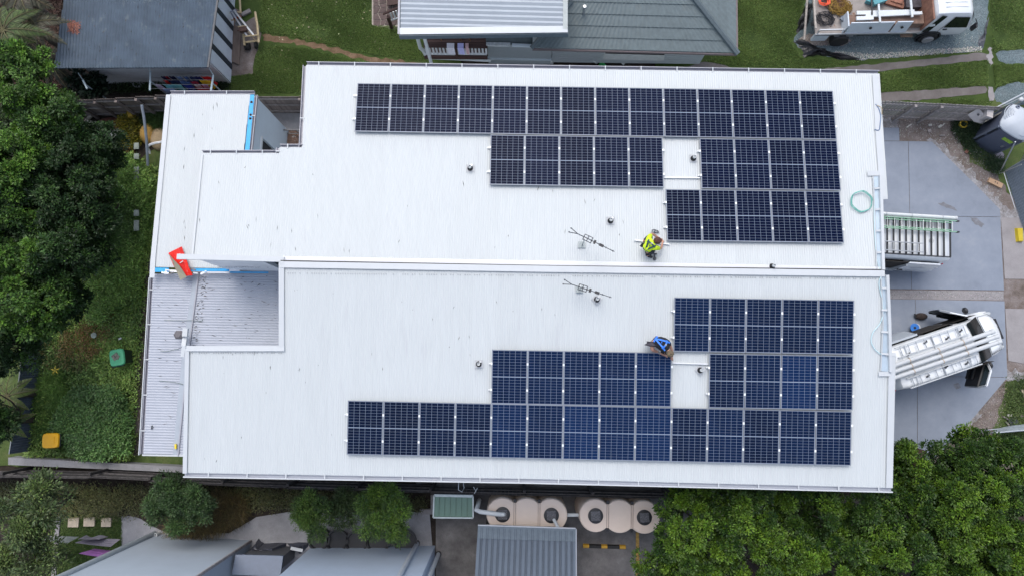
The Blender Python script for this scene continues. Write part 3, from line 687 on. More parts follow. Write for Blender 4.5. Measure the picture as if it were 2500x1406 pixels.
for i, v in enumerate(lines_y):
    single('clothesline_wire', MB().tube([P(367, v, 2.02), P(519, v, 2.02)], .006, 4), M_alu, ['wire nearest the shed wall, full of clothes', 'second clothesline wire from the shed wall', 'third clothesline wire from the shed, with the green towel', 'outermost clothesline wire beside the timber fence'][i], 'wire', 'clothesline wires')
def cloth_mesh(a, b, drop, seed, n=7, m=4, fold=.05):
    rd = random.Random(seed); mb = MB(); vs = []
    d = (b - a); s_ = Vector((-d.y, d.x, 0)).normalized()
    ph = rd.uniform(0, 6)
    for j in range(m + 1):
        for i in range(n + 1):
            t = i / n; f = j / m
            p = a + d * (t + .03 * math.sin(3 * f + ph) * (1 - abs(2 * t - 1))) + s_ * (fold * math.sin(t * 9 + ph + f * 2) * (0.3 + f)) + Vector((0, 0, -drop * f * (1 - .12 * math.sin(t * 5 + ph))))
            vs.append(p + s_ * -.0)
    fs = [(j * (n + 1) + i, j * (n + 1) + i + 1, (j + 1) * (n + 1) + i + 1, (j + 1) * (n + 1) + i) for j in range(m) for i in range(n)]
    k = len(vs); vs2 = [v + s_ * .006 for v in vs]
    return mb.add(vs + vs2, fs + [tuple(x + k for x in reversed(f)) for f in fs])
def cloth(nm, u0, u1, v, z, drop, col, label, cat='clothing', grp='washing on the clotheslines', seed=0, fold=.05, spots=None):
    mm = mat('cloth_%02x%02x%02x' % tuple(int(c * 255) for c in col), col, .9, var=.25, scale=14, bump=.3, spots=spots)
    single(nm, cloth_mesh(P(u0, v, z), P(u1, v + .5, z), drop, seed, fold=fold), mm, label, cat, grp, smooth=True)
WASH = [('shirt', 392, 400, 187, (.03, .02, .08), 'navy and red shirt at the left end of the wire by the wall'),
        ('shirt', 399, 410, 187, (.32, .01, .03), 'dark red shirt on the wire by the wall, second from its left end'),
        ('shirt', 411, 424, 187, (.02, .02, .08), 'navy shirt with red collar between the red shirt and the pale patterned top'),
        ('shirt', 427, 443, 188, (.28, .38, .62), 'pale blue patterned top on the wire by the wall'),
        ('shirt', 445, 459, 188, (.1, .17, .36), 'mid blue garment beside the pale blue patterned top'),
        ('shirt', 461, 474, 188, (.05, .08, .18), 'dark slate garment between two blue garments on the wall wire'),
        ('shirt', 475, 487, 188, (.015, .02, .14), 'deep navy shirt left of the bright red top'),
        ('shirt', 490, 514, 188, (.62, .01, .02), 'bright red top at the right end of the wall wire'),
        ('shirt', 397, 409, 197, (.7, .02, .02), 'red cloth below the navy shirt at the left of the washing'),
        ('shirt', 411, 435, 197, (.015, .02, .09), 'wide navy shirt with white dots behind the green towel'),
        ('shirt', 438, 462, 200, (.12, .2, .42), 'striped blue shirt right of the green towel'),
        ('shirt', 464, 482, 200, (.35, .015, .05), 'crimson top above the white patterned cloth'),
        ('shirt', 486, 513, 197, (.78, .5, .01), 'bright yellow top below the red one'),
        ('towel', 396, 442, 207, (.18, .5, .5), 'long turquoise green towel in the middle of the washing'),
        ('shirt', 446, 468, 209, (.015, .03, .25), 'royal blue shirt beside the white patterned cloth'),
        ('cloth', 473, 488, 208, (.6, .62, .6), 'white cloth with a green print below the crimson top'),
        ('shirt', 490, 506, 207, (.55, .45, .62), 'pale lilac top below the yellow one'),
        ('jeans', 395, 424, 217, (.25, .33, .55), 'pale denim jeans on the wire nearest the fence'),
        ('shirt', 476, 511, 216, (.3, .01, .02), 'row of dark red clothes on the wire nearest the fence'),
        ('sock', 378, 388, 206, (.6, .5, .62), 'small pale pink garment hanging alone left of the towel')]
for i, (nm, u0, u1, v, col, lab) in enumerate(WASH):
    cloth(nm, u0, u1, v, 2.0, .75 if nm != 'towel' else .6, col, lab, seed=i, spots=((.6, .6, .7), 11, .64, .03) if i in (0, 3, 9, 10, 15) else None)
tub = single('plastic_bucket', MB().lathe(P(340, 210, 0), [(.12, 0), (.16, .2), (.14, .2), (.11, .04), (0, .04)], 14, sx=1.2), mat('white_plastic', (.62, .64, .66), .4), 'small white plastic bucket on dark ground by the shed wall', 'bucket', smooth=True)

# ---------------------------------------------------------------- paling fences
def paling_fence(nm, label, segs, h, mt, mr, inner, zt0=0.0, pal=.1, gap=.012, rails=(.3, 1.0, 1.62), posts=True, lean=0.0):
    """segs: list of ((u,v),(u,v),height offset) top lines in pixels at z=h; inner: +1 rails on the picture-bottom side"""
    t = thing(nm, label, 'fence', P(segs[0][0][0], segs[0][0][1], h) * Vector((1, 1, 0)) if False else P(segs[0][0][0], segs[0][0][1], h).xy.to_3d())
    pm = {}
    for a, b, dz in segs:
        A = P(*a, h + dz); B = P(*b, h + dz); d = (B - A); d.z = 0; L = d.length; d.normalize(); s_ = Vector((d.y, -d.x, 0)) * inner
        ang = math.atan2(d.y, d.x); n = max(1, math.ceil(L / (pal + gap))); stp = L / n
        key = round(h + dz, 2)
        if key not in pm:
            pm[key] = MB().box((0, 0, (h + dz) / 2), (pal, .018, h + dz)).mesh('paling', mt)
        off = t.location
        for i in range(n):
            p = A + d * stp * (i + .5)
            inst('paling', pm[key], t, (p.x - off.x, p.y - off.y, random.uniform(-.015, .015)), (0, 0, ang + random.uniform(-.02, .02)))
        for rz in rails:
            z = rz + dz * .9
            a3 = Vector((A.x, A.y, z)) + s_ * .035; b3 = Vector((B.x, B.y, z)) + s_ * .035
            part('rail', MB().beam(a3, b3, .045, .075), mr, t)
        if posts:
            p = A + s_ * .12
            part('post', MB().box((p.x, p.y, (h + dz) / 2 - .02), (.1, .1, h + dz - .04), ang), mt, t)
    return t
paling_fence('timber_fence', 'stepped brown paling fence at top left, climbing towards the washing', [((150, 246), (178, 245), -.02), ((178, 245), (229, 245), .0), ((229, 243), (281, 242), .03), ((281, 240), (330, 239), .05), ((330, 236), (378, 236), .08), ((378, 233), (440, 233), .12), ((440, 232), (610, 232), .12)], 1.8, M_timber, M_timberlt, 1)
paling_fence('timber_fence', 'brown paling fence behind the little concrete courtyard', [((600, 236), (730, 237), 0), ((730, 235), (760, 236), .05)], 1.8, M_timber, M_timberlt, 1)
paling_fence('timber_fence', 'grey paling fence with gaps at right, between lawn and dirt', [((2120, 246), (2238, 251), 0), ((2238, 251), (2302, 254), 0), ((2302, 254), (2446, 262), 0)], 1.8, M_timberlt, M_timberlt, 1, gap=.04, pal=.10)
fb = [((-160, 1166), (0, 1167), 0), ((0, 1164), (215, 1168), 0), ((215, 1165), (362, 1172), 0), ((362, 1176), (540, 1184), 0), ((540, 1184), (700, 1190), 0), ((700, 1192), (870, 1197), 0), ((870, 1197), (1050, 1202), 0), ((1050, 1204), (1280, 1208), 0), ((1280, 1208), (1448, 1212), 0), ((1448, 1212), (1640, 1217), 0), ((1640, 1217), (2200, 1236), 0)]
paling_fence('timber_fence', 'long dark timber boundary fence below the lower roof edge', fb, 1.8, M_timberdk, M_timberdk2, -1, pal=.14, gap=.01, rails=(.3, .95, 1.6))
# low concrete retaining wall, bottom left
rw = MB(); q = [P(20, 1116, .55), P(450, 1139, .55), P(450, 1153, .55), P(20, 1134, .55)]
single('retaining_wall', MB().prism([(p.x, p.y) for p in q], 0, .55), M_concslab, 'long low concrete retaining wall in front of the dark fence at bottom left', 'wall')
# corrugated fence at left bottom (seen from inside, leaning)
cf = thing('corrugated_fence', 'grey blue corrugated metal fence at the left edge of the overgrown yard', 'fence', P(40, 1000, 0))
M_cfence = mat('blue_grey_steel', (.17, .2, .27), .45, .3, var=.25, scale=3)
tl = [(60, 780), (55, 835), (49, 900), (41, 970), (34, 1030), (22, 1108)]
for i in range(len(tl) - 1):
    A = P(*tl[i], 1.3); B = P(*tl[i + 1], 1.3); mb = MB(); n = 12
    for k in range(n * 4):
        t0 = k / (n * 4); t1 = (k + 1) / (n * 4); o0 = .02 * math.cos(k * math.pi / 2); o1 = .02 * math.cos((k + 1) * math.pi / 2)
        p0 = A.lerp(B, t0) + Vector((o0, 0, 0)); p1 = A.lerp(B, t1) + Vector((o1, 0, 0))
        mb.quad(p0, Vector((p0.x + .08, p0.y, 0)), Vector((p1.x + .08, p1.y, 0)), p1)
    part('fence_sheet', mb, M_cfence, cf)
part('top_rail', MB().tube([P(u, v, 1.32) for u, v in tl], .02, 6), M_alu, cf)
part('top_wire', MB().tube([P(68, 800, 1.3), P(66, 720, 1.4), P(75, 660, 1.5)], .012, 5), M_alu, cf)

# ---------------------------------------------------------------- neighbour house at the top
NH = thing('house', 'neighbour house with grey-green hipped tile roof, balcony and pale patio roof', 'house', P(1450, 60, 0))
M_tile = mat('grey_green_roof_tile', (.125, .16, .17), .6, var=.14, scale=5, orand=.05, bump=.2, spots=((.15, .175, .17), 2.0, .62, .15))
M_nwall = mat('house_grey_wall', (.4, .44, .47), .6, var=.05, scale=3)
zE = 3.3; SL = .36
eL = P(1300, 118, zE); eR = P(1797, 131, zE)
hx = (eR - eL).normalized(); hy = Vector((-hx.y, hx.x, 0))
# hip plane south: z = zE + SL*dist north of eave; east plane: z = zE + SL*dist west of the right eave
def south(i0, d): return eL + hx * i0 + hy * d + Vector((0, 0, SL * d))
Ltot = (eR - eL).length; course = .40
westhip = .0
for k in range(13):
    d0 = k * course; d1 = d0 + course + .03
    i0 = d0 * .9 if k < 4 else -.4; i1 = d1 * .9 if k < 4 else -.4
    j0 = Ltot - d0; j1 = Ltot - d1
    nn = int((j0 - i0) / .17); mb = MB(); z0, z1 = .045, .012
    for t in range(nn):
        fa, fb_ = t / nn, (t + 1) / nn; fm = (fa + fb_) / 2
        w = lambda f, o_=0.0: south(i0 + (j0 - i0) * f, d0) + Vector((0, 0, z0 + o_))
        w2 = lambda f, o_=0.0: south(i1 + (j1 - i1) * f, d1) + Vector((0, 0, z1 + o_))
        mb.quad(w(fa, .0), w(fm, .012), w2(fm, .012), w2(fa, .0)); mb.quad(w(fm, .012), w(fb_, 0), w2(fb_, 0), w2(fm, .012))
        mb.quad(south(i0 + (j0 - i0) * fa, d0), south(i0 + (j0 - i0) * fb_, d0), w(fb_, 0), w(fa, 0))
    part('tile_course', mb, M_tile, NH)
def east(j, d): return eR + hy * j - hx * d + Vector((0, 0, SL * d))
for k in range(13):
    d0 = k * course; d1 = d0 + course + .03; mb = MB(); nn = 40; jl0 = d0; jl1 = d1; JM = 11.5
    for t in range(nn):
        fa, fb_ = t / nn, (t + 1) / nn; fm = (fa + fb_) / 2
        w = lambda f, o_=0.0: east(jl0 + (JM - jl0) * f, d0) + Vector((0, 0, .045 + o_))
        w2 = lambda f, o_=0.0: east(jl1 + (JM - jl1) * f, d1) + Vector((0, 0, .012 + o_))
        mb.quad(w(fa, 0), w(fm, .02), w2(fm, .02), w2(fa, 0)); mb.quad(w(fm, .02), w(fb_, 0), w2(fb_, 0), w2(fm, .02))
    part('tile_course', mb, M_tile, NH)
M_ridge = mat('ridge_cap', (.1, .13, .145), .55, var=.1)
part('hip_cap', MB().tube([east(-.05, -.05) + Vector((0, 0, .08)), east(4.9, 4.9) + Vector((0, 0, .08))], .11, 6), M_ridge, NH)
part('hip_cap', MB().tube([eL + Vector((-.05, -.05, .1)), south(1.44, 1.6) + Vector((0, 0, .1))], .09, 6), M_ridge, NH)
part('fascia', MB().beam(eL + Vector((0, -.03, -.06)), eR + Vector((.05, -.03, -.06)), .05, .12).beam(eR + Vector((.04, 0, -.06)), eR + Vector((.04, 0, -.06)) + hy * 11.5, .08, .12), mat('purple_grey_fascia', (.16, .13, .135), .6), NH)
part('roof_flue', MB().tube([south(1.9, .62 + .6) + Vector((0, 0, .0)), south(1.9, .62 + .6) + Vector((0, 0, .55))], .06, 10), M_alu, NH)
# walls of the house
wa = P(1345, 152, .5); wb = P(1707, 156, .5)
part('wall', MB().prism([(wa.x, wa.y), (wb.x, wb.y), (wb.x, wb.y + 9), (wa.x, wa.y + 9)], .5, 3.25), M_nwall, NH)
for k in range(14):
    z = .6 + k * .19
    part('weatherboard', MB().beam(Vector((wa.x, wa.y - .012, z)), Vector((wb.x, wb.y - .012, z)), .022, .175), M_nwall, NH)
part('base_wall', MB().prism([(wa.x - 2, wa.y + .3), (wb.x - .3, wb.y + .3), (wb.x - .3, wb.y + 8), (wa.x - 2, wa.y + 8)], 0, .5), M_timberdk, NH)
part('awning', MB().add([P(1476, 126, 2.9), P(1624, 130, 2.9), P(1620, 149, 2.1), P(1472, 146, 2.1), P(1476, 126, 2.86), P(1624, 130, 2.86), P(1620, 149, 2.06), P(1472, 146, 2.06)], [(0, 3, 2, 1), (4, 5, 6, 7), (3, 7, 6, 2), (1, 2, 6, 5), (0, 4, 7, 3)]), mat('pale_awning', (.46, .48, .48), .5), NH, label='pale window awning with a dark top slot')
part('awning_slot', MB().beam(P(1478, 129, 2.93), P(1622, 133, 2.93), .07, .05), M_dark, NH)
# lower wing with grey cladding wall left of it
wc = P(1192, 141, 1.0); wd = P(1345, 144, 1.0)
part('wing_wall', MB().prism([(wc.x, wc.y), (wd.x, wd.y), (wd.x, wd.y + 6), (wc.x, wc.y + 6)], .4, 2.9), mat('wing_panel', (.36, .40, .43), .55, var=.04), NH)
part('sill_beam', MB().beam(P(1190, 143, .9), P(1346, 146, .9), .10, .12), M_wallpaint, NH)
q = [P(1186, 86, 3.3), P(1300, 86, 3.3), P(1300, 110, 3.1), P(1188, 108, 3.1)]
sk = part('skillion_roof', MB().add(q + [p - Vector((0, 0, .06)) for p in q], [(0, 3, 2, 1), (4, 5, 6, 7), (3, 7, 6, 2), (0, 4, 7, 3), (1, 2, 6, 5)]), M_tile, NH)
for i in range(26):
    t = i / 25; part('rib', MB().beam(q[0].lerp(q[1], t) + Vector((0, 0, .01)), q[3].lerp(q[2], t) + Vector((0, 0, .01)), .02, .02), M_tile, sk)
part('gutter', MB().beam(P(1187, 109, 3.15), P(1246, 110, 3.15), .13, .1), mat('rough_white_gutter', (.5, .53, .55), .6, var=.2, scale=9), NH)
part('gutter', MB().beam(P(1250, 111, 3.15), P(1299, 113, 3.15), .1, .1), M_wallpaint, NH)
# patio roof with pale ribbed sheets and dark fascia
PP = Plane(4.9, P(1180, 86, 4.9), 0, .03)
OUT_P = [(972, -160), (1387, -160), (1387, 79), (975, 86)]
po = [PP.px(u, v) for u, v in OUT_P]
pr = part('patio_roof', MB().prism([(p.x, p.y) for p in po], lambda x, y: PP.z(x, y) - .14, lambda x, y: PP.z(x, y) - .03), mat('slate_fascia', (.1, .14, .17), .5), NH)
M_patio = mat('pale_grey_patio_steel', (.38, .42, .46), .32, .1, var=.05, scale=2)
corrug(pr, [(978, -160), (1376, -160), (1376, 66), (978, 72)], PP, hx, M_patio, pitch=.19, amp=.02, per=4)
cap(NH, PP, [(976, 77), (1386, 72)], .25, M_patio, h=.02, name='edge_flashing')
cap(NH, PP, [(1380, 72), (1381, -150)], .17, mat('greenish_flashing', (.36, .4, .4), .45), h=.026, name='edge_flashing')
cap(NH, PP, [(973, 84), (977, -150)], .07, M_gutter, h=.03, name='gutter')
part('patio_fascia', MB().beam(PP.px(974, 86) + Vector((0, -.02, -.14)), PP.px(1388, 80) + Vector((0, -.02, -.14)), .04, .26), mat('slate_fascia', (.1, .14, .17), .5), NH)
# balcony
M_deck = mat('dark_red_timber', (.055, .025, .022), .7, var=.25, scale=8, stretch=(8, 1, 1), orand=.15)
d0 = P(1036, 138, 2.2); d1 = P(1190, 139, 2.2)
dk = part('balcony_deck', MB().prism([(d0.x, d0.y), (d1.x, d1.y), (d1.x, d1.y + 5), (d0.x, d0.y + 5)], 2.02, 2.18), M_timberdk, NH)
for k in range(22):
    yy = d0.y + .02 + k * .14
    part('deck_board', MB().box(((d0.x + d1.x) / 2, yy + .06, 2.195), (d1.x - d0.x, .12, .03)), M_deck, dk)
part('deck_beam', MB().beam(d0 + Vector((0, -.03, -.06)), d1 + Vector((0, -.03, -.06)), .05, .2), M_deck, NH)
rl = [P(1034, 112, 3.15), P(1190, 114, 3.15)]
part('handrail', MB().beam(rl[0], rl[1], .16, .05), M_deck, NH)
M_balus = mat('white_balusters', (.62, .64, .66), .5, var=.05)
for (ua, ub, n) in [(1038, 1107, 9), (1117, 1186, 9)]:
    for i in range(n):
        u = ua + (ub - ua) * i / (n - 1); p = P(u, 114, 3.1)
        part('baluster', MB().box((p.x, p.y, 2.75), (.075, .03, .66)), M_balus, NH)
    part('bottom_rail', MB().beam(P(ua - 3, 132, 2.42), P(ub + 3, 133, 2.42), .07, .06), M_balus, NH)
part('corner_post', MB().box((P(1112, 113, 3.1).x, P(1112, 113, 3.1).y - .02, 2.6), (.1, .1, 1.0)), M_deck, NH)
part('corner_post', MB().box((P(1037, 95, 4.5).x, P(1037, 95, 4.5).y, 3.4), (.11, .11, 2.7)), M_balus, NH)
M_pipe = mat('white_pipe', (.6, .63, .64), .45, var=.06, scale=6)
part('downpipe', MB().tube([P(1019, 92, 4.4), P(1026, 118, 3.0), P(1034, 125, 2.6), P(1040, 141, 1.9), P(1120, 144, 1.8), P(1198, 148, 1.7)], .075, 10), M_pipe, NH, smooth=True)
for k in range(3):
    u = (1075, 1122, 1145)[k]
    part('porch_light', MB().beam(P(u, 92, 2.6), P(u + 3, 100, 2.3), .05, .05), mat('brown_timber', (.22, .11, .05), .7), NH)
for (u0, u1, v, col, lab) in [(1091, 1109, 106, (.72, .7, .78), 'white towel hung over the balcony handrail'), (1117, 1132, 106, (.5, .5, .85), 'lilac patterned cloth hung over the balcony handrail'), (1136, 1144, 106, (.6, .4, .42), 'small pink cloth at the right of the washing on the balcony handrail')]:
    mm = mat('cloth_%s' % lab[:6], col, .9, var=.15, scale=14)
    a = P(u0, v, 3.22); b = P(u1, v + .3, 3.22); mb = MB()
    mb.quad(a, b, b + Vector((0, -.2, .0)), a + Vector((0, -.2, 0))); mb.quad(a + Vector((0, -.2, 0)), b + Vector((0, -.2, 0)), b + Vector((.02, -.26, -.45)), a + Vector((.03, -.25, -.42)))
    mb.quad(a, a + Vector((0, .03, -.25)), b + Vector((0, .03, -.25)), b)
    single('towel', mb, mm, lab, 'towel', 'cloths over the balcony handrail')
# stair with pickets at the left of the patio roof
st = thing('staircase', 'brown stair with white pickets beside the stone paving', 'stairs', P(950, 20, 0))
for k in range(6): part('tread', MB().beam(P(950 + k * 7, -30, .2 + k * .28), P(953 + k * 7, 14 - k, .2 + k * .28), .28, .04), M_deck, st)
part('handrail', MB().beam(P(936, 35, 1.0), P(985, 14, 1.9), .08, .05), M_deck, st)
for k in range(4):
    u = 953 + k * 7
    part('picket', MB().beam(P(u, 32 - 2.6 * k, 1.2), P(u + 5, 47 - 2.6 * k, .7), .07, .03), M_balus, st)
part('bottom_rail', MB().beam(P(955, 50, .7), P(985, 40, .9), .06, .05), M_balus, st)
part('newel_post', MB().box(P(952, 56, .5), (.12, .12, 1.0)), M_deck, st)
# bits under the neighbour wall
for (u, v, r_, lab) in [(1273, 148, .09, 'first white pipe elbow under the neighbour wall, left'), (1344, 149, .1, 'second white pipe elbow under the neighbour wall, below the wing corner'), (1453, 150, .06, 'thin grey pipe stub under the wall, left of the green cloth')]:
    single('pipe_elbow', MB().tube([P(u - 6, v - 4, .7), P(u, v, .6), P(u + 3, v + 4, .1)], r_, 8), M_pipe, lab, 'pipe', 'pipe ends under the neighbour wall', smooth=True)
single('green_tarp', MB().add([P(1470, 150, .5), P(1482, 162, .1), P(1484, 175, .3), P(1455, 175, .3), P(1462, 158, .1), P(1472, 163, .45)], [(0, 4, 5), (0, 5, 1), (5, 4, 3), (5, 3, 2), (5, 2, 1)]), mat('bright_green_sheet', (.05, .45, .12), .6), 'bright green plastic sheet poking out between the two buildings', 'tarp')
single('pvc_pipe', MB().tube([P(1517, 151, .3), P(1524, 158, .25)], .06, 8), M_pipe, 'short white pipe lying in the dark gap right of the green sheet', 'pipe')

# ---------------------------------------------------------------- buildings along the bottom
M_rend = mat('blue_grey_render', (.40, .46, .53), .7, var=.05, scale=1.2, bump=.08)
M_rend2 = mat('pale_blue_wall', (.44, .53, .66), .6, var=.05, scale=1.2, bump=.06)
def tower(nm, label, u0, v0, u1, v1, h, depth, m, east=True):
    a = P(u0, v0, 0); b = P(u1, v1, 0); t = thing(nm, label, 'building', a)
    part('wall', MB().prism([(a.x, a.y), (b.x, b.y), (b.x, b.y - depth), (a.x, a.y - depth)], 0, h), m, t)
    part('roof', MB().prism([(a.x - .3, a.y + .0), (b.x + .2, b.y + .0), (b.x + .2, b.y - depth - .3), (a.x - .3, a.y - depth - .3)], h, h + .15), M_grey1, t)
    return t
tw = tower('neighbour_building', 'tall grey blue rendered building at the bottom left corner with a thick downpipe', 384, 1303, 612, 1318, 6.5, 9, M_rend)
part('downpipe', MB().tube([P(378, 1302, .1), P(378, 1302, 6.4) if False else Vector((P(378, 1302, 0).x, P(378, 1302, 0).y, 6.4))], .11, 12), mat('grey_pipe', (.3, .34, .37), .5), tw, smooth=True)
for i, (u, v) in enumerate([(378, 1305), (385, 1303), (390, 1300)]):
    part('pipe_stub', MB().lathe(P(u, v, 0), [(.07, 0), (.07, .35), (.045, .35), (.045, .05)], 10), M_pipe, tw, smooth=True)
e = P(612, 1318, 0); part('east_trim', MB().beam(Vector((e.x + .03, e.y - .02, 0)), Vector((e.x + .03, e.y - .02, 6.4)), .05, .10), M_timberlt, tw)
tw2 = tower('neighbour_building', 'pale blue walled building at the bottom, right of the tarpaulin, with two downpipes', 764, 1331, 1062, 1331, 6.5, 9, M_rend2)
for (u, v) in [(1019, 1324), (1071, 1350)]:
    p = P(u, v, 0)
    part('downpipe', MB().tube([Vector((p.x, p.y, .1)), Vector((p.x, p.y, 6.4))], .085, 12), mat('pale_pipe', (.45, .5, .56), .45), tw2, smooth=True)
    part('pipe_collar', MB().lathe((p.x, p.y, .02), [(.11, 0), (.11, .12), (.085, .12)], 12), M_dark, tw2)
# grey lid box and tarpaulin between them
lb = thing('lean_to', 'grey blue sheet lean-to roof between the two buildings at the bottom', 'shed', P(630, 1380, 0))
q = [P(575, 1353, 1.9), P(691, 1356, 1.9), P(684, 1406, 2.1), P(566, 1402, 2.1)]
part('roof', MB().add(q + [p - Vector((0, 0, .08)) for p in q], [(0, 3, 2, 1), (4, 5, 6, 7), (0, 1, 5, 4), (1, 2, 6, 5), (2, 3, 7, 6), (3, 0, 4, 7)]), mat('lean_to_sheet', (.12, .155, .22), .45, var=.06), lb)
part('wall', MB().prism([(p.x, p.y) for p in inset([(p.x, p.y) for p in q], .12)] if False else inset([(p.x, p.y) for p in q], .12), 0, 1.8), M_darkgrey, lb)
def drape(nm, pts, z, m, label, cat, n=26, amp=.08, base=.0, seed=2):
    """crumpled sheet over a convex outline (pixels), raised in the middle"""
    rd = random.Random(seed); q = [P(u, v, 0) for u, v in pts]; c = sum(q, Vector()) / len(q); mb = MB(); rings = 5; vs = []; k = len(q) * 4
    loop = []
    for i in range(len(q)):
        for j in range(4): loop.append(q[i].lerp(q[(i + 1) % len(q)], j / 4))
    for r_ in range(rings + 1):
        f = 1 - r_ / rings
        for p in loop:
            x = c.lerp(p, f); vs.append((x.x + rd.uniform(-amp, amp) * .4, x.y + rd.uniform(-amp, amp) * .4, base + z * min(1, (1 - f) * 3) + rd.uniform(-amp, amp) * (.3 if f == 1 else 1)))
    fs = [(r_ * k + i, r_ * k + (i + 1) % k, (r_ + 1) * k + (i + 1) % k, (r_ + 1) * k + i) for r_ in range(rings) for i in range(k)]
    mb.add(vs, fs); return single(nm, mb, m, label, cat, smooth=False)
M_tarp = mat('charcoal_tarp', (.05, .055, .075), .45, var=.3, scale=4, bump=.5)
drape('tarpaulin', [(602, 1350), (622, 1328), (632, 1314), (644, 1326), (700, 1324), (694, 1352)], .75, M_tarp, 'crumpled charcoal tarpaulin heap beside the grey blue building corner', 'tarpaulin', amp=.05)
drape('tarpaulin', [(700, 1324), (756, 1322), (752, 1332), (735, 1350), (716, 1342)], .25, M_tarp, 'flat end of dark tarpaulin below the potted shrubs', 'tarpaulin', amp=.05, seed=4)
single('white_board', MB().beam(P(710, 1337, .6), P(739, 1343, .6), .12, .03), M_whiteflash, 'small white board lying on the dark tarpaulin', 'board')
# green shed roof, striped carport roof
gs = thing('garden_shed', 'small shed with green ribbed roof and pale trim', 'shed', P(1105, 1235, 0))
PG = Plane(1.9, P(1105, 1235, 1.9), 0, 0)
q = [PG.px(u, v) for u, v in [(1060, 1208), (1155, 1210), (1155, 1263), (1058, 1262)]]
gr = part('roof', MB().prism([(p.x, p.y) for p in q], 1.84, 1.88), mat('sage_green_steel', (.12, .21, .165), .45, var=.05), gs)
for k in range(7):
    t0, t1 = k / 7, (k + 1) / 7
    a = q[0].lerp(q[1], t0 + .012); b = q[0].lerp(q[1], t1 - .012); c = q[3].lerp(q[2], t1 - .012); d = q[3].lerp(q[2], t0 + .012)
    part('roof_panel', MB().prism([(p.x, p.y) for p in (d, c, b, a)], 1.885, 1.91), mat('sage_green_steel', (.12, .21, .165), .45, var=.05), gr)
for a, b, w in ((q[0], q[1], .09), (q[1], q[2], .05), (q[2], q[3], .05), (q[3], q[0], .05)): part('trim', MB().beam(a + Vector((0, 0, .02)), b + Vector((0, 0, .02)), w, .07), mat('pale_trim', (.5, .56, .56), .5), gs)
part('wall', MB().prism(inset([(p.x, p.y) for p in q], .08), 0, 1.83), M_wallpaint, gs)
single('garden_kerb', MB().prism([(P(u, v).x, P(u, v).y) for u, v in [(1026, 1240), (1053, 1240), (1053, 1205), (1062, 1205), (1062, 1252), (1026, 1252)]], 0, .22), M_conc2, 'pale L shaped concrete kerb beside the green roofed shed', 'kerb')
cp = thing('carport', 'grey carport roof with raised ribs below the water tanks', 'carport', P(1285, 1400, 0))
PK = Plane(2.5, P(1285, 1290, 2.5), 0, .02)
M_car = mat('slate_blue_steel', (.14, .175, .22), .42, .1, var=.06, scale=2)
q = [PK.px(u, v) for u, v in [(1167, 1282), (1405, 1290), (1406, 1600), (1148, 1600)]]
cr_ = part('roof', MB().prism([(p.x, p.y) for p in q], lambda x, y: PK.z(x, y) - .06, lambda x, y: PK.z(x, y)), M_car, cp)
for k in range(17):
    t = (k + .72) / 17.4; a = q[0].lerp(q[1], t); b = q[3].lerp(q[2], t)
    for s_ in (-.03, .03): part('rib', MB().beam(a + Vector((s_, -.06 if s_ < 0 else -.063, .03)), b + Vector((s_, 0, .03)), .018, .06), mat('seam_blue_steel', (.075, .095, .125), .5, var=.1), cr_)
part('ridge_capping', MB().beam(q[0] + Vector((0, -.22, .045)), q[1] + Vector((0, -.22, .045)), .45, .012), mat('slate_capping', (.13, .165, .195), .4), cp)
part('gutter', MB().beam(q[0] + Vector((0, .02, 0)), q[1] + Vector((0, .02, 0)), .05, .1), M_alu, cp)
part('gutter', MB().beam(q[1] + Vector((.02, 0, 0)), q[2] + Vector((.02, 0, 0)), .04, .1), M_alu, cp)
part('wall', MB().prism(inset([(p.x, p.y) for p in q], .25), 0, 2.3), M_timberdk, cp)
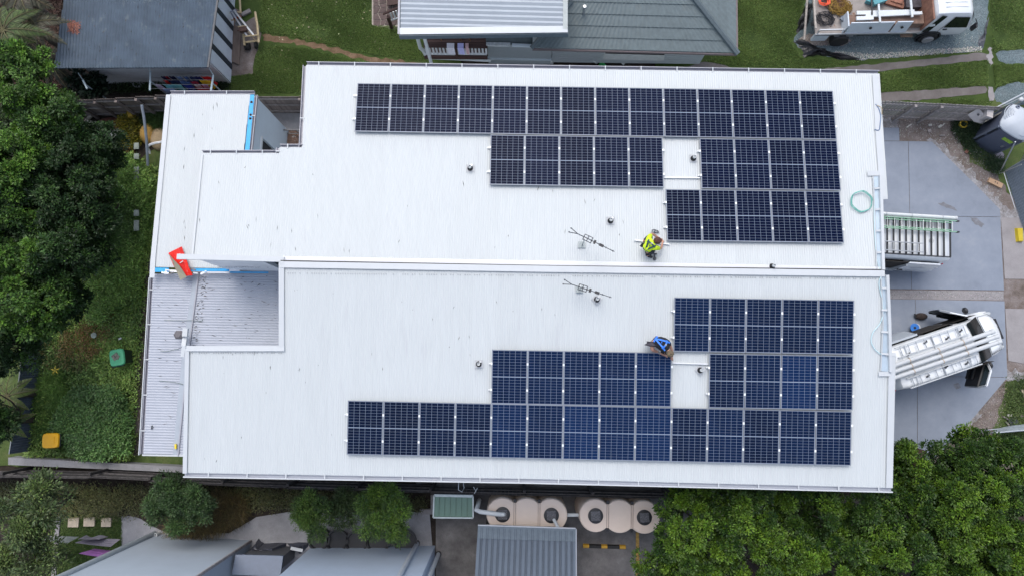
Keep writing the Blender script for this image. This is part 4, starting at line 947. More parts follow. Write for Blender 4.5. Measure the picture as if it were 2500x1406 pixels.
# slimline water tanks
M_tank = mat('beige_poly_tank', (.72, .60, .51), .5, var=.04, scale=2)
M_lid = mat('black_strainer', (.11, .11, .12), .6, var=.8, scale=25, bump=.6)
def tank(cs, rz, label, z=2.0):
    cen = P(*cs[1], z); t = thing('water_tank', label, 'water tank', (cen.x, cen.y, 0), group='beige slimline water tanks')
    pc = [P(*c, z) for c in cs]; R_ = rz
    body = MB(); n = 28
    d = (pc[2] - pc[0]).normalized(); nrm = Vector((-d.y, d.x, 0)); hw = (pc[1] - pc[0]).length / 2
    out = []
    def arc(c, a0, a1, k):
        for i in range(k + 1):
            a = a0 + (a1 - a0) * i / k; out.append(c + d * (R_ * math.cos(a)) + nrm * (R_ * math.sin(a)))
    th = math.acos(min(.99, (hw - .03) / R_))
    arc(pc[0], th, 2 * math.pi - th, 22); arc(pc[1], math.pi + th, 2 * math.pi - th, 10); arc(pc[2], -math.pi + th, math.pi - th, 22); arc(pc[1], th, math.pi - th, 10)
    m_ = len(out); ce = sum(out, Vector()) / m_; vs = []; prof = [(1, 0)]
    zz = 0.05
    while zz < z - .3: prof += [(1, zz), (.985, zz + .05), (1, zz + .1)]; zz += .14
    prof += [(1, z - .16), (.99, z - .07), (.965, z - .02), (.93, z)]
    for f, h in prof:
        for p in out:
            own = min(pc, key=lambda c: (c - p).length); q_ = own + (p - own) * f; vs.append((q_.x, q_.y, h))
    fs = [(i * m_ + k, i * m_ + (k + 1) % m_, (i + 1) * m_ + (k + 1) % m_, (i + 1) * m_ + k) for i in range(len(prof) - 1) for k in range(m_)]
    body.add(vs, fs); top = vs[-m_:]
    tri = tessellate_polygon([[Vector((p[0], p[1], 0)) for p in top]]); body.add([(p[0], p[1], z) for p in top], [tuple(x) for x in tri])
    part('body', body, M_tank, t)
    for c in (pc[0], pc[2]):
        ring = part('inlet_ring', MB().lathe((c.x, c.y, z - .01), [(.34, 0), (.34, .03), (.29, .03), (.29, .0)], 28), M_tank, t, smooth=True)
        part('strainer', MB().lathe((c.x, c.y, z + .005), [(.285, 0), (.285, .03), (.2, .045), (0, .045)], 28), M_dark, ring, smooth=True)
        part('strainer_mesh', MB().box((c.x, c.y, z + .06), (.34, .34, .02), R(2)), M_lid, ring)
    for i in (0, 1):
        c = (pc[i] + pc[i + 1]) / 2
        for s_ in (-.035, .035):
            part('seam', MB().beam(c + d * s_ - nrm * (R_ - .2) + Vector((0, 0, .012)), c + d * s_ + nrm * (R_ - .2) + Vector((0, 0, .012)), .012, .03), mat('tank_seam', (.25, .2, .18), .6), t)
        for s_ in (-1, 1): part('tie_bolt', MB().box(c + nrm * s_ * (R_ - .12) + Vector((0, 0, -.05)), (.1, .12, .1)), M_dark, t)
    return t, pc
t1, pc1 = tank([(1227, 1255), (1286, 1256), (1346, 1257)], .62, 'beige triple lobed water tank fed by the white pipe, partly under the carport')
t2, pc2 = tank([(1454, 1258), (1513, 1260), (1573, 1262)], .62, 'beige triple lobed water tank beside the tree, with both lids clear')
single('inlet_pipe', MB().tube([P(1170, 1220, 1.2), P(1166, 1235, 1.9), P(1163, 1244, 2.15), P(1172, 1248, 2.2), P(1215, 1254, 2.2), P(1229, 1255, 2.15), P(1230, 1255, 2.06)], .085, 12), M_pipe, 'thick white pipe running into the left tank lid', 'pipe', smooth=True)
single('overflow_pipe', MB().tube([P(1352, 1267, 2.15), P(1358, 1278, 2.3), P(1362, 1286, 2.45)], .06, 10), M_pipe, 'short white pipe between the tank lid and the carport roof', 'pipe', smooth=True)
single('link_pipe', MB().tube([P(1384, 1256, 1.7), P(1415, 1256, 1.7)], .07, 10), M_pipe, 'white coupling pipe joining the two beige tanks', 'pipe', smooth=True)
ws = thing('wheel_stop', 'black and yellow striped wheel stop on old concrete below the tanks', 'wheel stop', P(1475, 1332, 0))
a = P(1423, 1331, 0); b = P(1527, 1334, 0); d = (b - a) / 7
for k in range(7):
    p0 = a + d * k + d * .01; p1 = a + d * (k + .98); mb = MB(); s_ = Vector((0, .09, 0))
    mb.add([p0 - s_, p1 - s_, p1 + s_, p0 + s_, p0 - s_ * .5 + Vector((0, 0, .11)), p1 - s_ * .5 + Vector((0, 0, .11)), p1 + s_ * .5 + Vector((0, 0, .11)), p0 + s_ * .5 + Vector((0, 0, .11))], [(0, 1, 5, 4), (1, 2, 6, 5), (2, 3, 7, 6), (3, 0, 4, 7), (4, 5, 6, 7)])
    part('stripe', mb, mat('wheelstop_yellow', (.5, .28, .02), .6, var=.2) if k % 3 == 0 else M_rubber, ws)
# cables and small things in the gap under the roof edge
single('loose_cable', MB().tube([P(1120, 1178, 4.5), P(1119, 1195, 4.2), P(1128, 1200, 4), P(1133, 1190, 3.8), P(1131, 1178, 4.2)], .012, 5), M_whiteflash, 'looped white cable hanging under the roof edge near the green shed', 'cable')
single('loose_cable', MB().tube([P(1156, 1188, 3), P(1162, 1198, 2.6), P(1158, 1204, 2.4), P(1166, 1190, 2.4)], .012, 5), M_whiteflash, 'short tangled cable on the fence right of the green shed', 'cable')
# washing and umbrella on the small lawn, bottom left
cloth('sheet', 190, 242, 1316, 1.7, .55, (.33, .31, .36), 'mauve grey bed sheet hanging over the small lawn', 'sheet', 'washing over the small lawn', 31, .03)
def awn(nm, pts, zs, col, label, cat):
    q = [P(u, v, z) for (u, v), z in zip(pts, zs)]; mb = MB(); n = 10; vs = []
    for j in range(4):
        for i in range(n + 1):
            f = j / 3; t = i / n; p = q[0].lerp(q[1], t).lerp(q[3].lerp(q[2], t), f); vs.append(p + Vector((0, 0, .035 * math.sin(i * 2.1 + j))))
    fs = [(j * (n + 1) + i, (j + 1) * (n + 1) + i, (j + 1) * (n + 1) + i + 1, j * (n + 1) + i + 1) for j in range(3) for i in range(n)]
    k = len(vs); mb.add(vs + [v - Vector((0, 0, .012)) for v in vs], fs + [tuple(x + k for x in f[::-1]) for f in fs])
    single(nm, mb, mat('cloth_' + nm + label[:5], col, .85, var=.12, scale=6), label, cat, smooth=True)
awn('hung_sheet', [(182, 1324), (216, 1312), (293, 1316), (270, 1334)], (1.6, 1.2, 1.2, 1.6), (.28, .26, .31), 'mauve grey sheet drying above the small lawn', 'sheet')
awn('hung_towel', [(192, 1350), (232, 1338), (280, 1345), (250, 1359)], (1.6, 1.1, 1.1, 1.6), (.52, .22, .58), 'bright purple pink towel drying beside the tall grey building', 'towel')
awn('hung_sheet', [(80, 1316), (110, 1306), (192, 1310), (165, 1325)], (1.6, 1.2, 1.2, 1.6), (.27, .3, .29), 'pale grey green sheet drying partly under the tree', 'sheet')
# porch roof at courtyard + rubbish cage
cage = thing('rubbish_cage', 'low steel cage full of soil and rubbish in the courtyard corner', 'cage', P(710, 340, 0))
q = [P(683, 318, .9), P(760, 318, .9), P(760, 370, .9), P(683, 370, .9)]
for a, b in ((q[0], q[1]), (q[0], q[3])):
    part('frame_rail', MB().beam(a, b, .05, .05).beam(a - Vector((0, 0, .45)), b - Vector((0, 0, .45)), .03, .03), M_darkgrey, cage)
for i in range(9):
    p = q[0].lerp(q[3], i / 6); part('cage_bar', MB().beam(p, Vector((p.x, p.y, 0)), .02, .02), M_darkgrey, cage)
single('ground_rubbish', MB().ball(P(712, 350, .0), .5, .6, .4, 14, 8), mat('brown_waste', (.16, .1, .075), .95, var=.5, scale=7, bump=1, spots=((.4, .38, .36), 9, .62, .05)), 'brown lumpy heap of soil and rubbish in the courtyard cage', 'rubbish')
# ---------------------------------------------------------------- vans
def mirror(mb):
    return mb
def loft(mb, secs, close=True):
    n = len(secs[0]); vs = [p for s in secs for p in s]
    fs = [(i * n + k, i * n + (k + 1) % n, (i + 1) * n + (k + 1) % n, (i + 1) * n + k) for i in range(len(secs) - 1) for k in range(n)]
    if close: fs += [tuple(range(n - 1, -1, -1)), tuple((len(secs) - 1) * n + k for k in range(n))]
    return mb.add(vs, fs)
def vsec(x, wb, zb, wr, zr, z0=.28, rr=.16, bulge=.0):
    """van cross-section: sill, belt line, roof edge rounded"""
    h = [(wb * .94, z0), (wb, z0 + .15), (wb, zb * .7), (wb, zb), (wr + (wb - wr) * .15, zr - rr * 1.1), (wr - rr * .15, zr - rr * .45), (wr - rr * .6, zr - rr * .1), (wr - rr * 1.3, zr), (wr * .4, zr + .025)]
    return [Vector((x, y, z)) for y, z in h] + [Vector((x, -y, z)) for y, z in reversed(h)]
def make_van(name, label, loc, rz, group):
    t = thing(name, label, 'van', loc, rz, group); w = dict(world=False)
    body = MB()
    secs = [vsec(-2.62, .80, 1.0, .70, 1.9, rr=.14), vsec(-2.56, .90, 1.05, .78, 2.02), vsec(-2.3, .935, 1.08, .82, 2.08), vsec(-1, .94, 1.1, .83, 2.1), vsec(.3, .94, 1.1, .83, 2.08), vsec(.72, .94, 1.1, .80, 2.02),
            vsec(1.2, .93, 1.08, .79, 1.62, rr=.1), vsec(1.62, .92, 1.0, .80, 1.24, rr=.1), vsec(2.1, .90, .85, .74, 1.14, rr=.14), vsec(2.42, .82, .75, .60, 1.0, rr=.16), vsec(2.62, .62, .6, .42, .78, rr=.14), vsec(2.68, .45, .5, .3, .62, rr=.1)]
    loft(body, secs); part('body', body, M_vanwhite, t, smooth=True, **w)
    ws = MB()                                          # windscreen
    pr = [(.70, .79, 2.05), (1.0, .80, 1.86), (1.3, .815, 1.60), (1.66, .83, 1.29)]; vs = []
    for x, hw, z in pr:
        for j in range(7):
            s_ = -1 + 2 * j / 6; vs.append((x - .10 * s_ * s_ * .6, s_ * hw, z + .03 - .02 * s_ * s_))
    ws.add(vs, [(i * 7 + j, (i + 1) * 7 + j, (i + 1) * 7 + j + 1, i * 7 + j + 1) for i in range(3) for j in range(6)])
    part('windscreen', ws, M_glass, t, smooth=True, **w)
    for s_ in (-1, 1):
        for xa, xb in ((.55, 1.35), (-.9, .35), (-2.3, -1.1)):
            q = [Vector((xa, s_ * .945, 1.15)), Vector((xb, s_ * .945, 1.15)), Vector((xb - (.35 if xb > 1 else 0), s_ * .87, 1.75)), Vector((xa, s_ * .87, 1.75))]
            if s_ < 0: q = q[::-1]
            part('side_window', MB().add(q, [(0, 1, 2, 3)]), M_glass, t, **w)
        for x in (-1.65, 1.75):
            whl = part('wheel', MB().lathe((x, s_ * .80, .34), [(.2, -.1), (.33, -.1), (.345, 0), (.33, .1), (.2, .1)], 24, M=Matrix.Rotation(R(90), 3, 'X')), M_rubber, t, smooth=True, **w)
            part('rim', MB().lathe((x, s_ * .83, .34), [(.05, -.06), (.19, -.07), (.2, .07), (.1, .04)], 16, M=Matrix.Rotation(R(90), 3, 'X')), M_steelrim, whl, world=False)
        part('headlight', MB().ball((2.34, s_ * .70, .84), .2, .1, .07, 12, 8), mat('lamp_glass', (.45, .48, .5), .15, coat=1, var=0), t, smooth=True, **w)
        part('tail_light', MB().box((-2.60, s_ * .8, 1.15), (.06, .14, .55)), mat('tail_red', (.45, .01, .02), .3, var=0), t, **w)
    part('bumper', MB().beam((-2.68, -.75, .45), (-2.68, .75, .45), .14, .2).tube([(-2.5, .7, .42), (-2.68, .6, .42)], .05), M_dark, t, **w)
    part('wiper', MB().tube([(1.6, .5, 1.36), (1.5, -.1, 1.44)], .012, 4).tube([(1.6, -.2, 1.36), (1.5, -.65, 1.4)], .012, 4), M_dark, t, **w)
    part('bonnet_seam', MB().tube([(1.66, -.80, 1.275), (1.72, 0, 1.30), (1.66, .80, 1.275)], .012, 4).tube([(1.7, .78, 1.23), (2.2, .74, 1.10), (2.45, .5, 1.0)], .008, 4).tube([(1.7, -.78, 1.23), (2.2, -.74, 1.10), (2.45, -.5, 1.0)], .008, 4), M_dark, t, **w)
    part('grille', MB().beam((2.66, -.42, .72), (2.66, .42, .72), .05, .14), M_dark, t, **w)
    for i in range(5):
        part('roof_rib', MB().box((-2.2 + i * .62, 0, 2.118), (.05, 1.2, .014)), M_vanwhite, t, **w)
    return t
# van 2 (lower, nose out to the right): roof front edge measured at (2382,836)
h2 = R(18.4); f2 = Vector((math.cos(h2), math.sin(h2), 0)); pR = P(2382, 836, 2.08)
loc2 = Vector((pR.x, pR.y, 0)) - f2 * .70
van2 = make_van('white_van', 'white van with open front doors, silver ladders and three white pipes on its roof', loc2, h2, 'white vans on the driveway')
h1 = R(176.4); f1 = Vector((math.cos(h1), math.sin(h1), 0)); pR = P(2322, 586, 2.06)
loc1 = Vector((pR.x, pR.y, 0)) + f1 * 2.56
van1 = make_van('white_van', 'white van backed out from the garage with a green ladder on its black roof rack', loc1, h1, 'white vans on the driveway')
def on_van(nm, label, cat, loc, h, grp=None): return thing(nm, label, cat, loc, h, grp)
W0 = dict(world=False)
# van 1 rack, ladders, pipe
rk = part('roof_rack', MB().beam((-2.45, .72, 2.2), (1.2, .72, 2.2), .05, .05).beam((-2.45, -.72, 2.2), (1.2, -.72, 2.2), .05, .05), M_darkgrey, van1, **W0)
for i in range(15): part('rack_bar', MB().beam((-2.4 + i * .245, -.72, 2.26), (-2.4 + i * .245, .72, 2.26), .05, .05), M_dark, rk, world=False)
def ladder(nm, label, loc, h, x0, x1, y0, y1, z, m, mr, n, rail_w=.07, grp='ladders on the van roofs', cap=None):
    t = on_van(nm, label, 'ladder', loc, h, grp)
    for y in (y0, y1):
        part('rail', MB().beam((x0, y, z), (x1, y, z), .03, rail_w), m, t, **W0)
        if cap: part('rubber_foot', MB().box((x0 - .03, y, z), (.09, .06, .09)), cap, t, **W0)
    for i in range(n):
        x = x0 + (x1 - x0) * (i + .6) / n
        part('rung', MB().tube([(x, y0, z), (x, y1, z)], .014, 6), mr, t, **W0)
    return t
M_green = mat('green_fibreglass', (.22, .42, .28), .5, var=.1)
ladder('extension_ladder', 'long green fibreglass ladder on the upper van, beside the white pipe', loc1, h1, -2.62, 1.6, -.69, -.26, 2.33, M_green, M_alu, 15, cap=M_dark)
ladder('extension_ladder', 'second fly section lying inside the green ladder on the upper van', loc1, h1, -2.45, 1.4, -.62, -.33, 2.31, M_green, M_darkgrey, 15, rail_w=.05)
ladder('step_ladder', 'silver step ladder lying on the upper van near its open side door', loc1, h1, -1.3, .95, .28, .62, 2.36, M_alu, M_alu, 7, rail_w=.08)
tt = on_van('conduit_tube', 'long white storage tube along the far edge of the upper van roof', 'tube', loc1, h1)
part('tube', MB().tube([(-2.62, -.83, 2.25), (1.3, -.83, 2.25)], .075, 12), M_pipe, tt, smooth=True, **W0)
for x in (-2.1, -.9, .1): part('tube_strap', MB().tube([(x - .02, -.83, 2.25), (x + .02, -.83, 2.25)], .083, 12), M_alu, tt, **W0)
part('end_cap', MB().tube([(-2.66, -.83, 2.25), (-2.58, -.83, 2.25)], .085, 12), M_whiteflash, tt, **W0)
part('roof_vent', MB().lathe((-1.75, .1, 2.11), [(.1, 0), (.09, .04), (0, .05)], 16), M_whiteflash, van1, smooth=True, **W0)
# open side door and interior of van 1 (near side = towards bottom of picture = local +y since it faces left)
part('door_opening', MB().box((-.35, .955, 1.15), (1.35, .03, 1.5)), mat('van_interior', (.03, .026, .022), .8, var=.5, scale=9), van1, label='open side doorway with dark cluttered interior', **W0)
sd1 = MB(); prof = [(1.02, .45), (1.09, .6), (1.10, 1.1), (1.05, 1.5), (.99, 1.85)]
for (a, b) in zip(prof, prof[1:]):
    sd1.add([(-2.35, a[0], a[1]), (-1.0, a[0], a[1]), (-1.0, b[0], b[1]), (-2.25, b[0], b[1])], [(0, 1, 2, 3)])
    sd1.add([(-2.35, a[0] - .05, a[1]), (-1.0, a[0] - .05, a[1]), (-1.0, b[0] - .05, b[1]), (-2.25, b[0] - .05, b[1])], [(3, 2, 1, 0)])
sd1.beam((-2.25, .965, 1.86), (-1.0, .965, 1.86), .06, .03).box((-1.0, 1.04, 1.1), (.02, .08, 1.3))
dr = part('sliding_door', sd1, M_vanwhite, van1, label='white sliding side door pushed back', smooth=True, **W0)
part('door_handle', MB().box((-1.12, 1.12, 1.0), (.2, .04, .05)), M_dark, dr, **W0)
part('door_lettering', MB().box((-1.65, 1.085, 1.35), (.55, .006, .02)).box((-1.62, 1.072, 1.44), (.4, .006, .03)).box((-1.7, 1.10, 1.26), (.62, .006, .015)), mat('grey_lettering', (.45, .48, .52), .5, var=0), dr, **W0)
part('running_board', MB().box((-.2, 1.0, .42), (1.9, .16, .05)), M_whiteflash, van1, **W0)
# van 2 roof load
ladder('extension_ladder', 'silver ladder along the far side of the lower van roof', loc2, h2, -2.4, .55, .42, .80, 2.19, M_whiteflash, M_alu, 9, rail_w=.08)
ladder('extension_ladder', 'silver ladder along the near side of the lower van roof', loc2, h2, -2.4, .55, -.80, -.42, 2.19, M_whiteflash, M_alu, 9, rail_w=.08)
for i, (y, x1_) in enumerate([(.22, 1.35), (.0, 1.42), (-.22, 1.45)]):
    tt = on_van('storage_pipe', ['long white roof pipe nearest the far ladder of the lower van', 'middle one of the three long white pipes on the lower van', 'long white roof pipe nearest the near ladder of the lower van'][i], 'pipe', loc2, h2, 'three white pipes on the lower van')
    part('pipe', MB().tube([(-3.2, y, 2.30), (x1_, y, 2.30)], .082, 14), M_whiteflash, tt, smooth=True, **W0)
    part('end_cap', MB().tube([(x1_ - .1, y, 2.30), (x1_ + .04, y, 2.30)], .092, 14), M_whiteflash, tt, smooth=True, **W0)
    for x in (-2.1, -.9, .1): part('strap', MB().tube([(x - .015, y, 2.3), (x + .015, y, 2.3)], .09, 14), mat('tan_strap', (.42, .33, .25), .8, var=0), tt, **W0)
for i in range(3): part('rack_bar', MB().beam((-2.0 + i * 1.1, -.82, 2.14), (-2.0 + i * 1.1, .82, 2.14), .03, .02), M_alu, van2, **W0)
for (x, y) in [(-2.0, .4), (-1.2, .62), (-.35, .5), (.25, .6), (-1.6, -.6), (-.8, -.5), (0, -.62)]:
    part('rack_foot', MB().add([(x, y, 2.15), (x + .12, y, 2.15), (x + .1, y + .1, 2.15)], [(0, 1, 2)]).box((x, y, 2.14), (.08, .06, .03)), M_dark, van2, **W0)
def front_door(s_, ang, lab):
    """hinged at the front, swings outwards; s_ = +1 left side"""
    hinge = Vector((1.35, s_ * .93, 0)); a = s_ * -ang
    M = Matrix.Translation(hinge) @ Matrix.Rotation(a, 4, 'Z')
    def T(x, y, z): return M @ Vector((x, y * s_, z))
    prof = [(.0, .42), (.05, .55), (.05, 1.1), (-.0, 1.25)]
    ds = MB(); L_ = -1.12
    for (a_, b_) in zip(prof, prof[1:]): ds.add([T(0, a_[0], a_[1]), T(L_, a_[0], a_[1]), T(L_, b_[0], b_[1]), T(0, b_[0], b_[1])], [(0, 1, 2, 3)])
    for (xa, za, xb, zb_) in ((0, 1.25, -.45, 1.88), (-.45, 1.88, L_ + .05, 1.88), (L_ + .05, 1.88, L_, 1.25)):
        ya = 0 if za < 1.5 else -.13; yb = 0 if zb_ < 1.5 else -.13
        ds.beam(T(xa, ya, za), T(xb, yb, zb_), .05, .07)
    d = part('front_door', ds, M_vanwhite, van2, label=lab, smooth=False, **W0)
    inn = MB(); inn.add([T(-.04, -.06, .45), T(L_ + .03, -.06, .45), T(L_ + .03, -.05, 1.22), T(-.04, -.05, 1.22)], [(0, 1, 2, 3)])
    inn.add([T(-.04, -.06, .45), T(L_ + .03, -.06, .45), T(L_ + .03, .02, .43), T(-.04, .02, .43)], [(0, 1, 2, 3)]); inn.add([T(-.04, -.05, 1.22), T(L_ + .03, -.05, 1.22), T(L_ + .03, .0, 1.25), T(-.04, .0, 1.25)], [(0, 1, 2, 3)])
    inn.box(T(-.55, -.1, .85), (.5, .06, .08), M=Matrix.Rotation(a, 3, 'Z')).box(T(-.5, -.1, .55), (.6, .08, .12), M=Matrix.Rotation(a, 3, 'Z'))
    part('door_lining', inn, M_dark, d, **W0)
    part('door_window', MB().add([T(-.08, -.01, 1.26), T(L_ + .04, -.01, 1.26), T(L_ + .09, -.12, 1.85), T(-.46, -.12, 1.85)], [(0, 1, 2, 3)]), mat('tinted_glass', (.06, .09, .09), .1, coat=1, var=0), d, **W0)
    part('wing_mirror', MB().ball(T(-.12, .2, 1.22), .1, .14, .13, 10, 8), M_dark, d, smooth=True, **W0)
front_door(1, R(30), 'open front door on the garage side')
front_door(-1, R(52), 'open front door swung wide towards the trees')
for s_ in (1, -1): part('doorway', MB().box((.85, s_ * .948, 1.1), (.95, .01, 1.3)), mat('van_interior', (.03, .026, .022), .8), van2, **W0)
part('doorway', MB().box((-.45, .955, 1.1), (1.3, .02, 1.4)), mat('van_interior', (.03, .026, .022), .8), van2, **W0)
sd2 = MB(); prof = [(1.05, .45), (1.14, .6), (1.15, 1.1), (1.08, 1.5), (1.0, 1.85)]
for (a, b) in zip(prof, prof[1:]): sd2.add([(-2.5, a[0], a[1]), (-1.2, a[0], a[1]), (-1.2, b[0], b[1]), (-2.4, b[0], b[1])], [(0, 1, 2, 3)])
sd2.beam((-2.4, .98, 1.86), (-1.2, .98, 1.86), .08, .03)
part('sliding_door', sd2, mat('silver_grey_paint', (.42, .46, .5), .35, var=.04, coat=.4), van2, smooth=True, **W0)

# ---------------------------------------------------------------- truck, top right
TR = P(2130, 82, .0)
truck = thing('truck', 'white cab truck with open tool tray full of cords, parked on the blue gravel', 'truck', TR, 0)
th_ = R(1.3)
tx = Vector((math.cos(th_), math.sin(th_), 0)); ty = Vector((-tx.y, tx.x, 0))
def TW(u, v, z): return P(u, v, z)
z0t = 1.0
A0 = P(1990, 84, .9); tw_ = 1.95                    # near (picture-bottom) edge of the deck
def T3(x, y, z): return Vector((A0.x, A0.y, 0)) + tx * x + ty * y + Vector((0, 0, z))
LD = (P(2246, 77, .9) - A0).length
part('chassis', MB().beam(T3(0, .6, .65), T3(LD + 1.8, .6, .65), .12, .2).beam(T3(0, 1.4, .65), T3(LD + 1.8, 1.4, .65), .12, .2), M_darkgrey, truck)
part('tray_deck', MB().add([T3(0, 0, .86), T3(LD, 0, .86), T3(LD, tw_, .86), T3(0, tw_, .86), T3(0, 0, .92), T3(LD, 0, .92), T3(LD, tw_, .92), T3(0, tw_, .92)], [(0, 3, 2, 1), (4, 5, 6, 7), (0, 1, 5, 4), (1, 2, 6, 5), (2, 3, 7, 6), (3, 0, 4, 7)]), mat('grey_worn_deck', (.3, .27, .25), .8, var=.2, scale=4, spots=((.2, .1, .06), 4, .62, .1)), truck)
part('tray_edge', MB().beam(T3(0, -.02, .88), T3(LD, -.02, .88), .05, .09), M_alu, truck)
# side toolbox with pale doors leaning out
xb0 = (P(2057, 70, 1.0) - A0).length; xb1 = (P(2212, 70, 1.0) - A0).length
def side(x0, x1, m, nm='toolbox_door', lab=None):
    return part(nm, MB().add([T3(x0, 0, .93), T3(x1, 0, .93), T3(x1, .12, 1.55), T3(x0, .12, 1.55), T3(x0, .04, .93), T3(x1, .04, .93), T3(x1, .16, 1.55), T3(x0, .16, 1.55)], [(0, 1, 2, 3), (7, 6, 5, 4), (3, 2, 6, 7), (1, 5, 6, 2), (0, 3, 7, 4), (0, 4, 5, 1)]), m, truck, label=lab)
M_tbox = mat('toolbox_white', (.62, .68, .74), .4, .1, var=.05)
s1 = side(xb0 + .1, xb0 + .1 + (xb1 - xb0) * .68, M_tbox); s2 = side(xb0 + .15 + (xb1 - xb0) * .70, xb1, M_tbox)
part('latch', MB().lathe(T3(xb0 + 1.0, .02, 1.3), [(.06, 0), (.06, .03), (0, .03)], 12, M=Matrix.Rotation(R(75), 3, 'X')), M_dark, s1)
part('latch', MB().lathe(T3(xb1 - .35, .02, 1.3), [(.06, 0), (.06, .03), (0, .03)], 12, M=Matrix.Rotation(R(75), 3, 'X')), M_dark, s2)
part('toolbox_floor', MB().prism([(T3(xb0, .17, 0).x, T3(xb0, .17, 0).y), (T3(xb1 + .6, .17, 0).x, T3(xb1 + .6, .17, 0).y), (T3(xb1 + .6, .62, 0).x, T3(xb1 + .6, .62, 0).y), (T3(xb0, .62, 0).x, T3(xb0, .62, 0).y)], .93, 1.3), mat('rusty_brown_box', (.2, .13, .1), .85, var=.35, scale=5), truck)
part('toolbox_end', MB().beam(T3(xb0, .02, 1.2), T3(xb0, .66, 1.2), .05, .62), M_tbox, truck)
part('lower_locker', MB().box(T3(.35, .02, .55), (.62, .12, .42), th_), M_tbox, truck)
part('mudguard', MB().beam(T3(.9, .1, .72), T3(1.7, .1, .72), .3, .04), M_alu, truck)
for (x) in (1.25,):
    whl = part('wheel', MB().lathe(T3(x, -.02, .38), [(.22, -.13), (.37, -.13), (.39, 0), (.37, .13), (.22, .13)], 26, M=Matrix.Rotation(R(90), 3, 'X')), M_rubber, truck, smooth=True)
    part('rim', MB().lathe(T3(x, -.10, .38), [(.1, -.02), (.2, -.05), (.23, .05), (.1, .0)], 18, M=Matrix.Rotation(R(90), 3, 'X')), M_steelrim, whl, smooth=True)
xf = (P(2262, 80, .4) - A0).length
whl = part('wheel', MB().lathe(T3(xf, .04, .38), [(.22, -.11), (.37, -.11), (.39, 0), (.37, .11), (.22, .11)], 26, M=Matrix.Rotation(R(90), 3, 'X')), M_rubber, truck, smooth=True)
part('rim', MB().lathe(T3(xf, -.05, .38), [(.05, .03), (.2, .0), (.23, .08), (.22, .1)], 18, M=Matrix.Rotation(R(90), 3, 'X')), M_steelrim, whl, smooth=True)
part('fuel_tank', MB().tube([T3(2.1, .35, .5), T3(3.2, .35, .5)], .25, 14), M_dark, truck, smooth=True)
# cab
cab = MB(); cx0 = LD + .12; cl_ = 1.85; cw = tw_ / 2 - .03; cyc = tw_ / 2
def csec(x, z1, wb, wr, z0=.45):
    h = [(wb * .96, z0), (wb, z0 + .2), (wb, 1.3), (wr + .02, z1 - .2), (wr - .06, z1 - .05), (wr - .22, z1)]
    return [T3(x, cyc - y, z) for y, z in h] + [T3(x, cyc + y, z) for y, z in reversed(h)]
loft(cab, [csec(cx0 - .02, 1.9, .86, .74), csec(cx0 + .05, 2.02, .92, .8), csec(cx0 + .55, 2.12, .96, .83), csec(cx0 + 1.25, 2.1, .96, .83), csec(cx0 + 1.5, 1.95, .95, .8), csec(cx0 + 1.78, 1.45, .94, .84), csec(cx0 + 1.9, 1.2, .9, .82), csec(cx0 + 1.93, .8, .86, .8)])
part('cab', cab, M_vanwhite, truck, smooth=True)
yy = cyc - .965
part('cab_window', MB().add([T3(cx0 + .66, yy - .025, 1.25), T3(cx0 + 1.66, yy - .015, 1.2), T3(cx0 + 1.4, yy + .085, 1.88), T3(cx0 + .76, yy + .085, 1.92)], [(0, 1, 2, 3)]), M_glass, truck)
part('rear_quarter_panel', MB().add([T3(cx0 - .03, yy + .0, .8), T3(cx0 + .22, yy - .03, .85), T3(cx0 + .42, yy + .10, 1.95), T3(cx0 + .2, yy + .12, 1.99)], [(0, 1, 2, 3)]), M_glass, truck)
part('door_seam', MB().tube([T3(cx0 + .62, yy - .005, .7), T3(cx0 + .62, yy - .012, 1.2), T3(cx0 + .8, yy + .10, 1.9)], .008, 4), M_darkgrey, truck)
part('door_handle', MB().box(T3(cx0 + .82, yy - .02, 1.08), (.16, .04, .06), th_), M_dark, truck)
part('wing_mirror', MB().tube([T3(cx0 + 1.62, yy + .05, 1.85), T3(cx0 + 1.78, yy - .1, 1.7), T3(cx0 + 1.74, yy - .12, 1.25)], .02, 6).box(T3(cx0 + 1.76, yy - .14, 1.5), (.07, .2, .36), th_), M_dark, truck)
part('wheel_arch', MB().lathe(T3(xf, .0, .38), [(.44, -.03), (.44, .03), (.5, .03), (.5, -.03)], 26, M=Matrix.Rotation(R(90), 3, 'X')), M_dark, truck)
ws = MB().add([T3(cx0 + 1.52, cyc - .74, 1.93), T3(cx0 + 1.52, cyc + .74, 1.93), T3(cx0 + 1.8, cyc + .78, 1.42), T3(cx0 + 1.8, cyc - .78, 1.42)], [(0, 3, 2, 1)]); part('windscreen', ws, M_glass, truck)
for k in range(6): part('roof_rib', MB().beam(T3(cx0 + .3, cyc - .5 + k * .2, 2.125), T3(cx0 + 1.2, cyc - .5 + k * .2, 2.125), .06, .012), M_vanwhite, truck)
part('step', MB().box(T3(LD - .35, .1, .5), (.5, .25, .06), th_), mat('rusty_steel2', (.3, .2, .14), .8, var=.4), truck)
part('headboard', MB().beam(T3(LD + .02, .05, 1.4), T3(LD + .02, tw_, 1.4), .06, 1.0), mat('rusty_frame', (.26, .13, .09), .8, var=.4, scale=7), truck)
part('tail_post', MB().tube([T3(-.25, .0, .4), T3(-.25, tw_, 1.1)], .05, 8).tube([T3(-.1, .1, 1.2), T3(-.1, tw_, 1.25)], .045, 8), mat('old_pipe_steel', (.42, .38, .34), .6, var=.3, scale=9), truck)
part('rear_rail', MB().beam(T3(.1, .05, 1.15), T3(1.2, .05, 1.15), .05, .06).beam(T3(.1, .05, .9), T3(.1, .05, 1.15), .05, .05), M_alu, truck)
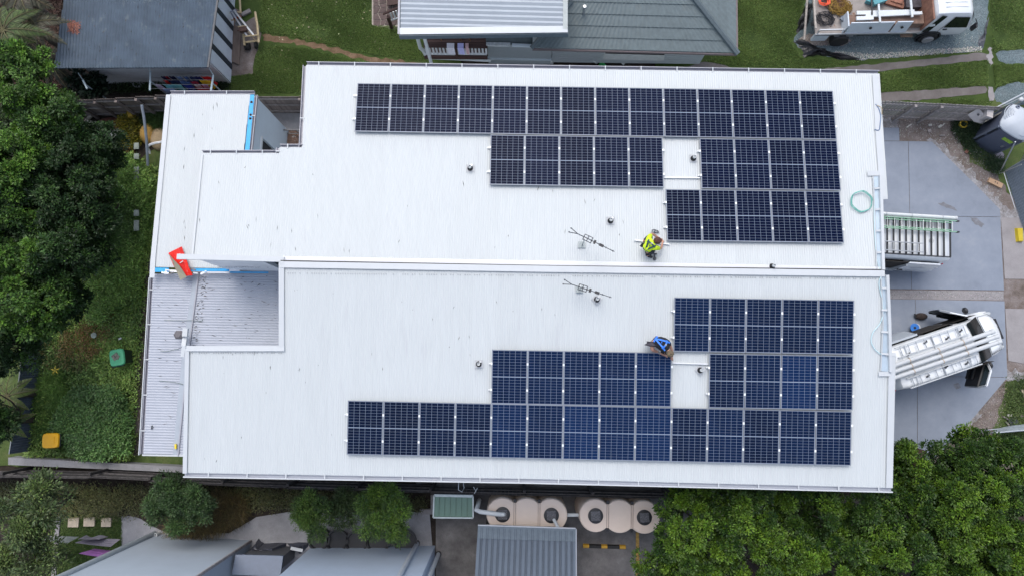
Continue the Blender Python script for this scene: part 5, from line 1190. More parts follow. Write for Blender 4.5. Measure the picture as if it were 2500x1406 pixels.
def on_truck(nm, mb, m, lab, cat, grp=None, smooth=False): single(nm, mb, m, lab, cat, grp, smooth)
M_linew = mat('white_steel_section', (.62, .66, .68), .4, .1, var=.08)
for i, (x0_, x1_, y, w_, lab) in enumerate([(1.55, 3.95, .62, .16, 'long white steel section on the truck toolbox, farthest from the gravel edge'), (1.9, 4.25, .48, .13, 'slanted white steel section across the truck toolbox'), (1.5, 2.2, .36, .16, 'short white section with a square hole on the truck toolbox')]):
    on_truck('steel_section', MB().beam(T3(x0_, y, 1.42 + .02 * i), T3(x1_, y + (.06 if i == 1 else 0), 1.44 + .02 * i), w_, .08), M_linew, lab, 'steel section', 'steel sections on the truck')
on_truck('cross_bar', MB().beam(T3(xb0 + 1.25, .1, 1.6), T3(xb0 + 1.25, .9, 1.6), .07, .05), M_linew, 'white cross bar over the truck toolbox, left', 'bar')
on_truck('cross_bar', MB().beam(T3(xb0 + 2.6, .3, 1.6), T3(xb0 + 2.6, 1.4, 1.6), .08, .05), M_linew, 'white cross bar over the truck toolbox, near the cab', 'bar')
def tangle(nm, c, rad, r_, col, label, cat='cord', turns=9, seed=1, flat=.25):
    rd = random.Random(seed); pts = []; n = turns * 12
    for i in range(n):
        a = i * 2 * math.pi / 12 * (1 + .05 * math.sin(i)); q = rad * (.45 + .55 * abs(math.sin(i * .37 + seed)))
        pts.append(c + Vector((q * math.cos(a) * 1.25, q * math.sin(a), .02 + flat * rad * abs(math.sin(i * .21)) + rd.uniform(0, .02))))
    single(nm, MB().tube(pts, r_, 5), mat('cord_%s' % label[:8], col, .6, var=.15), label, cat, 'cords and hoses on the truck', smooth=True)
tangle('air_hose', T3(.85, 1.4, .93), .40, .012, (.13, .06, .05), 'brown coiled hose in the rear of the truck tray', 'hose', 10, 2)
tangle('cord_heap', T3(1.1, 1.12, .93), .42, .013, (.26, .16, .03), 'mustard yellow cord heap in the truck tray', 'cord', 14, 3)
tangle('orange_cord', T3(.42, 1.38, 1.0), .22, .02, (.85, .12, .05), 'bright orange cord coil at the rear corner of the truck tray', 'cord', 5, 5)
tangle('black_cable', T3(.42, .62, .93), .34, .013, (.02, .02, .025), 'black cable tangle at the rear edge of the truck tray', 'cable', 8, 7)
on_truck('tool_crate', MB().box(T3(1.3, .55, 1.05), (.35, .3, .22), .3).box(T3(1.15, .5, 1.1), (.15, .3, .1), .9), mat('blue_grey_crate', (.16, .19, .23), .5), 'small grey tool crates behind the toolbox end', 'crate')
on_truck('teal_toolbox', MB().box(T3(2.7, 1.3, 1.1), (.6, .25, .25), .35).box(T3(2.35, 1.42, 1.05), (.35, .2, .2), 1.1), mat('teal_plastic', (.1, .33, .38), .5), 'teal plastic tool case lying in the truck tray', 'tool case')
on_truck('black_pole', MB().tube([T3(2.15, .5, 1.5), T3(2.3, 1.3, 1.3)], .035, 8).tube([T3(2.3, 1.3, 1.3), T3(2.5, 1.5, 1.3)], .05, 8), M_dark, 'black bent pole lying beside the teal tool case', 'pole')
on_truck('tool_tray', MB().box(T3(3.45, 1.3, 1.0), (.8, .4, .1), -.3).box(T3(3.5, 1.32, 1.07), (.5, .2, .06), -.3), mat('rust_tray', (.26, .12, .08), .8, var=.5, scale=8), 'rusty tray of tools in the truck tray near the cab', 'tray')
on_truck('dark_bin', MB().box(T3(4.15, 1.35, 1.05), (.7, .8, .3), .02), mat('dark_wet_bin', (.06, .055, .065), .5, var=.6, scale=9), 'dark brown tub behind the truck cab', 'tub')
on_truck('white_canister', MB().box(T3(LD + .06, 1.5, 2.0), (.28, .3, .4), .2), M_whiteflash, 'white canister mounted behind the cab', 'canister')

# black plastic sheeting round the gravel pad
M_blackplastic = mat('black_plastic_sheet', (.012, .012, .014), .28, var=.3, bump=1.0, scale=5, bscale=14)
drape('plastic_sheet', [(1930, 100), (1952, 96), (1975, 112), (2015, 122), (2045, 140), (2110, 146), (2060, 150), (2030, 140), (1995, 136), (1962, 142), (1955, 122)], .12, M_blackplastic, 'crumpled black plastic sheet along the lower left edge of the gravel pad', 'plastic sheet', amp=.07, seed=8)
drape('plastic_sheet', [(1972, 2), (1985, 15), (1968, 70), (1942, 82), (1950, 50)], .15, M_blackplastic, 'crumpled black plastic sheet beside the truck tail', 'plastic sheet', amp=.08, seed=9)
drape('plastic_sheet', [(2383, 112), (2390, 95), (2408, 85), (2415, 40), (2405, 60), (2402, 120)], .06, mat('grey_plastic_sheet', (.07, .075, .09), .35, var=.3, bump=.8, scale=5, bscale=14), 'grey folded plastic sheet at the right edge of the gravel pad', 'plastic sheet', amp=.04, seed=10)

# ---------------------------------------------------------------- right side things
# portable toilet
pa, pb = P(2366, 345, 0), P(2421, 379, 0)
tdx = (pb - pa).normalized(); tdy = Vector((-tdx.y, tdx.x, 0)); sz = (pb - pa).length
tq = [pa, pb, pb + tdy * sz, pa + tdy * sz]; HT = 1.85
toilet = thing('portable_toilet', 'dark grey portable toilet with white moulded roof and green sign', 'portable toilet', pa)
M_toil = mat('toilet_grey_plastic', (.085, .10, .145), .5, var=.08)
part('cabin', MB().prism([(p.x, p.y) for p in tq], 0, HT), M_toil, toilet)
for i in range(4):
    part('corner_trim', MB().beam(tq[i], tq[i] + Vector((0, 0, HT)), .07, .07), mat('toilet_trim', (.12, .14, .18), .5), toilet)
fn = -tdy
dd = part('door', MB().beam(pa + tdx * .12 + fn * .02 + Vector((0, 0, HT / 2)), pb - tdx * .12 + fn * .02 + Vector((0, 0, HT / 2)), .03, HT - .15), M_toil, toilet)
part('sign', MB().beam(pa + tdx * .55 + fn * .045 + Vector((0, 0, 1.42)), pa + tdx * .95 + fn * .045 + Vector((0, 0, 1.42)), .01, .2), mat('lime_sign', (.3, .5, .05), .6, var=.5, scale=22), dd)
part('latch', MB().box(pb - tdx * .2 + fn * .05 + Vector((0, 0, .95)), (.1, .04, .12), 0), M_alu, dd)
for k in range(2): part('vent_slot', MB().beam(pa + tdx * .06 + fn * .03 + Vector((0, 0, .3 + k * .8)), pa + tdx * .06 + fn * .03 + Vector((0, 0, .9 + k * .8)), .03, .04), M_dark, toilet)
rc = sum(tq, Vector()) / 4; mb = MB(); n = 24; prof = [(1.12, HT - .03), (1.13, HT + .04), (1.05, HT + .10), (.85, HT + .2), (.55, HT + .27), (0.02, HT + .30)]; vs = []
for f, z in prof:
    for k in range(n):
        a = 2 * math.pi * k / n; c_, s_ = math.cos(a), math.sin(a); e = 4.5 if f > .8 else 3
        r_ = (abs(c_) ** e + abs(s_) ** e) ** (-1 / e) * sz / 2 * f
        p = rc + tdx * (c_ * r_) + tdy * (s_ * r_); vs.append((p.x, p.y, z))
mb.add(vs, [(i * n + k, i * n + (k + 1) % n, (i + 1) * n + (k + 1) % n, (i + 1) * n + k) for i in range(len(prof) - 1) for k in range(n)] + [tuple((len(prof) - 1) * n + k for k in range(n))])
rf = part('roof', mb, mat('white_moulded_plastic', (.46, .50, .55), .5, var=.04), toilet, smooth=True)
for k in range(5):
    r_ = .12 + k * .075; c0 = rc - tdx * .32 + tdy * .12
    part('moulded_ridge', MB().tube([c0 + Vector((r_ * math.cos(a), r_ * math.sin(a), HT + .24 - k * .022)) for a in [R(110 + j * 12) for j in range(9)]], .014, 5), mat('white_moulded_plastic', (.46, .50, .55), .5), rf)
    c1 = rc + tdx * .2 - tdy * .1
    part('moulded_ridge', MB().tube([c1 + Vector((r_ * math.cos(a), r_ * math.sin(a), HT + .25 - k * .022)) for a in [R(-40 - j * 10) for j in range(9)]], .014, 5), mat('white_moulded_plastic', (.46, .50, .55), .5), rf)
part('vent_pipe', MB().lathe(rc - tdx * .40 + tdy * .42 + Vector((0, 0, HT - .05)), [(.07, 0), (.07, .3), (.045, .3), (.045, .1)], 14), mat('grey_vent_pipe', (.2, .23, .3), .4), toilet, smooth=True)
# meter box with open lid
mbx = thing('meter_box', 'beige electrical box with its lid hanging open on the timber wall', 'meter box', P(2410, 285, 0))
M_beige = mat('beige_steel', (.58, .54, .52), .5, var=.04)
def solid(q, h, m, nm, par): part(nm, MB().add(q + [p - Vector((0, 0, h)) for p in q], [(0, 3, 2, 1), (4, 5, 6, 7), (0, 1, 5, 4), (1, 2, 6, 5), (2, 3, 7, 6), (3, 0, 4, 7)]), m, par)
solid([P(2409, 284, 1.5), P(2424, 289, 1.5), P(2427, 261, 1.6), P(2411, 259, 1.6)], .5, M_beige, 'box', mbx)
q = [P(2364, 280, 1.2), P(2380, 297, .9), P(2400, 302, .95), P(2411, 288, 1.25), P(2389, 265, 1.5)]
part('lid', MB().add(q + [p - Vector((0, 0, .06)) for p in q], [(0, 1, 2, 3, 4), (9, 8, 7, 6, 5)] + [(i, 5 + i, 5 + (i + 1) % 5, (i + 1) % 5) for i in range(5)]), M_beige, mbx)
part('lid_lock', MB().lathe(P(2388, 281, 1.3), [(.05, 0), (.05, .02), (0, .02)], 10), M_darkgrey, mbx)
part('back_board', MB().beam(P(2392, 270, 1.2), P(2410, 268, 1.2), .04, .5), M_timber, mbx)
for s_ in ((2402, 285), (2424, 280)): part('post', MB().beam(P(*s_, 0), Vector((P(*s_, 0).x, P(*s_, 0).y, 1.1)), .07, .07), M_timber, mbx)
# diagonal timber wall / gate with rail and white cap
dg = thing('timber_wall', 'diagonal weathered timber wall with steel rails and a round white cap', 'wall', P(2460, 270, 0))
for k in range(4): part('wall_board', MB().beam(P(2400, 300 - 0, .3 + k * .3), P(2520, 232, .3 + k * .3), .05, .28), mat('olive_grey_timber', (.15, .15, .135), .85, var=.3, scale=5, orand=.15), dg)
part('steel_rail', MB().tube([P(2424, 268, 1.5), P(2520, 218, 1.5)], .035, 6).tube([P(2426, 272, 1.45), P(2520, 225, 1.45)], .02, 6), M_alu, dg)
part('white_cap', MB().ball(P(2493, 244, 1.6), .11, .10, .09, 12, 8), M_whiteflash, dg, smooth=True)
# temporary fence panels
M_mesh = mat('galvanised_wire', (.33, .38, .43), .4, .6, var=.1)
def tfence(label, a, b, z_a=2.0, h=2.0, nv=22, nh=34, lean=(0, 0), solidm=None):
    A = P(*a, 0); B = P(*b, 0); t = thing('temporary_fence', label, 'fence panel', A, group='temporary fence panels')
    up = Vector((lean[0], lean[1], 0)) + Vector((0, 0, h))
    fr = MB().tube([A, B, B + up, A + up, A], .024, 6); part('frame', fr, M_alu, t)
    for i in range(1, nv): part('wire', MB().tube([A.lerp(B, i / nv), A.lerp(B, i / nv) + up], .006, 3, False), M_mesh, t)
    mb = MB()
    for i in range(1, nh): mb.tube([A + up * (i / nh), B + up * (i / nh)], .005, 3, False)
    part('cross_wires', mb, M_mesh, t, kind='stuff')
    if solidm:
        o_ = Vector((.02, .01, 0)); mb = MB(); n = 10
        for i in range(n):
            p0, p1 = A.lerp(B, i / n), A.lerp(B, (i + 1) / n); w_ = .03 * (i % 2); w2 = .03 * ((i + 1) % 2)
            for j in range(4):
                a0 = p0 + up * (.02 + .24 * j) + o_ * (1 + w_ * 30); a1 = p1 + up * (.02 + .24 * j) + o_ * (1 + w2 * 30); b1_ = p1 + up * (.02 + .24 * (j + 1)) + o_ * (1 + w2 * 20); b0_ = p0 + up * (.02 + .24 * (j + 1)) + o_ * (1 + w_ * 20)
                mb.quad(a0, a1, b1_, b0_)
        part('shade_cloth', mb, solidm, t)
    return t
M_shade = mat('blue_grey_shade_cloth', (.17, .21, .26), .6, var=.15, scale=5, bump=.2)
tfence('leaning fence panel covered in blue grey cloth at the right edge', (2450, 420), (2496, 566), lean=(.55, .6), solidm=M_shade)
single('frame_pole', MB().tube([P(2440, 424, .1), P(2479, 347, 1.9)], .028, 7), M_alu, 'long grey pole slanting up to the toilet corner', 'pole')
single('frame_pole', MB().tube([P(2441, 424, .12), P(2494, 402, 1.2)], .022, 7), M_alu, 'short dark framed pole at the top of the leaning fence panel', 'pole')
single('frame_pole', MB().tube([P(2490, 398, .3), P(2512, 360, 1.2)], .026, 7), M_alu, 'light pole at the right border above the fence panel', 'pole')
def shoe(u, v, label):
    p = P(u, v, .08); single('fence_foot', MB().add([(p.x - .15, p.y - .3, 0), (p.x + .12, p.y - .3, 0), (p.x + .16, p.y + .3, 0), (p.x - .16, p.y + .3, 0), (p.x - .1, p.y - .27, .16), (p.x + .08, p.y - .27, .16), (p.x + .1, p.y + .27, .16), (p.x - .12, p.y + .27, .16)], [(0, 3, 2, 1), (4, 5, 6, 7), (0, 1, 5, 4), (1, 2, 6, 5), (2, 3, 7, 6), (3, 0, 4, 7)]), mat('yellow_plastic', (.55, .42, .02), .5, var=.1), label, 'fence foot')
shoe(2489, 574, 'yellow plastic foot of the temporary fence at the right edge')
br = thing('timber_block', 'sandy timber block with two dark knots lying on the dirt', 'block', P(2432, 448, 0))
q = [P(2417, 434, .12), P(2450, 449, .12), P(2445, 460, .12), P(2413, 444, .12)]
solid(q[::-1], .12, mat('sandy_timber', (.45, .3, .19), .7, var=.12, scale=8), 'block', br)
for (u, v) in [(2430, 445), (2435, 448)]: part('knot', MB().lathe(P(u, v, .122), [(.03, 0), (0, .002)], 8), M_timberdk, br)
ring = single('coil_drum', MB().lathe(P(2438, 381, .15), [(.06, .0), (.19, 0), (.2, .06), (.17, .09), (.06, .07)], 18), mat('faded_brown_bucket', (.33, .3, .33), .8, var=.3, scale=9), 'round faded lid with brown middle beside the toilet', 'lid', smooth=True)
single('thin_stick', MB().tube([P(2441, 395, .1), P(2435, 412, .05)], .018, 5), M_alu, 'thin pale stick below the round lid', 'stick')
single('yellow_bucket', MB().lathe(P(2346, 307, .1), [(.09, 0), (.15, .0), (.17, .2), (.13, .2), (.1, .05)], 16), mat('yellow_ring', (.5, .36, .03), .5), 'yellow ring shaped tub half hidden in weeds beside the toilet', 'tub', smooth=True)
for i, (u, v, s_, a, lab) in enumerate([(2197, 284, (.3, .06), 0, 'pale timber scrap under the right fence'), (2295, 309, (.16, .1), .6, 'white paper scrap with a tail on the dirt'), (2303, 305, (.14, .04), .8, 'thin white strip beside the white paper scrap'), (2269, 320, (.15, .13), .3, 'square white scrap in the middle of the dirt'), (2271, 306, (.13, .08), .1, 'rounded grey white scrap on the dirt'), (2219, 308, (.25, .05), .6, 'narrow grey strip of board on the dirt near the garage'), (2300, 331, (.2, .05), .1, 'cream timber offcut on the dirt'), (2331, 326, (.14, .05), .3, 'small cream scrap at the edge of the weeds'), (2382, 371, (.14, .12), .5, 'white rag next to the toilet front'), (2394, 373, (.1, .05), .2, 'small white crumb right of the white rag'), (2360, 371, (.14, .12), .9, 'reddish brown stone by the concrete edge')]):
    single('scrap', MB().box(P(u, v, .05), (s_[0], s_[1], .05), a), mat('brick_red', (.25, .12, .09), .9) if i == 10 else (mat('pale_scrap', (.55, .54, .5), .8, var=.15) if i % 3 else M_timberlt), lab, 'scrap', 'scraps on the dirt')
# bottom right: fallen mesh fence, slab, scraps
tf = thing('temporary_fence', 'fallen fence panel with pale cloth beside the trees at the lower right', 'fence panel', P(2430, 1050, 0), group='temporary fence panels')
q = [P(2360, 1055, .1), P(2425, 1056, 1.3), P(2520, 1048, 1.5)]
part('frame', MB().tube(q, .025, 6).tube([P(2380, 1052, .3), P(2440, 1046, .2), P(2520, 1034, .2)], .02, 6), M_alu, tf)
part('shade_cloth', MB().add([P(2420, 1056, .9), P(2460, 1052, 1.3), P(2525, 1046, 1.3), P(2525, 1032, .3), P(2470, 1038, .3), P(2440, 1044, .3)], [(0, 5, 4, 1), (1, 4, 3, 2)]), mat('pale_shade_cloth', (.33, .38, .42), .6, var=.3, scale=5, bump=.3), tf)
single('concrete_slab', MB().prism([(P(u, v).x, P(u, v).y) for u, v in [(2488, 950), (2540, 945), (2540, 990), (2505, 992)]], 0, .12), M_paver, 'cream slab corner on the grass at the right border', 'slab')
for i, (u, v, s_, a, lab) in enumerate([(2465, 1013, (.2, .1), .1, 'small white sheet on the grass above the fallen fence'), (2456, 1020, (.24, .05), -.5, 'cream stick lying above the fallen fence'), (2460, 1034, (.2, .06), -.9, 'short cream offcut touching the fallen fence'), (2473, 1028, (.35, .3), .5, 'dark grey crumpled bag above the fallen fence'), (2494, 1016, (.12, .12), .3, 'brown stone at the right border')]):
    single('scrap', MB().box(P(u, v, .05), (s_[0], s_[1], .06), a), [mat('pale_scrap', (.55, .54, .5), .8), M_timberlt, M_timberlt, M_tarp, M_timber][i], lab, 'scrap', 'scraps on the dirt')
# bag and cable drum on the driveway
bagt = thing('tool_bag', 'dark brown tool bag lying on the driveway near the open van', 'bag', P(2247, 772, 0))
part('bag', MB().ball(P(2249, 772, .12), .26, .15, .14, 14, 8), mat('dark_brown_fabric', (.035, .025, .022), .9, var=.5, scale=9, bump=.8), bagt, smooth=True)
part('handle', MB().tube([P(2237, 768, .1), P(2233, 766, .15), P(2236, 775, .15)], .03, 6), M_dark, bagt, smooth=True)
drm = thing('cable_drum', 'blue and white cable drum standing on the driveway', 'cable drum', P(2233, 800, 0))
part('cable', MB().lathe(P(2231, 800, 0), [(.17, .02), (.17, .2)], 20), M_whiteflash, drm, smooth=True)
part('flange', MB().lathe(P(2233, 800, .2), [(.06, 0), (.185, 0), (.185, .025), (.06, .025)], 24), mat('blue_plastic', (.04, .2, .62), .4), drm, smooth=True)
part('hub', MB().lathe(P(2233, 800, .21), [(.055, 0), (.055, .02), (0, .02)], 14), M_dark, drm)
# ---------------------------------------------------------------- bins in the yard
def bin_(label, u, v, lid, ang, body):
    c = P(u, v, 1.02); t = thing('wheelie_bin', label, 'wheelie bin', (c.x, c.y, 0), ang, 'wheelie bins in the yard'); w = W0
    b = MB(); b.add([(-.21, -.24, 0), (.21, -.24, 0), (.21, .2, 0), (-.21, .2, 0), (-.27, -.3, .95), (.27, -.3, .95), (.27, .28, .95), (-.27, .28, .95)], [(0, 3, 2, 1), (4, 5, 6, 7), (0, 1, 5, 4), (1, 2, 6, 5), (2, 3, 7, 6), (3, 0, 4, 7)])
    part('bin_body', b, body, t, **w)
    l = MB(); prof = [(.295, .335, .95), (.295, .335, 1.0), (.27, .31, 1.035), (.14, .18, 1.045), (.0, .0, 1.05)]; n = 24; vs = []
    for ax, ay, z in prof:
        for k in range(n):
            a = 2 * math.pi * k / n; c_, s_ = math.cos(a), math.sin(a); r_ = (abs(c_) ** 6 + abs(s_) ** 6) ** (-1 / 6); vs.append((c_ * r_ * ax, s_ * r_ * ay, z))
    l.add(vs, [(i * n + k, i * n + (k + 1) % n, (i + 1) * n + (k + 1) % n, (i + 1) * n + k) for i in range(4) for k in range(n)])
    ld = part('lid', l, lid, t, smooth=True, **w)
    part('lid_recess', MB().box((0, .0, 1.052), (.3, .34, .012)), lid, ld, **w)
    part('handle', MB().tube([(-.26, .36, .98), (.26, .36, .98)], .02, 8), body, t, **w)
    for s_ in (-1, 1): part('wheel', MB().lathe((s_ * .24, .24, .1), [(.03, -.025), (.1, -.025), (.1, .025), (.03, .025)], 16, M=Matrix.Rotation(R(90), 3, 'Y')), M_rubber, t, **w)
    return t
M_binbody = mat('bin_dark_green', (.012, .022, .018), .5, var=.1)
g1 = bin_('wheelie bin with green lid and leaves on top in the weeds', 285, 872, mat('bin_green_lid', (.09, .42, .22), .45, var=.08), R(-170), M_binbody)
part('fallen_leaves', MB().box((.02, -.04, 1.07), (.26, .24, .01), .5).tube([(.0, .06, 1.08), (.06, -.1, 1.09)], .012, 5).box((-.06, .06, 1.08), (.08, .05, .01)), mat('lid_leaf_dirt', (.17, .17, .14), .9, var=.6, scale=12), g1, **W0)
bin_('wheelie bin with bright yellow lid near the bottom left fence', 123, 1075, mat('bin_yellow_lid', (.8, .42, .01), .4, var=.04), R(-88), M_binbody)
# ---------------------------------------------------------------- small things on the roofs
def vent(u, v, PL, rot, label, small=False):
    c = PL.px(u, v); t = thing('roof_vent', label, 'roof vent', c, group='black pipe vents on the white roofs')
    if not small:
        part('flashing_base', MB().box(c + Vector((0, 0, .02)), (.26, .26, .012), rot), mat('clear_grey_flashing', (.42, .44, .46), .4, var=.2, scale=12), t)
    part('boot', MB().lathe(c, [(.095, .02), (.09, .06), (.06, .1), (.06, .16)], 16), M_rubber, t, smooth=True)
    part('pipe', MB().lathe(c, [(.05, .05), (.05, .26), (.038, .26), (.038, .2), (0, .2)], 14), M_pipe, t, smooth=True)
    if not small: part('bracket', MB().box(c + Vector((.05, .07, .12)), (.06, .05, .08), rot), M_alu, t)
vent(1148, 412, PA, .05, 'small black vent on the upper roof, left of the middle solar panels')
vent(1692, 388, PA, .05, 'small black vent in the bare gap of the upper solar array')
vent(1490, 540, PA, .05, 'small black vent above the upper antenna, left of the yellow worker')
vent(1457, 731, PB, R(45), 'diamond turned vent just below the lower antenna')
vent(1169, 888, PB, .05, 'small black vent on the lower roof, left of the middle solar panels')
vent(1709, 903, PB, R(45), 'diamond turned vent in the bare gap of the lower solar array')
vent(1884, 651, PA, 0, 'tiny black vent beside the ridge line below the upper array', True)
def antenna(label, u, v, PL, hd, mast, basepx):
    """long roof antenna: boom at height hd"""
    t = thing('tv_antenna', label, 'antenna', PL.px(*basepx)); A = PL.px(u[0], u[1], hd); B = PL.px(v[0], v[1], hd); d = (B - A).normalized(); s_ = Vector((-d.y, d.x, 0)); L = (B - A).length
    base = PL.px(*basepx)
    part('mounting_plate', MB().box(base + Vector((0, 0, .03)), (.22, .2, .02), math.atan2(ex.y, ex.x)).box(base + Vector((0, 0, .05)), (.02, .2, .02)).box(base + Vector((0, -.1, .04)), (.24, .02, .03)), mat('galvanised_plate', (.3, .34, .35), .45, .5, var=.15), t)
    mt = PL.px(mast[0], mast[1], hd)
    part('mast', MB().tube([base + Vector((.02, 0, .05)), mt], .018, 7), M_alu, t)
    part('boom', MB().tube([A + d * .25, A + d * (L * .43)], .015, 6).tube([A + d * (L * .46), B], .013, 6), M_darkgrey, t)
    part('boom_joint', MB().tube([A + d * (L * .43), A + d * (L * .47)], .02, 6), M_whiteflash, t)
    for q_, w_ in ((A + d * .27, 1), (A + d * .27, -1)): part('reflector_arm', MB().tube([q_, q_ - d * .25 + s_ * .07 * w_], .014, 6).ball(q_ - d * .26 + s_ * .07 * w_, .025, .025, .02, 8, 6), M_darkgrey, t)
    c = A + d * .62
    for k in (-1, 0, 1): part('element_frame', MB().tube([c - d * .13 + s_ * k * .09 + Vector((0, 0, .02)), c + d * .13 + s_ * k * .09 + Vector((0, 0, .02))], .012, 5).tube([c + d * k * .13 - s_ * .1, c + d * k * .13 + s_ * .1], .014, 5), M_darkgrey, t)
    part('dipole', MB().box(A + d * .86, (.07, .12, .05), math.atan2(d.y, d.x)).box(A + d * (.95 + .14), (.14, .08, .05), math.atan2(d.y, d.x)), M_dark, t)
    for k in range(4): part('director', MB().tube([A + d * (L * .5 + k * L * .155) - Vector((0, 0, .05)), A + d * (L * .5 + k * L * .155) + Vector((0, 0, .06))], .014, 5).tube([A + d * (L * .5 + k * L * .155) - s_ * .03, A + d * (L * .5 + k * L * .155) + s_ * .03], .008, 4), M_darkgrey, t)
    for k, l_ in enumerate([.62, .55, .45]): part('thin_element', MB().tube([A + d * (.45 + k * .33) - s_ * l_ - Vector((0, 0, .03)), A + d * (.45 + k * .33) + s_ * l_ - Vector((0, 0, .03))], .004, 4), M_whiteflash, t)
antenna('long black antenna on the upper roof with a grey mounting plate', (1391, 562), (1500, 615), PA, .9, (1428, 582), (1420, 598))
antenna('long black antenna on the lower roof, just above the diamond turned vent', (1376, 688), (1493, 726), PB, .7, (1417, 699), (1414, 706))
# cable coil, conduits, cords at the front edge
cc = PA.px(2105, 491, .06); pts = []
for i in range(66):
    a = i * 2 * math.pi / 22; r_ = .34 + .012 * math.sin(i * 1.7); pts.append(cc + Vector((r_ * math.cos(a) - .03 * (i // 22), r_ * math.sin(a) - .02 * (i // 22), .02 * (i // 22))))
single('hose_coil', MB().tube(pts, .010, 5), mat('teal_cord', (.14, .42, .36), .5, var=.1), 'thin green hose coil on the upper roof beside the front gutter', 'hose', smooth=True)
M_cond = mat('pale_conduit', (.5, .68, .72), .35, var=.05)
def cord(nm, pts, PL, r_, m, label, cat='cable', h=.05):
    q = [PL.px(u, v, h) for u, v in pts]; out = []
    for i in range(len(q) - 1):
        p0 = q[max(0, i - 1)]; p1 = q[i]; p2 = q[i + 1]; p3 = q[min(len(q) - 1, i + 2)]
        for j in range(6):
            t = j / 6; out.append(.5 * ((2 * p1) + (p2 - p0) * t + (2 * p0 - 5 * p1 + 4 * p2 - p3) * t * t + (3 * p1 - p0 - 3 * p2 + p3) * t ** 3))
    out.append(q[-1]); return single(nm, MB().tube(out, r_, 6), m, label, cat, smooth=True)
cord('conduit', [(2133, 436), (2134, 500), (2136, 580), (2141, 630), (2148, 660)], PA, .012, M_cond, 'pale conduit lying along the upper box gutter', 'conduit')
cord('conduit', [(2152, 672), (2146, 690), (2150, 715), (2155, 735), (2156, 765), (2148, 790), (2132, 810), (2127, 832), (2136, 852), (2152, 865)], PB, .014, M_cond, 'pale looping conduit beside the lower box gutter', 'conduit')
cord('cord', [(2138, 255), (2146, 268), (2150, 285), (2149, 300), (2146, 318), (2135, 317)], PA, .016, mat('blue_grey_cord', (.12, .18, .3), .5, var=.2), 'blue grey rope hanging over the front roof edge', 'rope', .04)
cord('cord', [(2140, 258), (2152, 264), (2153, 280)], PA, .01, mat('tan_cord', (.4, .3, .15), .6, var=.2), 'tan twine at the front roof edge, above the blue grey rope', 'rope', .05)
# red bag and olive strap on the low roof
rb = thing('red_bag', 'open red plastic sack with an olive backing, draped over the wall coping', 'bag', PC.px(440, 650))
M_red = mat('red_plastic', (.78, .03, .02), .35, var=.12, scale=6, bump=.6)
mb = MB(); n = 9; vs = []
e1 = [(411, 618), (416, 630), (422, 645), (430, 660), (440, 676)]; e2 = [(444, 602), (449, 618), (456, 636), (462, 655), (471, 672)]
for j in range(5):
    for i in range(n):
        t = i / (n - 1); p = PC.px(e1[j][0] + (e2[j][0] - e1[j][0]) * t, e1[j][1] + (e2[j][1] - e1[j][1]) * t, .12 + .06 * math.sin(i * 1.3 + j) + (.05 if 0 < j < 4 else 0)); vs.append(p)
mb.add(vs, [(j * n + i, (j + 1) * n + i, (j + 1) * n + i + 1, j * n + i + 1) for j in range(4) for i in range(n - 1)]); part('sack', mb, M_red, rb, smooth=True)
mb = MB(); vs = [PC.px(u, v, h) for u, v, h in [(411, 619, .2), (424, 634, .3), (438, 648, .3), (456, 676, .22), (440, 684, .2), (430, 660, .2)]]
part('olive_backing', mb.add(vs, [(0, 5, 4, 3, 2, 1)]), mat('olive_canvas', (.28, .26, .19), .8, var=.08, bump=.3), rb)
part('printed_mark', MB().box(PC.px(443, 640, .26), (.13, .03, .004), .6).box(PC.px(436, 622, .27), (.12, .03, .004), .5), M_whiteflash, rb)
sp = thing('security_light', 'grey floodlight on a white box at the corner of the low roof', 'floodlight', PD.px(450, 815))
c = PD.px(437, 817, .35); part('lamp_head', MB().lathe(c, [(.05, -.1), (.16, -.06), (.17, .05), (.1, .1), (0, .1)], 6), mat('brownish_grey_metal', (.14, .13, .14), .5, var=.2), sp)
part('lamp_arm', MB().tube([c + Vector((.05, .1, 0)), PD.px(449, 821, .4)], .025, 6).tube([c + Vector((.1, -.1, 0)), PD.px(449, 821, .4)], .025, 6), M_alu, sp)
part('junction_box', MB().box(PD.px(453, 811, .5), (.17, .28, .12), -.05), M_whiteflash, sp)
part('wall_plate', MB().beam(PD.px(452, 826, .4), PD.px(449, 845, .5), .15, .1), M_whiteflash, sp)
cord('cable', [(452, 826), (451, 838), (444, 847), (436, 850)], PD, .009, M_darkgrey, 'short black cable curling below the floodlight', 'cable', .3)
single('yellow_marker', MB().box(PD.px(429, 1089, .08), (.06, .17, .06), .1), mat('marker_yellow', (.75, .55, .02), .5), 'small yellow tool in the bottom end of the valley gutter', 'tool')
for i, pts in enumerate([[(401, 781), (430, 782), (470, 782), (492, 783), (494, 778)], [(392, 857), (410, 857), (425, 853), (436, 851)], [(388, 929), (410, 931), (432, 934), (447, 938)]]):
    cord('twig', pts, PD, .008, mat('green_brown_twig', (.08, .12, .09), .8), ['long thin twig across the valley gutter', 'thin twig below the floodlight on the grey roof', 'thin forked twig near the lower end of the grey roof'][i], 'twig', .05)
cord('cable_loop', [(369, 1047), (371, 1038), (373, 1044), (369, 1047)], PD, .012, M_darkgrey, 'small dark wire loop on the lower grey roof', 'wire', .03)

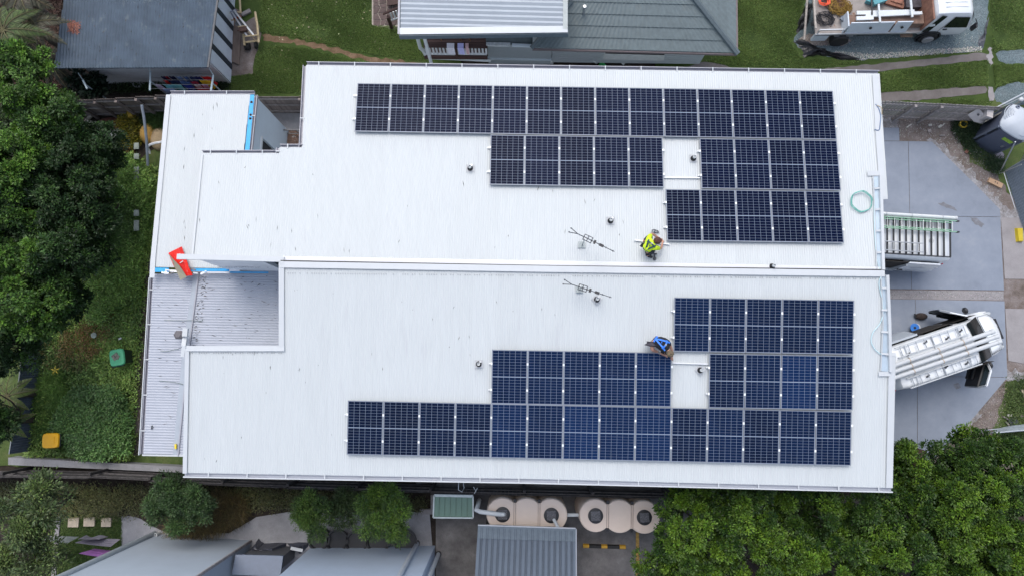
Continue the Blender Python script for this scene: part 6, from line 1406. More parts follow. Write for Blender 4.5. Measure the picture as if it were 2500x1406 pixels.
# ---------------------------------------------------------------- people
def skin(name, chains, m, parent, label=None, sub=1, off=Vector((0, 0, 0))):
    """chains: list of [(Vector, radius), ...]; a chain starting at an existing point is joined to it"""
    vs = []; es = []; rad = []; idx = {}
    for ch in chains:
        prev = None
        for p, r_ in ch:
            key = (round(p.x, 4), round(p.y, 4), round(p.z, 4))
            if key not in idx: idx[key] = len(vs); vs.append(p - off); rad.append(r_)
            i = idx[key]
            if prev is not None and prev != i: es.append((prev, i))
            prev = i
    me = bpy.data.meshes.new(name); me.from_pydata([tuple(v) for v in vs], es, []); o = bpy.data.objects.new(name, me); COL.objects.link(o)
    if parent: o.parent = parent
    md = o.modifiers.new('Skin', 'SKIN'); sv = me.skin_vertices[0].data
    for i, r_ in enumerate(rad): sv[i].radius = (r_, r_) if not isinstance(r_, tuple) else r_
    sv[0].use_root = True; md.use_smooth_shade = True; md.branch_smoothing = .3
    s2_ = o.modifiers.new('Subdivision', 'SUBSURF'); s2_.levels = sub; s2_.render_levels = sub
    bpy.context.view_layer.update()
    dg_ = bpy.context.evaluated_depsgraph_get(); new = bpy.data.meshes.new_from_object(o.evaluated_get(dg_)); o.modifiers.clear(); o.data = new
    new.materials.clear(); new.materials.append(m)
    if label: o['label'] = label
    return o
M_skin = mat('skin', (.52, .28, .2), .5, var=.08)
def hand(c, d, m, side_=1):
    d = d.normalized(); s_ = d.cross(Vector((0, 0, 1))).normalized(); ch = [[(c, .035), (c + d * .07, .036)]]
    for k, l_ in zip((-1.5, -.5, .5, 1.5), (.065, .08, .075, .055)):
        b = c + d * .07 + s_ * .018 * k; ch.append([(c + d * .07, .036), (b + d * .02 + s_ * .006 * k, .011), (b + d * l_ * .6 - Vector((0, 0, .015)), .0095), (b + d * l_ - Vector((0, 0, .045)), .008)])
    ch.append([(c, .035), (c + d * .03 + s_ * .04 * side_, .012), (c + d * .06 + s_ * .055 * side_ - Vector((0, 0, .02)), .009)])
    return ch
def person(label, base, PL, K):
    t = thing('person', label, 'person', base); off = Vector(base)
    g_ = {k: PL.px(u, v, h) for k, (u, v, h) in K['pts'].items()}
    sh = (g_['shL'] + g_['shR']) / 2; pel = g_['pel']; neck = sh + (g_['head'] - sh) * .4; mid = (pel + sh) / 2 + Vector((0, 0, .05))
    ch = [[(pel, .13), (mid, .13), (sh, .12), (neck, .055), (g_['head'], .085)]]
    for s_ in 'LR':
        hd_ = (g_['ha' + s_] - g_['el' + s_]).normalized()
        ch.append([(sh, .12), (g_['sh' + s_], .062), (g_['el' + s_], .045), (g_['ha' + s_], .03)]); ch += [[(g_['ha' + s_], .03)] + hand(g_['ha' + s_], hd_, None)[0][1:]]; ch += [x for x in hand(g_['ha' + s_], hd_, None, 1 if s_ == 'L' else -1)[1:]]
        hip = pel + (g_['kn' + s_] - pel) * .28
        ch.append([(pel, .13), (hip, .10), (g_['kn' + s_], .065), (g_['ft' + s_], .045), (g_['ft' + s_] + K['toe'] * .16, .035)])
    part_ = skin('body', ch, M_skin, t, off=off)
    top = [[(pel + (mid - pel) * .3, .17 * K.get('fat', 1)), (mid, .19 * K.get('fat', 1)), (sh, .165 * K.get('fat', 1)), (neck - (neck - sh) * .3, .09)]]
    for s_ in 'LR': top.append([(sh, .165), (g_['sh' + s_], .10), (g_['sh' + s_].lerp(g_['el' + s_], K['sleeve']), .072)])
    skin('shirt', top, K['shirt'], t, off=off)
    low = []
    for s_ in 'LR':
        hip = pel + (g_['kn' + s_] - pel) * .28; kn = g_['kn' + s_]; ft = g_['ft' + s_]
        c_ = [(pel, .18 * K.get('fat', 1)), (hip, .135 * K.get('fat', 1)), (kn.lerp(hip, K['short']), .085)]
        if K['short'] < .01: c_ += [(ft.lerp(kn, .15), .06)]
        low.append(c_)
    skin('trousers', low, K['pants'], t, off=off)
    for s_ in 'LR':
        ft = g_['ft' + s_]; skin('boot', [[(ft + Vector((0, 0, .03)), .055), (ft + K['toe'] * .08, .05), (ft + K['toe'] * .2, .042)]], K['boot'], t, off=off)
    hd = g_['head']; fd = K['face']; sd_ = fd.cross(Vector((0, 0, 1))).normalized()
    Mh = Matrix((fd, sd_, fd.cross(sd_) * -1)).transposed()
    part('head', MB().ball(hd + fd * .01, .105, .08, .115, 16, 12, M=Matrix((fd, -sd_, Vector((0, 0, 1)))).transposed()), M_skin, t, smooth=True)
    mb = MB()
    for k in (-1, 1): mb.ball(hd + sd_ * .083 * k - fd * .01, .02, .012, .03, 8, 6)
    part('ear', mb, M_skin, t, smooth=True)
    part('nose', MB().ball(hd + fd * .115 - Vector((0, 0, .015)), .018, .014, .022, 8, 6), M_skin, t, smooth=True)
    for k in (-1, 1): part('eye', MB().ball(hd + fd * .10 + sd_ * .034 * k + Vector((0, 0, .015)), .012, .012, .01, 8, 6), M_dark, t)
    part('mouth', MB().box(hd + fd * .103 - Vector((0, 0, .055)), (.012, .04, .008), math.atan2(fd.y, fd.x)), mat('lips', (.4, .16, .13), .5, var=0), t)
    hb = MB(); hb.ball(hd - fd * .02 + Vector((0, 0, .03)), *(K['hairr']), 18, 12)
    rdh = random.Random(4); hb.v = [tuple(Vector(v) + Vector((rdh.uniform(-.012, .012), rdh.uniform(-.012, .012), rdh.uniform(-.01, .01)))) for v in hb.v]
    part(K['hairname'], hb, K['hair'], t, smooth=True)
    # harness straps follow the back
    up = Vector((0, 0, 1)); hb_ = part('harness', MB().tube([mid + up * .195, mid + up * .20 + Vector((.02, 0, 0))], .03, 6), K['strap'], t)
    def strap(pts, w_=.05): 
        mb = MB()
        for a, b in zip(pts, pts[1:]): mb.beam(a, b, w_, .014)
        part('strap', mb, K['strap'], hb_)
    axd = (sh - pel).normalized(); lat = axd.cross(up).normalized()
    def bk(f, s, h=.185): 
        c_ = pel.lerp(sh, f) + Vector((0, 0, .05 * math.sin(math.pi * min(1, max(0, f))))); a = abs(s); return c_ + lat * (s * .15) + up * (h * K.get('fat', 1) * math.sqrt(max(.05, 1 - (a * .75) ** 2)) + .012)
    strap([bk(.05, 0), bk(.4, .4), bk(.75, .75), bk(1.0, .95, .12)]); strap([bk(.05, 0), bk(.4, -.4), bk(.75, -.75), bk(1.0, -.95, .12)])
    strap([bk(.75, -1.0), bk(.78, -.5), bk(.8, 0), bk(.78, .5), bk(.75, 1.0)]); strap([bk(.1, -.7), bk(.05, 0), bk(.1, .7)])
    part('harness_ring', MB().lathe(bk(.8, 0) + up * .01, [(.03, 0), (.03, .015), (.018, .015), (.018, 0)], 12), M_alu, hb_)
    return t
K1 = dict(pts=dict(pel=(1572, 615, .34), shL=(1583, 582, .62), shR=(1599, 606, .60), head=(1606, 588, .66), elL=(1592, 571, .36), haL=(1611, 583, .14), elR=(1614, 607, .36), haR=(1618, 592, .12), knL=(1590, 574, .30), ftL=(1570, 590, .07), knR=(1597, 612, .26), ftR=(1580, 625, .07)),
          toe=Vector((.9, -.2, 0)), face=Vector((.8, .2, -.55)).normalized(), sleeve=.75, short=0.0, shirt=mat('hi_vis_yellow', (.60, .80, .02), .7, var=.06), pants=mat('dark_navy_trousers', (.03, .035, .05), .85, var=.2), boot=M_dark,
          hair=mat('brown_hair', (.10, .042, .028), .8, var=.35, scale=25, bump=.5), hairname='hair', hairr=(.125, .115, .105), strap=mat('dark_green_harness', (.015, .06, .075), .7, var=.1))
person('person in fluorescent yellow shirt and dark harness, brown hair, crouching beside the upper array', PA.px(1590, 600), PA, K1)
K2 = dict(fat=1.22, pts=dict(pel=(1594, 826, .40), shL=(1633, 836, .60), shR=(1622, 856, .58), head=(1636, 864, .60), elL=(1641, 856, .35), haL=(1641, 872, .18), elR=(1614, 862, .36), haR=(1626, 868, .18), knL=(1612, 846, .26), ftL=(1598, 838, .07), knR=(1592, 853, .42), ftR=(1604, 858, .08)),
          toe=Vector((.8, -.5, 0)), face=Vector((.3, -.7, -.6)).normalized(), sleeve=.35, short=.62, shirt=mat('black_shirt', (.015, .016, .02), .8, var=.15), pants=mat('charcoal_shorts', (.055, .05, .065), .85, var=.2), boot=mat('grey_boot', (.3, .28, .27), .8, var=.15),
          hair=mat('camouflage_cap', (.14, .11, .07), .8, var=.5, scale=18), hairname='cap', hairr=(.11, .11, .085), strap=mat('bright_blue_harness', (.04, .2, .75), .6, var=.1))
person('person in black shirt, blue harness, shorts and cap, crouching beside the lower array', PB.px(1605, 840), PB, K2)
dl = thing('cordless_drill', 'black cordless drill lying on the roof below the worker in yellow', 'drill', PA.px(1598, 625))
part('drill_body', MB().tube([PA.px(1595, 620, .06), PA.px(1603, 620, .06)], .032, 8).tube([PA.px(1598, 621, .05), PA.px(1598, 629, .05)], .022, 8), M_darkgrey, dl)
part('battery', MB().lathe(PA.px(1598, 632, .02), [(.05, 0), (.055, .04), (.03, .07), (0, .07)], 10), M_darkgrey, dl)
part('drill_bit', MB().tube([PA.px(1603, 620, .06), PA.px(1613, 620, .06)], .008, 6), M_alu, dl)
pts = [PA.px(u, v, .05) for u, v in [(1591, 571), (1592, 562), (1596, 561), (1603, 563), (1607, 566), (1603, 569), (1597, 567), (1600, 562), (1606, 564), (1609, 568), (1601, 569), (1595, 567), (1598, 572), (1603, 576)]]
single('safety_rope', MB().tube(pts, .014, 6), M_darkgrey, 'dark coiled lanyard above the head of the worker in yellow', 'rope', smooth=True)
# ---------------------------------------------------------------- vegetation: real leaves, coloured leaf by leaf
def nrm(a): return a / np.maximum(1e-9, np.linalg.norm(a, axis=1, keepdims=True))
def leaf_mesh(name, C, D, U, L, Wd, col, fold=.25, mm=None):
    n = len(C); L = np.broadcast_to(L, n)[:, None]; Wd = np.broadcast_to(Wd, n)[:, None]
    D = nrm(D); Sd = nrm(np.cross(D, U)); N = np.cross(Sd, D)
    v = np.empty((n, 4, 3)); v[:, 0] = C; v[:, 1] = C + D * L * .5 + Sd * Wd * .5 + N * Wd * fold; v[:, 2] = C + D * L; v[:, 3] = C + D * L * .5 - Sd * Wd * .5 + N * Wd * fold
    me = bpy.data.meshes.new(name); me.vertices.add(n * 4); me.vertices.foreach_set('co', v.reshape(-1))
    me.loops.add(n * 4); me.loops.foreach_set('vertex_index', np.arange(n * 4)); me.polygons.add(n)
    me.polygons.foreach_set('loop_start', np.arange(n) * 4)
    me.polygons.foreach_set('loop_total', np.full(n, 4))
    at = me.color_attributes.new('col', 'FLOAT_COLOR', 'POINT'); c = np.ones((n, 4, 4)); c[:, :, :3] = col[:, None, :]; at.data.foreach_set('color', c.reshape(-1))
    me.materials.append(mm or M_leaf); me.update(calc_edges=True); return me
def up_rand(n, s=.6): u = rng.normal(0, s, (n, 3)); u[:, 2] += 1; return nrm(u)
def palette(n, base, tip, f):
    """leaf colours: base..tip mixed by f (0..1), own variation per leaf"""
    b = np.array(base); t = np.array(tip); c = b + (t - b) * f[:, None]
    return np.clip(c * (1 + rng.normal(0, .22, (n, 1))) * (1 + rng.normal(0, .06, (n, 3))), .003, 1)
def crown_arrays(cx, cy, cz, rx, ry, rz, lobes, lr, nleaf, clump_r, base, tip, tipfrac, spread=1.0, leafdir=.6):
    """leaves in rosettes on the shells of many small lobes that make up one crown"""
    LC = []; 
    for i in range(lobes):
        a = rng.uniform(0, 2 * math.pi); q = math.sqrt(rng.uniform(0, 1)); h = rng.uniform(-.9, 1) * math.sqrt(max(.1, 1 - q * q))
        LC.append((cx + rx * q * math.cos(a), cy + ry * q * math.sin(a), cz + rz * h, lr * rng.uniform(.6, 1.25), rng.uniform(0, 1)))
    LC = np.array(LC); ncl = max(1, nleaf // 26); pick = rng.integers(0, lobes, ncl)
    d = rng.normal(0, 1, (ncl, 3)); d[:, 2] = np.abs(d[:, 2]) * 1.1 - .45; d = nrm(d)
    cc = LC[pick, :3] + d * (LC[pick, 3:4] * rng.uniform(.65, 1.08, (ncl, 1)))
    ct = np.clip(((LC[pick, 4] < tipfrac) * .55 + (rng.uniform(0, 1, ncl) < tipfrac) * .5) * rng.uniform(.4, 1.1, ncl) * np.clip(d[:, 2] * 1.4 + .3, 0, 1) + rng.uniform(0, .25, ncl), 0, 1)  # up-facing clumps lighter: young growth plus top light put into leaf colour
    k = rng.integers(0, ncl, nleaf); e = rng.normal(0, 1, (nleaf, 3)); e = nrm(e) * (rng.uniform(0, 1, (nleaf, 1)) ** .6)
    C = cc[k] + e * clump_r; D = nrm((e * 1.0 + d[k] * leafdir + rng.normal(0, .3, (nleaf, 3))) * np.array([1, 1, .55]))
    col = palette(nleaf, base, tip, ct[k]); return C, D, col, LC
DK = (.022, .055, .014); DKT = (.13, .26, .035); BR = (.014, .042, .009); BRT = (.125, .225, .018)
def tree(nm, label, u, v, z, rx, ry, rz, lobes=22, lr=.5, nleaf=11000, L=.12, Wd=.06, base=DK, tip=DKT, tf=.35, clump=.17, group=None, cat='tree', trunk=True, ht=None):
    c = P(u, v, z); t = thing(nm, label, cat, (c.x, c.y, 0), group=group)
    C, D, col, LC = crown_arrays(0, 0, z, rx, ry, rz, lobes, lr, nleaf, clump, base, tip, tf)
    C[:, 2] = np.maximum(C[:, 2], .05)
    me = leaf_mesh('crown', C, D, up_rand(nleaf), L * rng.uniform(.7, 1.25, nleaf), Wd * rng.uniform(.7, 1.2, nleaf), col)
    inst('crown', me, t)
    if trunk:
        mb = MB(); r0 = .035 + .014 * z; ox = c.x * .06 * z / 4.5; oy = c.y * .06 * z / 4.5; mb.tube([(ox * 1.6, oy * 1.6, 0), (ox * 1.1, oy * 1.1, z * .25), (ox * .4, oy * .4, z * .5)], [r0, r0 * .8, r0 * .6], 8)
        part('trunk', mb, M_bark, t, smooth=True, world=False)
        for i in range(min(9, lobes)):
            l = LC[i]; part('limb', MB().tube([(ox * .5, oy * .5, z * .45), (l[0] * .45, l[1] * .45, z * .45 + (l[2] - z * .45) * .5), (l[0], l[1], l[2])], [r0 * .5, r0 * .3, .015], 6), M_bark, t, smooth=True, world=False)
    return t
# right: row of bright green trees along the bottom edge and the corner
gr_ = 'bright green trees at the lower right'
RT = [(1697, 1268, 4.3, 1.1, 1.15, 'bright green tree beside the right water tank, leftmost of its row'), (1655, 1392, 4.2, 1.3, 1.1, 'leafy tree at the bottom edge right of the yellow painted line'),
      (1810, 1245, 4.4, 1.25, .9, 'tree touching the roof edge, second from the water tanks'), (1830, 1370, 4.5, 1.5, 1.2, 'broad bright tree at the bottom edge, third from the carport'),
      (1975, 1262, 4.3, 1.2, 1.0, 'dark green tree under the middle of the right roof edge'), (2010, 1375, 4.6, 1.5, 1.2, 'yellow green tree at the bottom edge below the dark one'),
      (2120, 1250, 4.2, 1.0, .9, 'thin tree with bare twigs near the roof corner'), (2190, 1372, 4.7, 1.4, 1.3, 'rounded tree at the bottom edge, third from the right border'),
      (2232, 1145, 3.6, .85, .95, 'small round tree right against the roof corner and driveway'), (2262, 1235, 4.2, 1.1, .9, 'tree between the roof corner and the driveway end'),
      (2340, 1150, 3.8, 1.1, .9, 'dark tree shading the end of the driveway'), (2368, 1250, 4.7, 1.4, 1.1, 'bright tree second from the right border, below the driveway'),
      (2440, 1130, 3.9, 1.0, .8, 'tree beside the fallen fence panel at the right'), (2360, 1385, 4.8, 1.4, 1.1, 'tree at the bottom edge, second from the right border'),
      (2475, 1245, 4.6, 1.2, 1.2, 'tree at the right border below the fallen fence'), (2490, 1380, 4.8, 1.2, 1.2, 'yellow green tree in the bottom right corner')]
for i, (u, v, z, rx, ry, lab) in enumerate(RT):
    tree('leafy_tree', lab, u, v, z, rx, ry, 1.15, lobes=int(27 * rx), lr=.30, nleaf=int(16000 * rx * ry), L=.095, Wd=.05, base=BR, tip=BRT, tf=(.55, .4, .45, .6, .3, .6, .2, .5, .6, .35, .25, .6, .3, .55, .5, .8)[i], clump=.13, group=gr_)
tree('sapling', 'small upright shoot with bright leaves rising over the driveway edge', 2347, 1056, 2.6, .28, .32, .3, trunk=False, lobes=6, lr=.2, nleaf=900, L=.12, Wd=.06, base=BR, tip=BRT, tf=.7, group=gr_)
single('leaf_litter_mat', MB().prism([(P(u, v).x, P(u, v).y) for u, v in [(2160, 1168), (2236, 1092), (2262, 1100), (2230, 1180)]], .034, .05), mat('brown_leaf_litter', (.05, .03, .022), .95, var=.6, scale=10, bump=1), 'brown leaf litter on the driveway beside the small round tree', 'litter')
# left: dense dark trees
gl_ = 'dense trees along the left side'
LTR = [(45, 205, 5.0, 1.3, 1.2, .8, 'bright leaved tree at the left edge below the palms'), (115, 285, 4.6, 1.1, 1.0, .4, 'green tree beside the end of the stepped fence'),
       (15, 400, 5.2, 1.3, 1.3, .75, 'bright green tree at the left edge, level with the rubble heap'), (160, 390, 4.2, 1.2, 1.2, .06, 'very dark tree right of the bright green left edge tree'), (255, 355, 3.4, .7, .7, .12, 'dark tree nearest the pale rubble heap'),
       (90, 500, 4.4, 1.2, 1.2, .08, 'deep green tree in the left thicket, upper part'), (215, 500, 3.8, 1.1, 1.2, .10, 'dark tree in the left thicket nearest the weeds'),
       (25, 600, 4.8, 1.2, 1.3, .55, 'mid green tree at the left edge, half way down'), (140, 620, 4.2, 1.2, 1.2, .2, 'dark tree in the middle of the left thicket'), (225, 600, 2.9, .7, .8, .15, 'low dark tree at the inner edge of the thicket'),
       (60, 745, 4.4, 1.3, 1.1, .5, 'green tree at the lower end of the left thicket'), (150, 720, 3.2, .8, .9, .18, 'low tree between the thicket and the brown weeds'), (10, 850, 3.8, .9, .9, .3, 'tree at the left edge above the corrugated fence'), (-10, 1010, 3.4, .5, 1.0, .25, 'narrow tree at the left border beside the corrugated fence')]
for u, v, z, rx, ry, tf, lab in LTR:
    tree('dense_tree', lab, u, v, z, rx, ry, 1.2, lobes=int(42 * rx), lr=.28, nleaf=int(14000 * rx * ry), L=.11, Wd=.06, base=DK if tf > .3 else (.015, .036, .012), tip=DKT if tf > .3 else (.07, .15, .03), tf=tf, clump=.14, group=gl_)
for u, v, z, rx, ry, n, lab in [(40, 1290, 4.4, .9, 1.7, 7500, 'loose tree with pale branches at the bottom left edge'), (110, 1230, 3.8, .7, .8, 3200, 'sparse tree beside the concrete edging strip'), (80, 1385, 4.2, .9, .7, 3800, 'sparse tree in the bottom left corner')]:
    tree('sparse_tree', lab, u, v, z, rx, ry, .8, lobes=12, lr=.4, nleaf=n, L=.12, Wd=.05, base=(.06, .09, .04), tip=(.16, .23, .06), tf=.3, clump=.22, group='sparse trees at the bottom left')
# shrubs
tree('shrub', 'large dark green shrub by the fence below the grey building wall', 437, 1226, 2.5, 1.0, .95, .55, 34, .36, 20000, .10, .03, (.028, .055, .02), (.08, .15, .045), .5, .15, cat='shrub')
tree('shrub', 'shrub in a black pot, left one of the pair above the pale blue wall', 766, 1256, 2.3, .5, .78, .5, 20, .32, 12000, .10, .026, (.03, .062, .018), (.11, .19, .035), .5, .14, cat='shrub')
tree('shrub', 'dark shrub between the two bright potted shrubs', 838, 1252, 1.8, .45, .75, .4, 14, .3, 7000, .10, .026, (.035, .06, .022), (.07, .11, .035), .3, .14, cat='shrub')
tree('shrub', 'bright shrub in black pots nearest the green roofed shed', 942, 1258, 2.6, .92, .92, .55, 34, .34, 20000, .10, .028, (.035, .075, .02), (.15, .26, .035), .5, .14, cat='shrub')
tree('fern_shrub', 'broad leaved plant under the shed eave at top left', 215, 205, 1.2, .55, .4, .4, 8, .3, 900, .22, .17, (.010, .022, .014), (.02, .04, .02), .3, .2, cat='plant', trunk=False)
# pots under the shrubs
for i, (u, v) in enumerate([(778, 1316), (822, 1320), (870, 1323), (922, 1324), (990, 1322)]):
    c = P(u, v, .45); t = thing('plant_pot', ['black round pot below the left potted shrub', 'second black pot from the left along the pale blue wall', 'middle black pot along the pale blue wall', 'fourth black pot, half covered by the bright shrub', 'rightmost black pot, empty soil showing'][i], 'pot', (c.x, c.y, 0), group='black round pots along the pale blue wall')
    r_ = .42 if i < 4 else .44
    part('pot_wall', MB().lathe(c - Vector((0, 0, .45)), [(r_ * .85, 0), (r_, .40), (r_ + .03, .46), (r_ - .03, .46), (r_ - .06, .36)], 24), M_dark, t, smooth=True)
    part('soil', MB().lathe(c - Vector((0, 0, .14)), [(r_ - .05, 0), (0, .02)], 20), M_rubber, t)
# long thin leaved clumps
def blades(name, label, cat, pts, n, L0, Wd, base, tip, kind=None, upz=.7, group=None, z=.0, zs=.0):
    """grass-like blades rooted in an outline (pixels)"""
    q = [P(u, v, 0) for u, v in pts]; c0 = q[0].copy()
    C = sample_poly(q, n); C[:, 2] = z + rng.uniform(0, 1, n) * zs
    a = rng.uniform(0, 2 * math.pi, n); D = np.stack([np.cos(a), np.sin(a), np.full(n, upz)], 1) + rng.normal(0, .2, (n, 3))
    col = palette(n, base, tip, rng.uniform(0, 1, n)); C -= np.array(c0)
    me = leaf_mesh(name, C, D, up_rand(n), L0 * rng.uniform(.6, 1.3, n), Wd, col, .1)
    o = bpy.data.objects.new(name, me); COL.objects.link(o); o.location = c0; _props(o, label, cat, group, kind); return o
def sample_poly(q, n):
    xs = [p.x for p in q]; ys = [p.y for p in q]; out = []; tot = 0; Q = [(p.x, p.y) for p in q]
    while tot < n:
        m = n * 3; X = rng.uniform(min(xs), max(xs), m); Y = rng.uniform(min(ys), max(ys), m); ins = np.zeros(m, bool)
        for i in range(len(Q)):
            (x0, y0), (x1, y1) = Q[i], Q[(i + 1) % len(Q)]
            if y0 == y1: continue
            ins ^= ((y0 > Y) != (y1 > Y)) & (X < (x1 - x0) * (Y - y0) / (y1 - y0) + x0)
        g_ = np.stack([X[ins], Y[ins], np.zeros(ins.sum())], 1); out.append(g_); tot += len(g_)
    return np.concatenate(out)[:n]
blades('ornamental_grass', 'brown green ornamental grass spilling onto the concrete beside the large shrub', 'grass clump', [(500, 1210), (560, 1200), (610, 1225), (600, 1262), (540, 1290), (470, 1300), (420, 1290), (440, 1240)], 9000, .5, .014, (.06, .055, .03), (.2, .15, .06), None, .55, zs=.5)
blades('tall_grass', 'bright tall grass patch in the yard above the yellow bin', 'grass clump', [(100, 940), (150, 900), (165, 960), (150, 1050), (110, 1060), (90, 1000)], 6500, .5, .014, (.06, .13, .03), (.19, .34, .08), None, .6, zs=.3)
blades('tall_grass', 'tuft of tall grass beside the yellow sand pile', 'grass clump', [(362, 278), (405, 282), (402, 320), (370, 318)], 2600, .4, .014, (.035, .075, .02), (.10, .17, .045), None, .6, zs=.25)
# ground cover and weeds (nobody could count the leaves)
def cover(name, label, pts, n, z0, z1, L, Wd, base, tip, clump=.25, ncl=None, mm=None, bumps=1.0):
    q = [P(u, v, 0) for u, v in pts]; c0 = np.array(q[0]); ncl = ncl or n // 30
    cc = sample_poly(q, ncl)
    h = z0 + (z1 - z0) * (.5 + .25 * np.sin(cc[:, 0] * 1.9 + 1) + .25 * np.sin(cc[:, 1] * 2.3 + cc[:, 0])) * rng.uniform(.4, 1, ncl)
    tone = np.clip(.38 + .4 * np.sin(cc[:, 0] * 1.1 + 2 * np.sin(cc[:, 1] * .8)) + rng.normal(0, .22, ncl), 0, 1)
    k = rng.integers(0, ncl, n); e = nrm(rng.normal(0, 1, (n, 3))) * (rng.uniform(0, 1, (n, 1)) ** .5)
    C = cc[k].copy(); C[:, 2] = h[k]; C += e * np.array([clump, clump, clump * .6]); C[:, 2] = np.maximum(C[:, 2], .02)
    D = nrm((e + rng.normal(0, .4, (n, 3))) * np.array([1, 1, .35]) + np.array([0, 0, .08])); col = palette(n, base, tip, tone[k])
    me = leaf_mesh(name, C - c0, D, up_rand(n), L * rng.uniform(.6, 1.3, n), Wd * rng.uniform(.7, 1.2, n), col, mm=mm)
    o = bpy.data.objects.new(name, me); COL.objects.link(o); o.location = c0; _props(o, label, 'weeds', None, 'stuff'); return o
WB = (.12, .21, .06); WT = (.34, .50, .12)
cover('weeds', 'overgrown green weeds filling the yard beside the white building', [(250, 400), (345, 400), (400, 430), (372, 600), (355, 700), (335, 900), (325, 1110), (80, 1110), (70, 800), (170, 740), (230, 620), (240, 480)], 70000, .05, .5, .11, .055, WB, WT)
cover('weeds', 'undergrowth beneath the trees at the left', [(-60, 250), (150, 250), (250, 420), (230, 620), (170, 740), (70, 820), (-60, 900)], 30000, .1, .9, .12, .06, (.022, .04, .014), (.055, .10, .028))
cover('raised_weeds', 'extra bright weeds, raised to catch sky light, between the thicket and the low white roof', [(262, 390), (345, 395), (385, 440), (362, 640), (350, 720), (250, 800), (235, 640), (262, 520)], 42000, .35, 1.35, .10, .05, (.09, .17, .05), (.30, .48, .11), .22, 1500)  # added bright layer, set high so it catches more sky light
cover('low_shrubs', 'rounded leafy bushes in the yard between the bins', [(180, 960), (300, 945), (330, 1000), (325, 1100), (200, 1105), (160, 1030)], 30000, .4, 1.2, .10, .05, (.07, .14, .045), (.17, .32, .09), .3, 260)
cover('reddish_weeds', 'reddish brown weeds scattered in the middle of the yard', [(100, 840), (210, 800), (290, 700), (300, 780), (230, 900), (130, 900)], 3500, .3, .6, .08, .04, (.10, .11, .04), (.30, .18, .07))
cover('reddish_weeds', 'reddish weeds below the rubble at the top of the yard', [(265, 380), (330, 380), (330, 480), (280, 460)], 5000, .2, .5, .09, .045, (.05, .05, .018), (.13, .08, .03))
cover('garden_weeds', 'dark weedy undergrowth between the dark fence and the small lawn', [(-60, 1180), (700, 1195), (1040, 1215), (1040, 1240), (700, 1240), (560, 1235), (340, 1255), (-60, 1255)], 34000, .05, .4, .09, .03, (.08, .09, .04), (.2, .21, .08))
cover('corner_weeds', 'weeds around the portable toilet', [(2325, 300), (2390, 290), (2375, 340), (2365, 370), (2400, 392), (2440, 395), (2430, 420), (2360, 360), (2335, 330)], 9000, .05, .45, .09, .035, (.022, .045, .02), (.07, .12, .05))
cover('verge_weeds', 'weeds on the verge at the right border', [(2455, 930), (2560, 910), (2560, 1120), (2420, 1110), (2455, 1040)], 12000, .02, .2, .07, .03, (.04, .075, .02), (.10, .15, .04))
cover('fence_weeds', 'weeds along the foot of the shed wall', [(240, 206), (560, 206), (560, 216), (240, 222)], 5000, .05, .3, .08, .04, (.02, .04, .014), (.05, .09, .025))
cover('leaf_litter', 'brown leaf litter under the palms at top left', [(60, -40), (170, -40), (150, 190), (180, 250), (60, 250), (-40, 120), (-40, -40)], 16000, .0, .08, .12, .04, (.04, .022, .018), (.10, .06, .045), mm=M_litter)
cover('yellow_weeds', 'yellow green weeds beside the yellow sand pile', [(300, 300), (335, 290), (345, 350), (310, 370)], 4500, .1, .4, .10, .05, (.06, .075, .012), (.28, .24, .02))
# lawn blades over the turf
def turf(label, pts, n, base=(.085, .14, .035), tip=(.21, .30, .085)):
    q = [P(u, v, 0) for u, v in pts]; c0 = np.array(q[0]); C = sample_poly(q, n)
    pt = np.sin(C[:, 0] * 1.7 + 2.1 * np.sin(C[:, 1] * 1.3)) + np.sin(C[:, 1] * 2.1 - C[:, 0] * .6) + rng.normal(0, .5, n); C = C[pt > -1.1]; n = len(C)
    a = rng.uniform(0, 2 * math.pi, n); D = np.stack([np.cos(a), np.sin(a), rng.uniform(.3, 1.5, n)], 1)
    f = np.clip(.45 + .25 * np.sin(C[:, 0] * .9 + 1.3 * np.sin(C[:, 1] * .7)) + .18 * np.sin(C[:, 1] * 2.9 + C[:, 0] * 1.7) + rng.normal(0, .3, n), 0, 1); C[:, 2] = .006
    me = leaf_mesh('grass', C - c0, D, up_rand(n), .085 * rng.uniform(.6, 1.3, n), .02, palette(n, base, tip, f), .1)
    o = bpy.data.objects.new('grass', me); COL.objects.link(o); o.location = c0; _props(o, label, 'grass', None, 'stuff')
turf('mown green lawn between the shed and the neighbour house', [(640, -60), (905, -60), (905, 64), (975, 66), (1020, 100), (1040, 150), (900, 132), (700, 88), (636, 80)], 60000)
turf('strip of lawn below the dirt track', [(630, 110), (760, 122), (900, 156), (740, 160), (735, 228), (565, 226), (565, 190), (625, 180)], 30000)
turf('mown green lawn left of the gravel pad', [(1800, -60), (1970, -60), (1950, 60), (1925, 100), (1960, 145), (2100, 152), (1990, 168), (1780, 160), (1720, 150), (1798, 128)], 45000)
turf('lawn strip between the two concrete wheel strips', [(2150, 180), (2410, 150), (2410, 208), (2240, 219), (2150, 226)], 24000)
turf('lawn at the top right corner', [(2420, -60), (2560, -60), (2560, 120), (2440, 122), (2425, 130), (2418, 60)], 22000)
turf('lawn patch at the right border beside the kerb', [(2425, 160), (2560, 155), (2560, 190), (2470, 200), (2430, 215)], 9000)
turf('thin grass edge below the lower wheel strip', [(2300, 243), (2420, 248), (2425, 258), (2300, 252)], 3000)
turf('small lawn around the sand coloured pavers', [(142, 1255), (298, 1258), (298, 1420), (142, 1420)], 16000, (.06, .11, .03), (.15, .22, .06))
turf('thin grass on the worn ground beside the low roof', [(330, 600), (372, 600), (368, 700), (345, 1110), (320, 1110)], 6000, (.05, .07, .02), (.13, .13, .06))
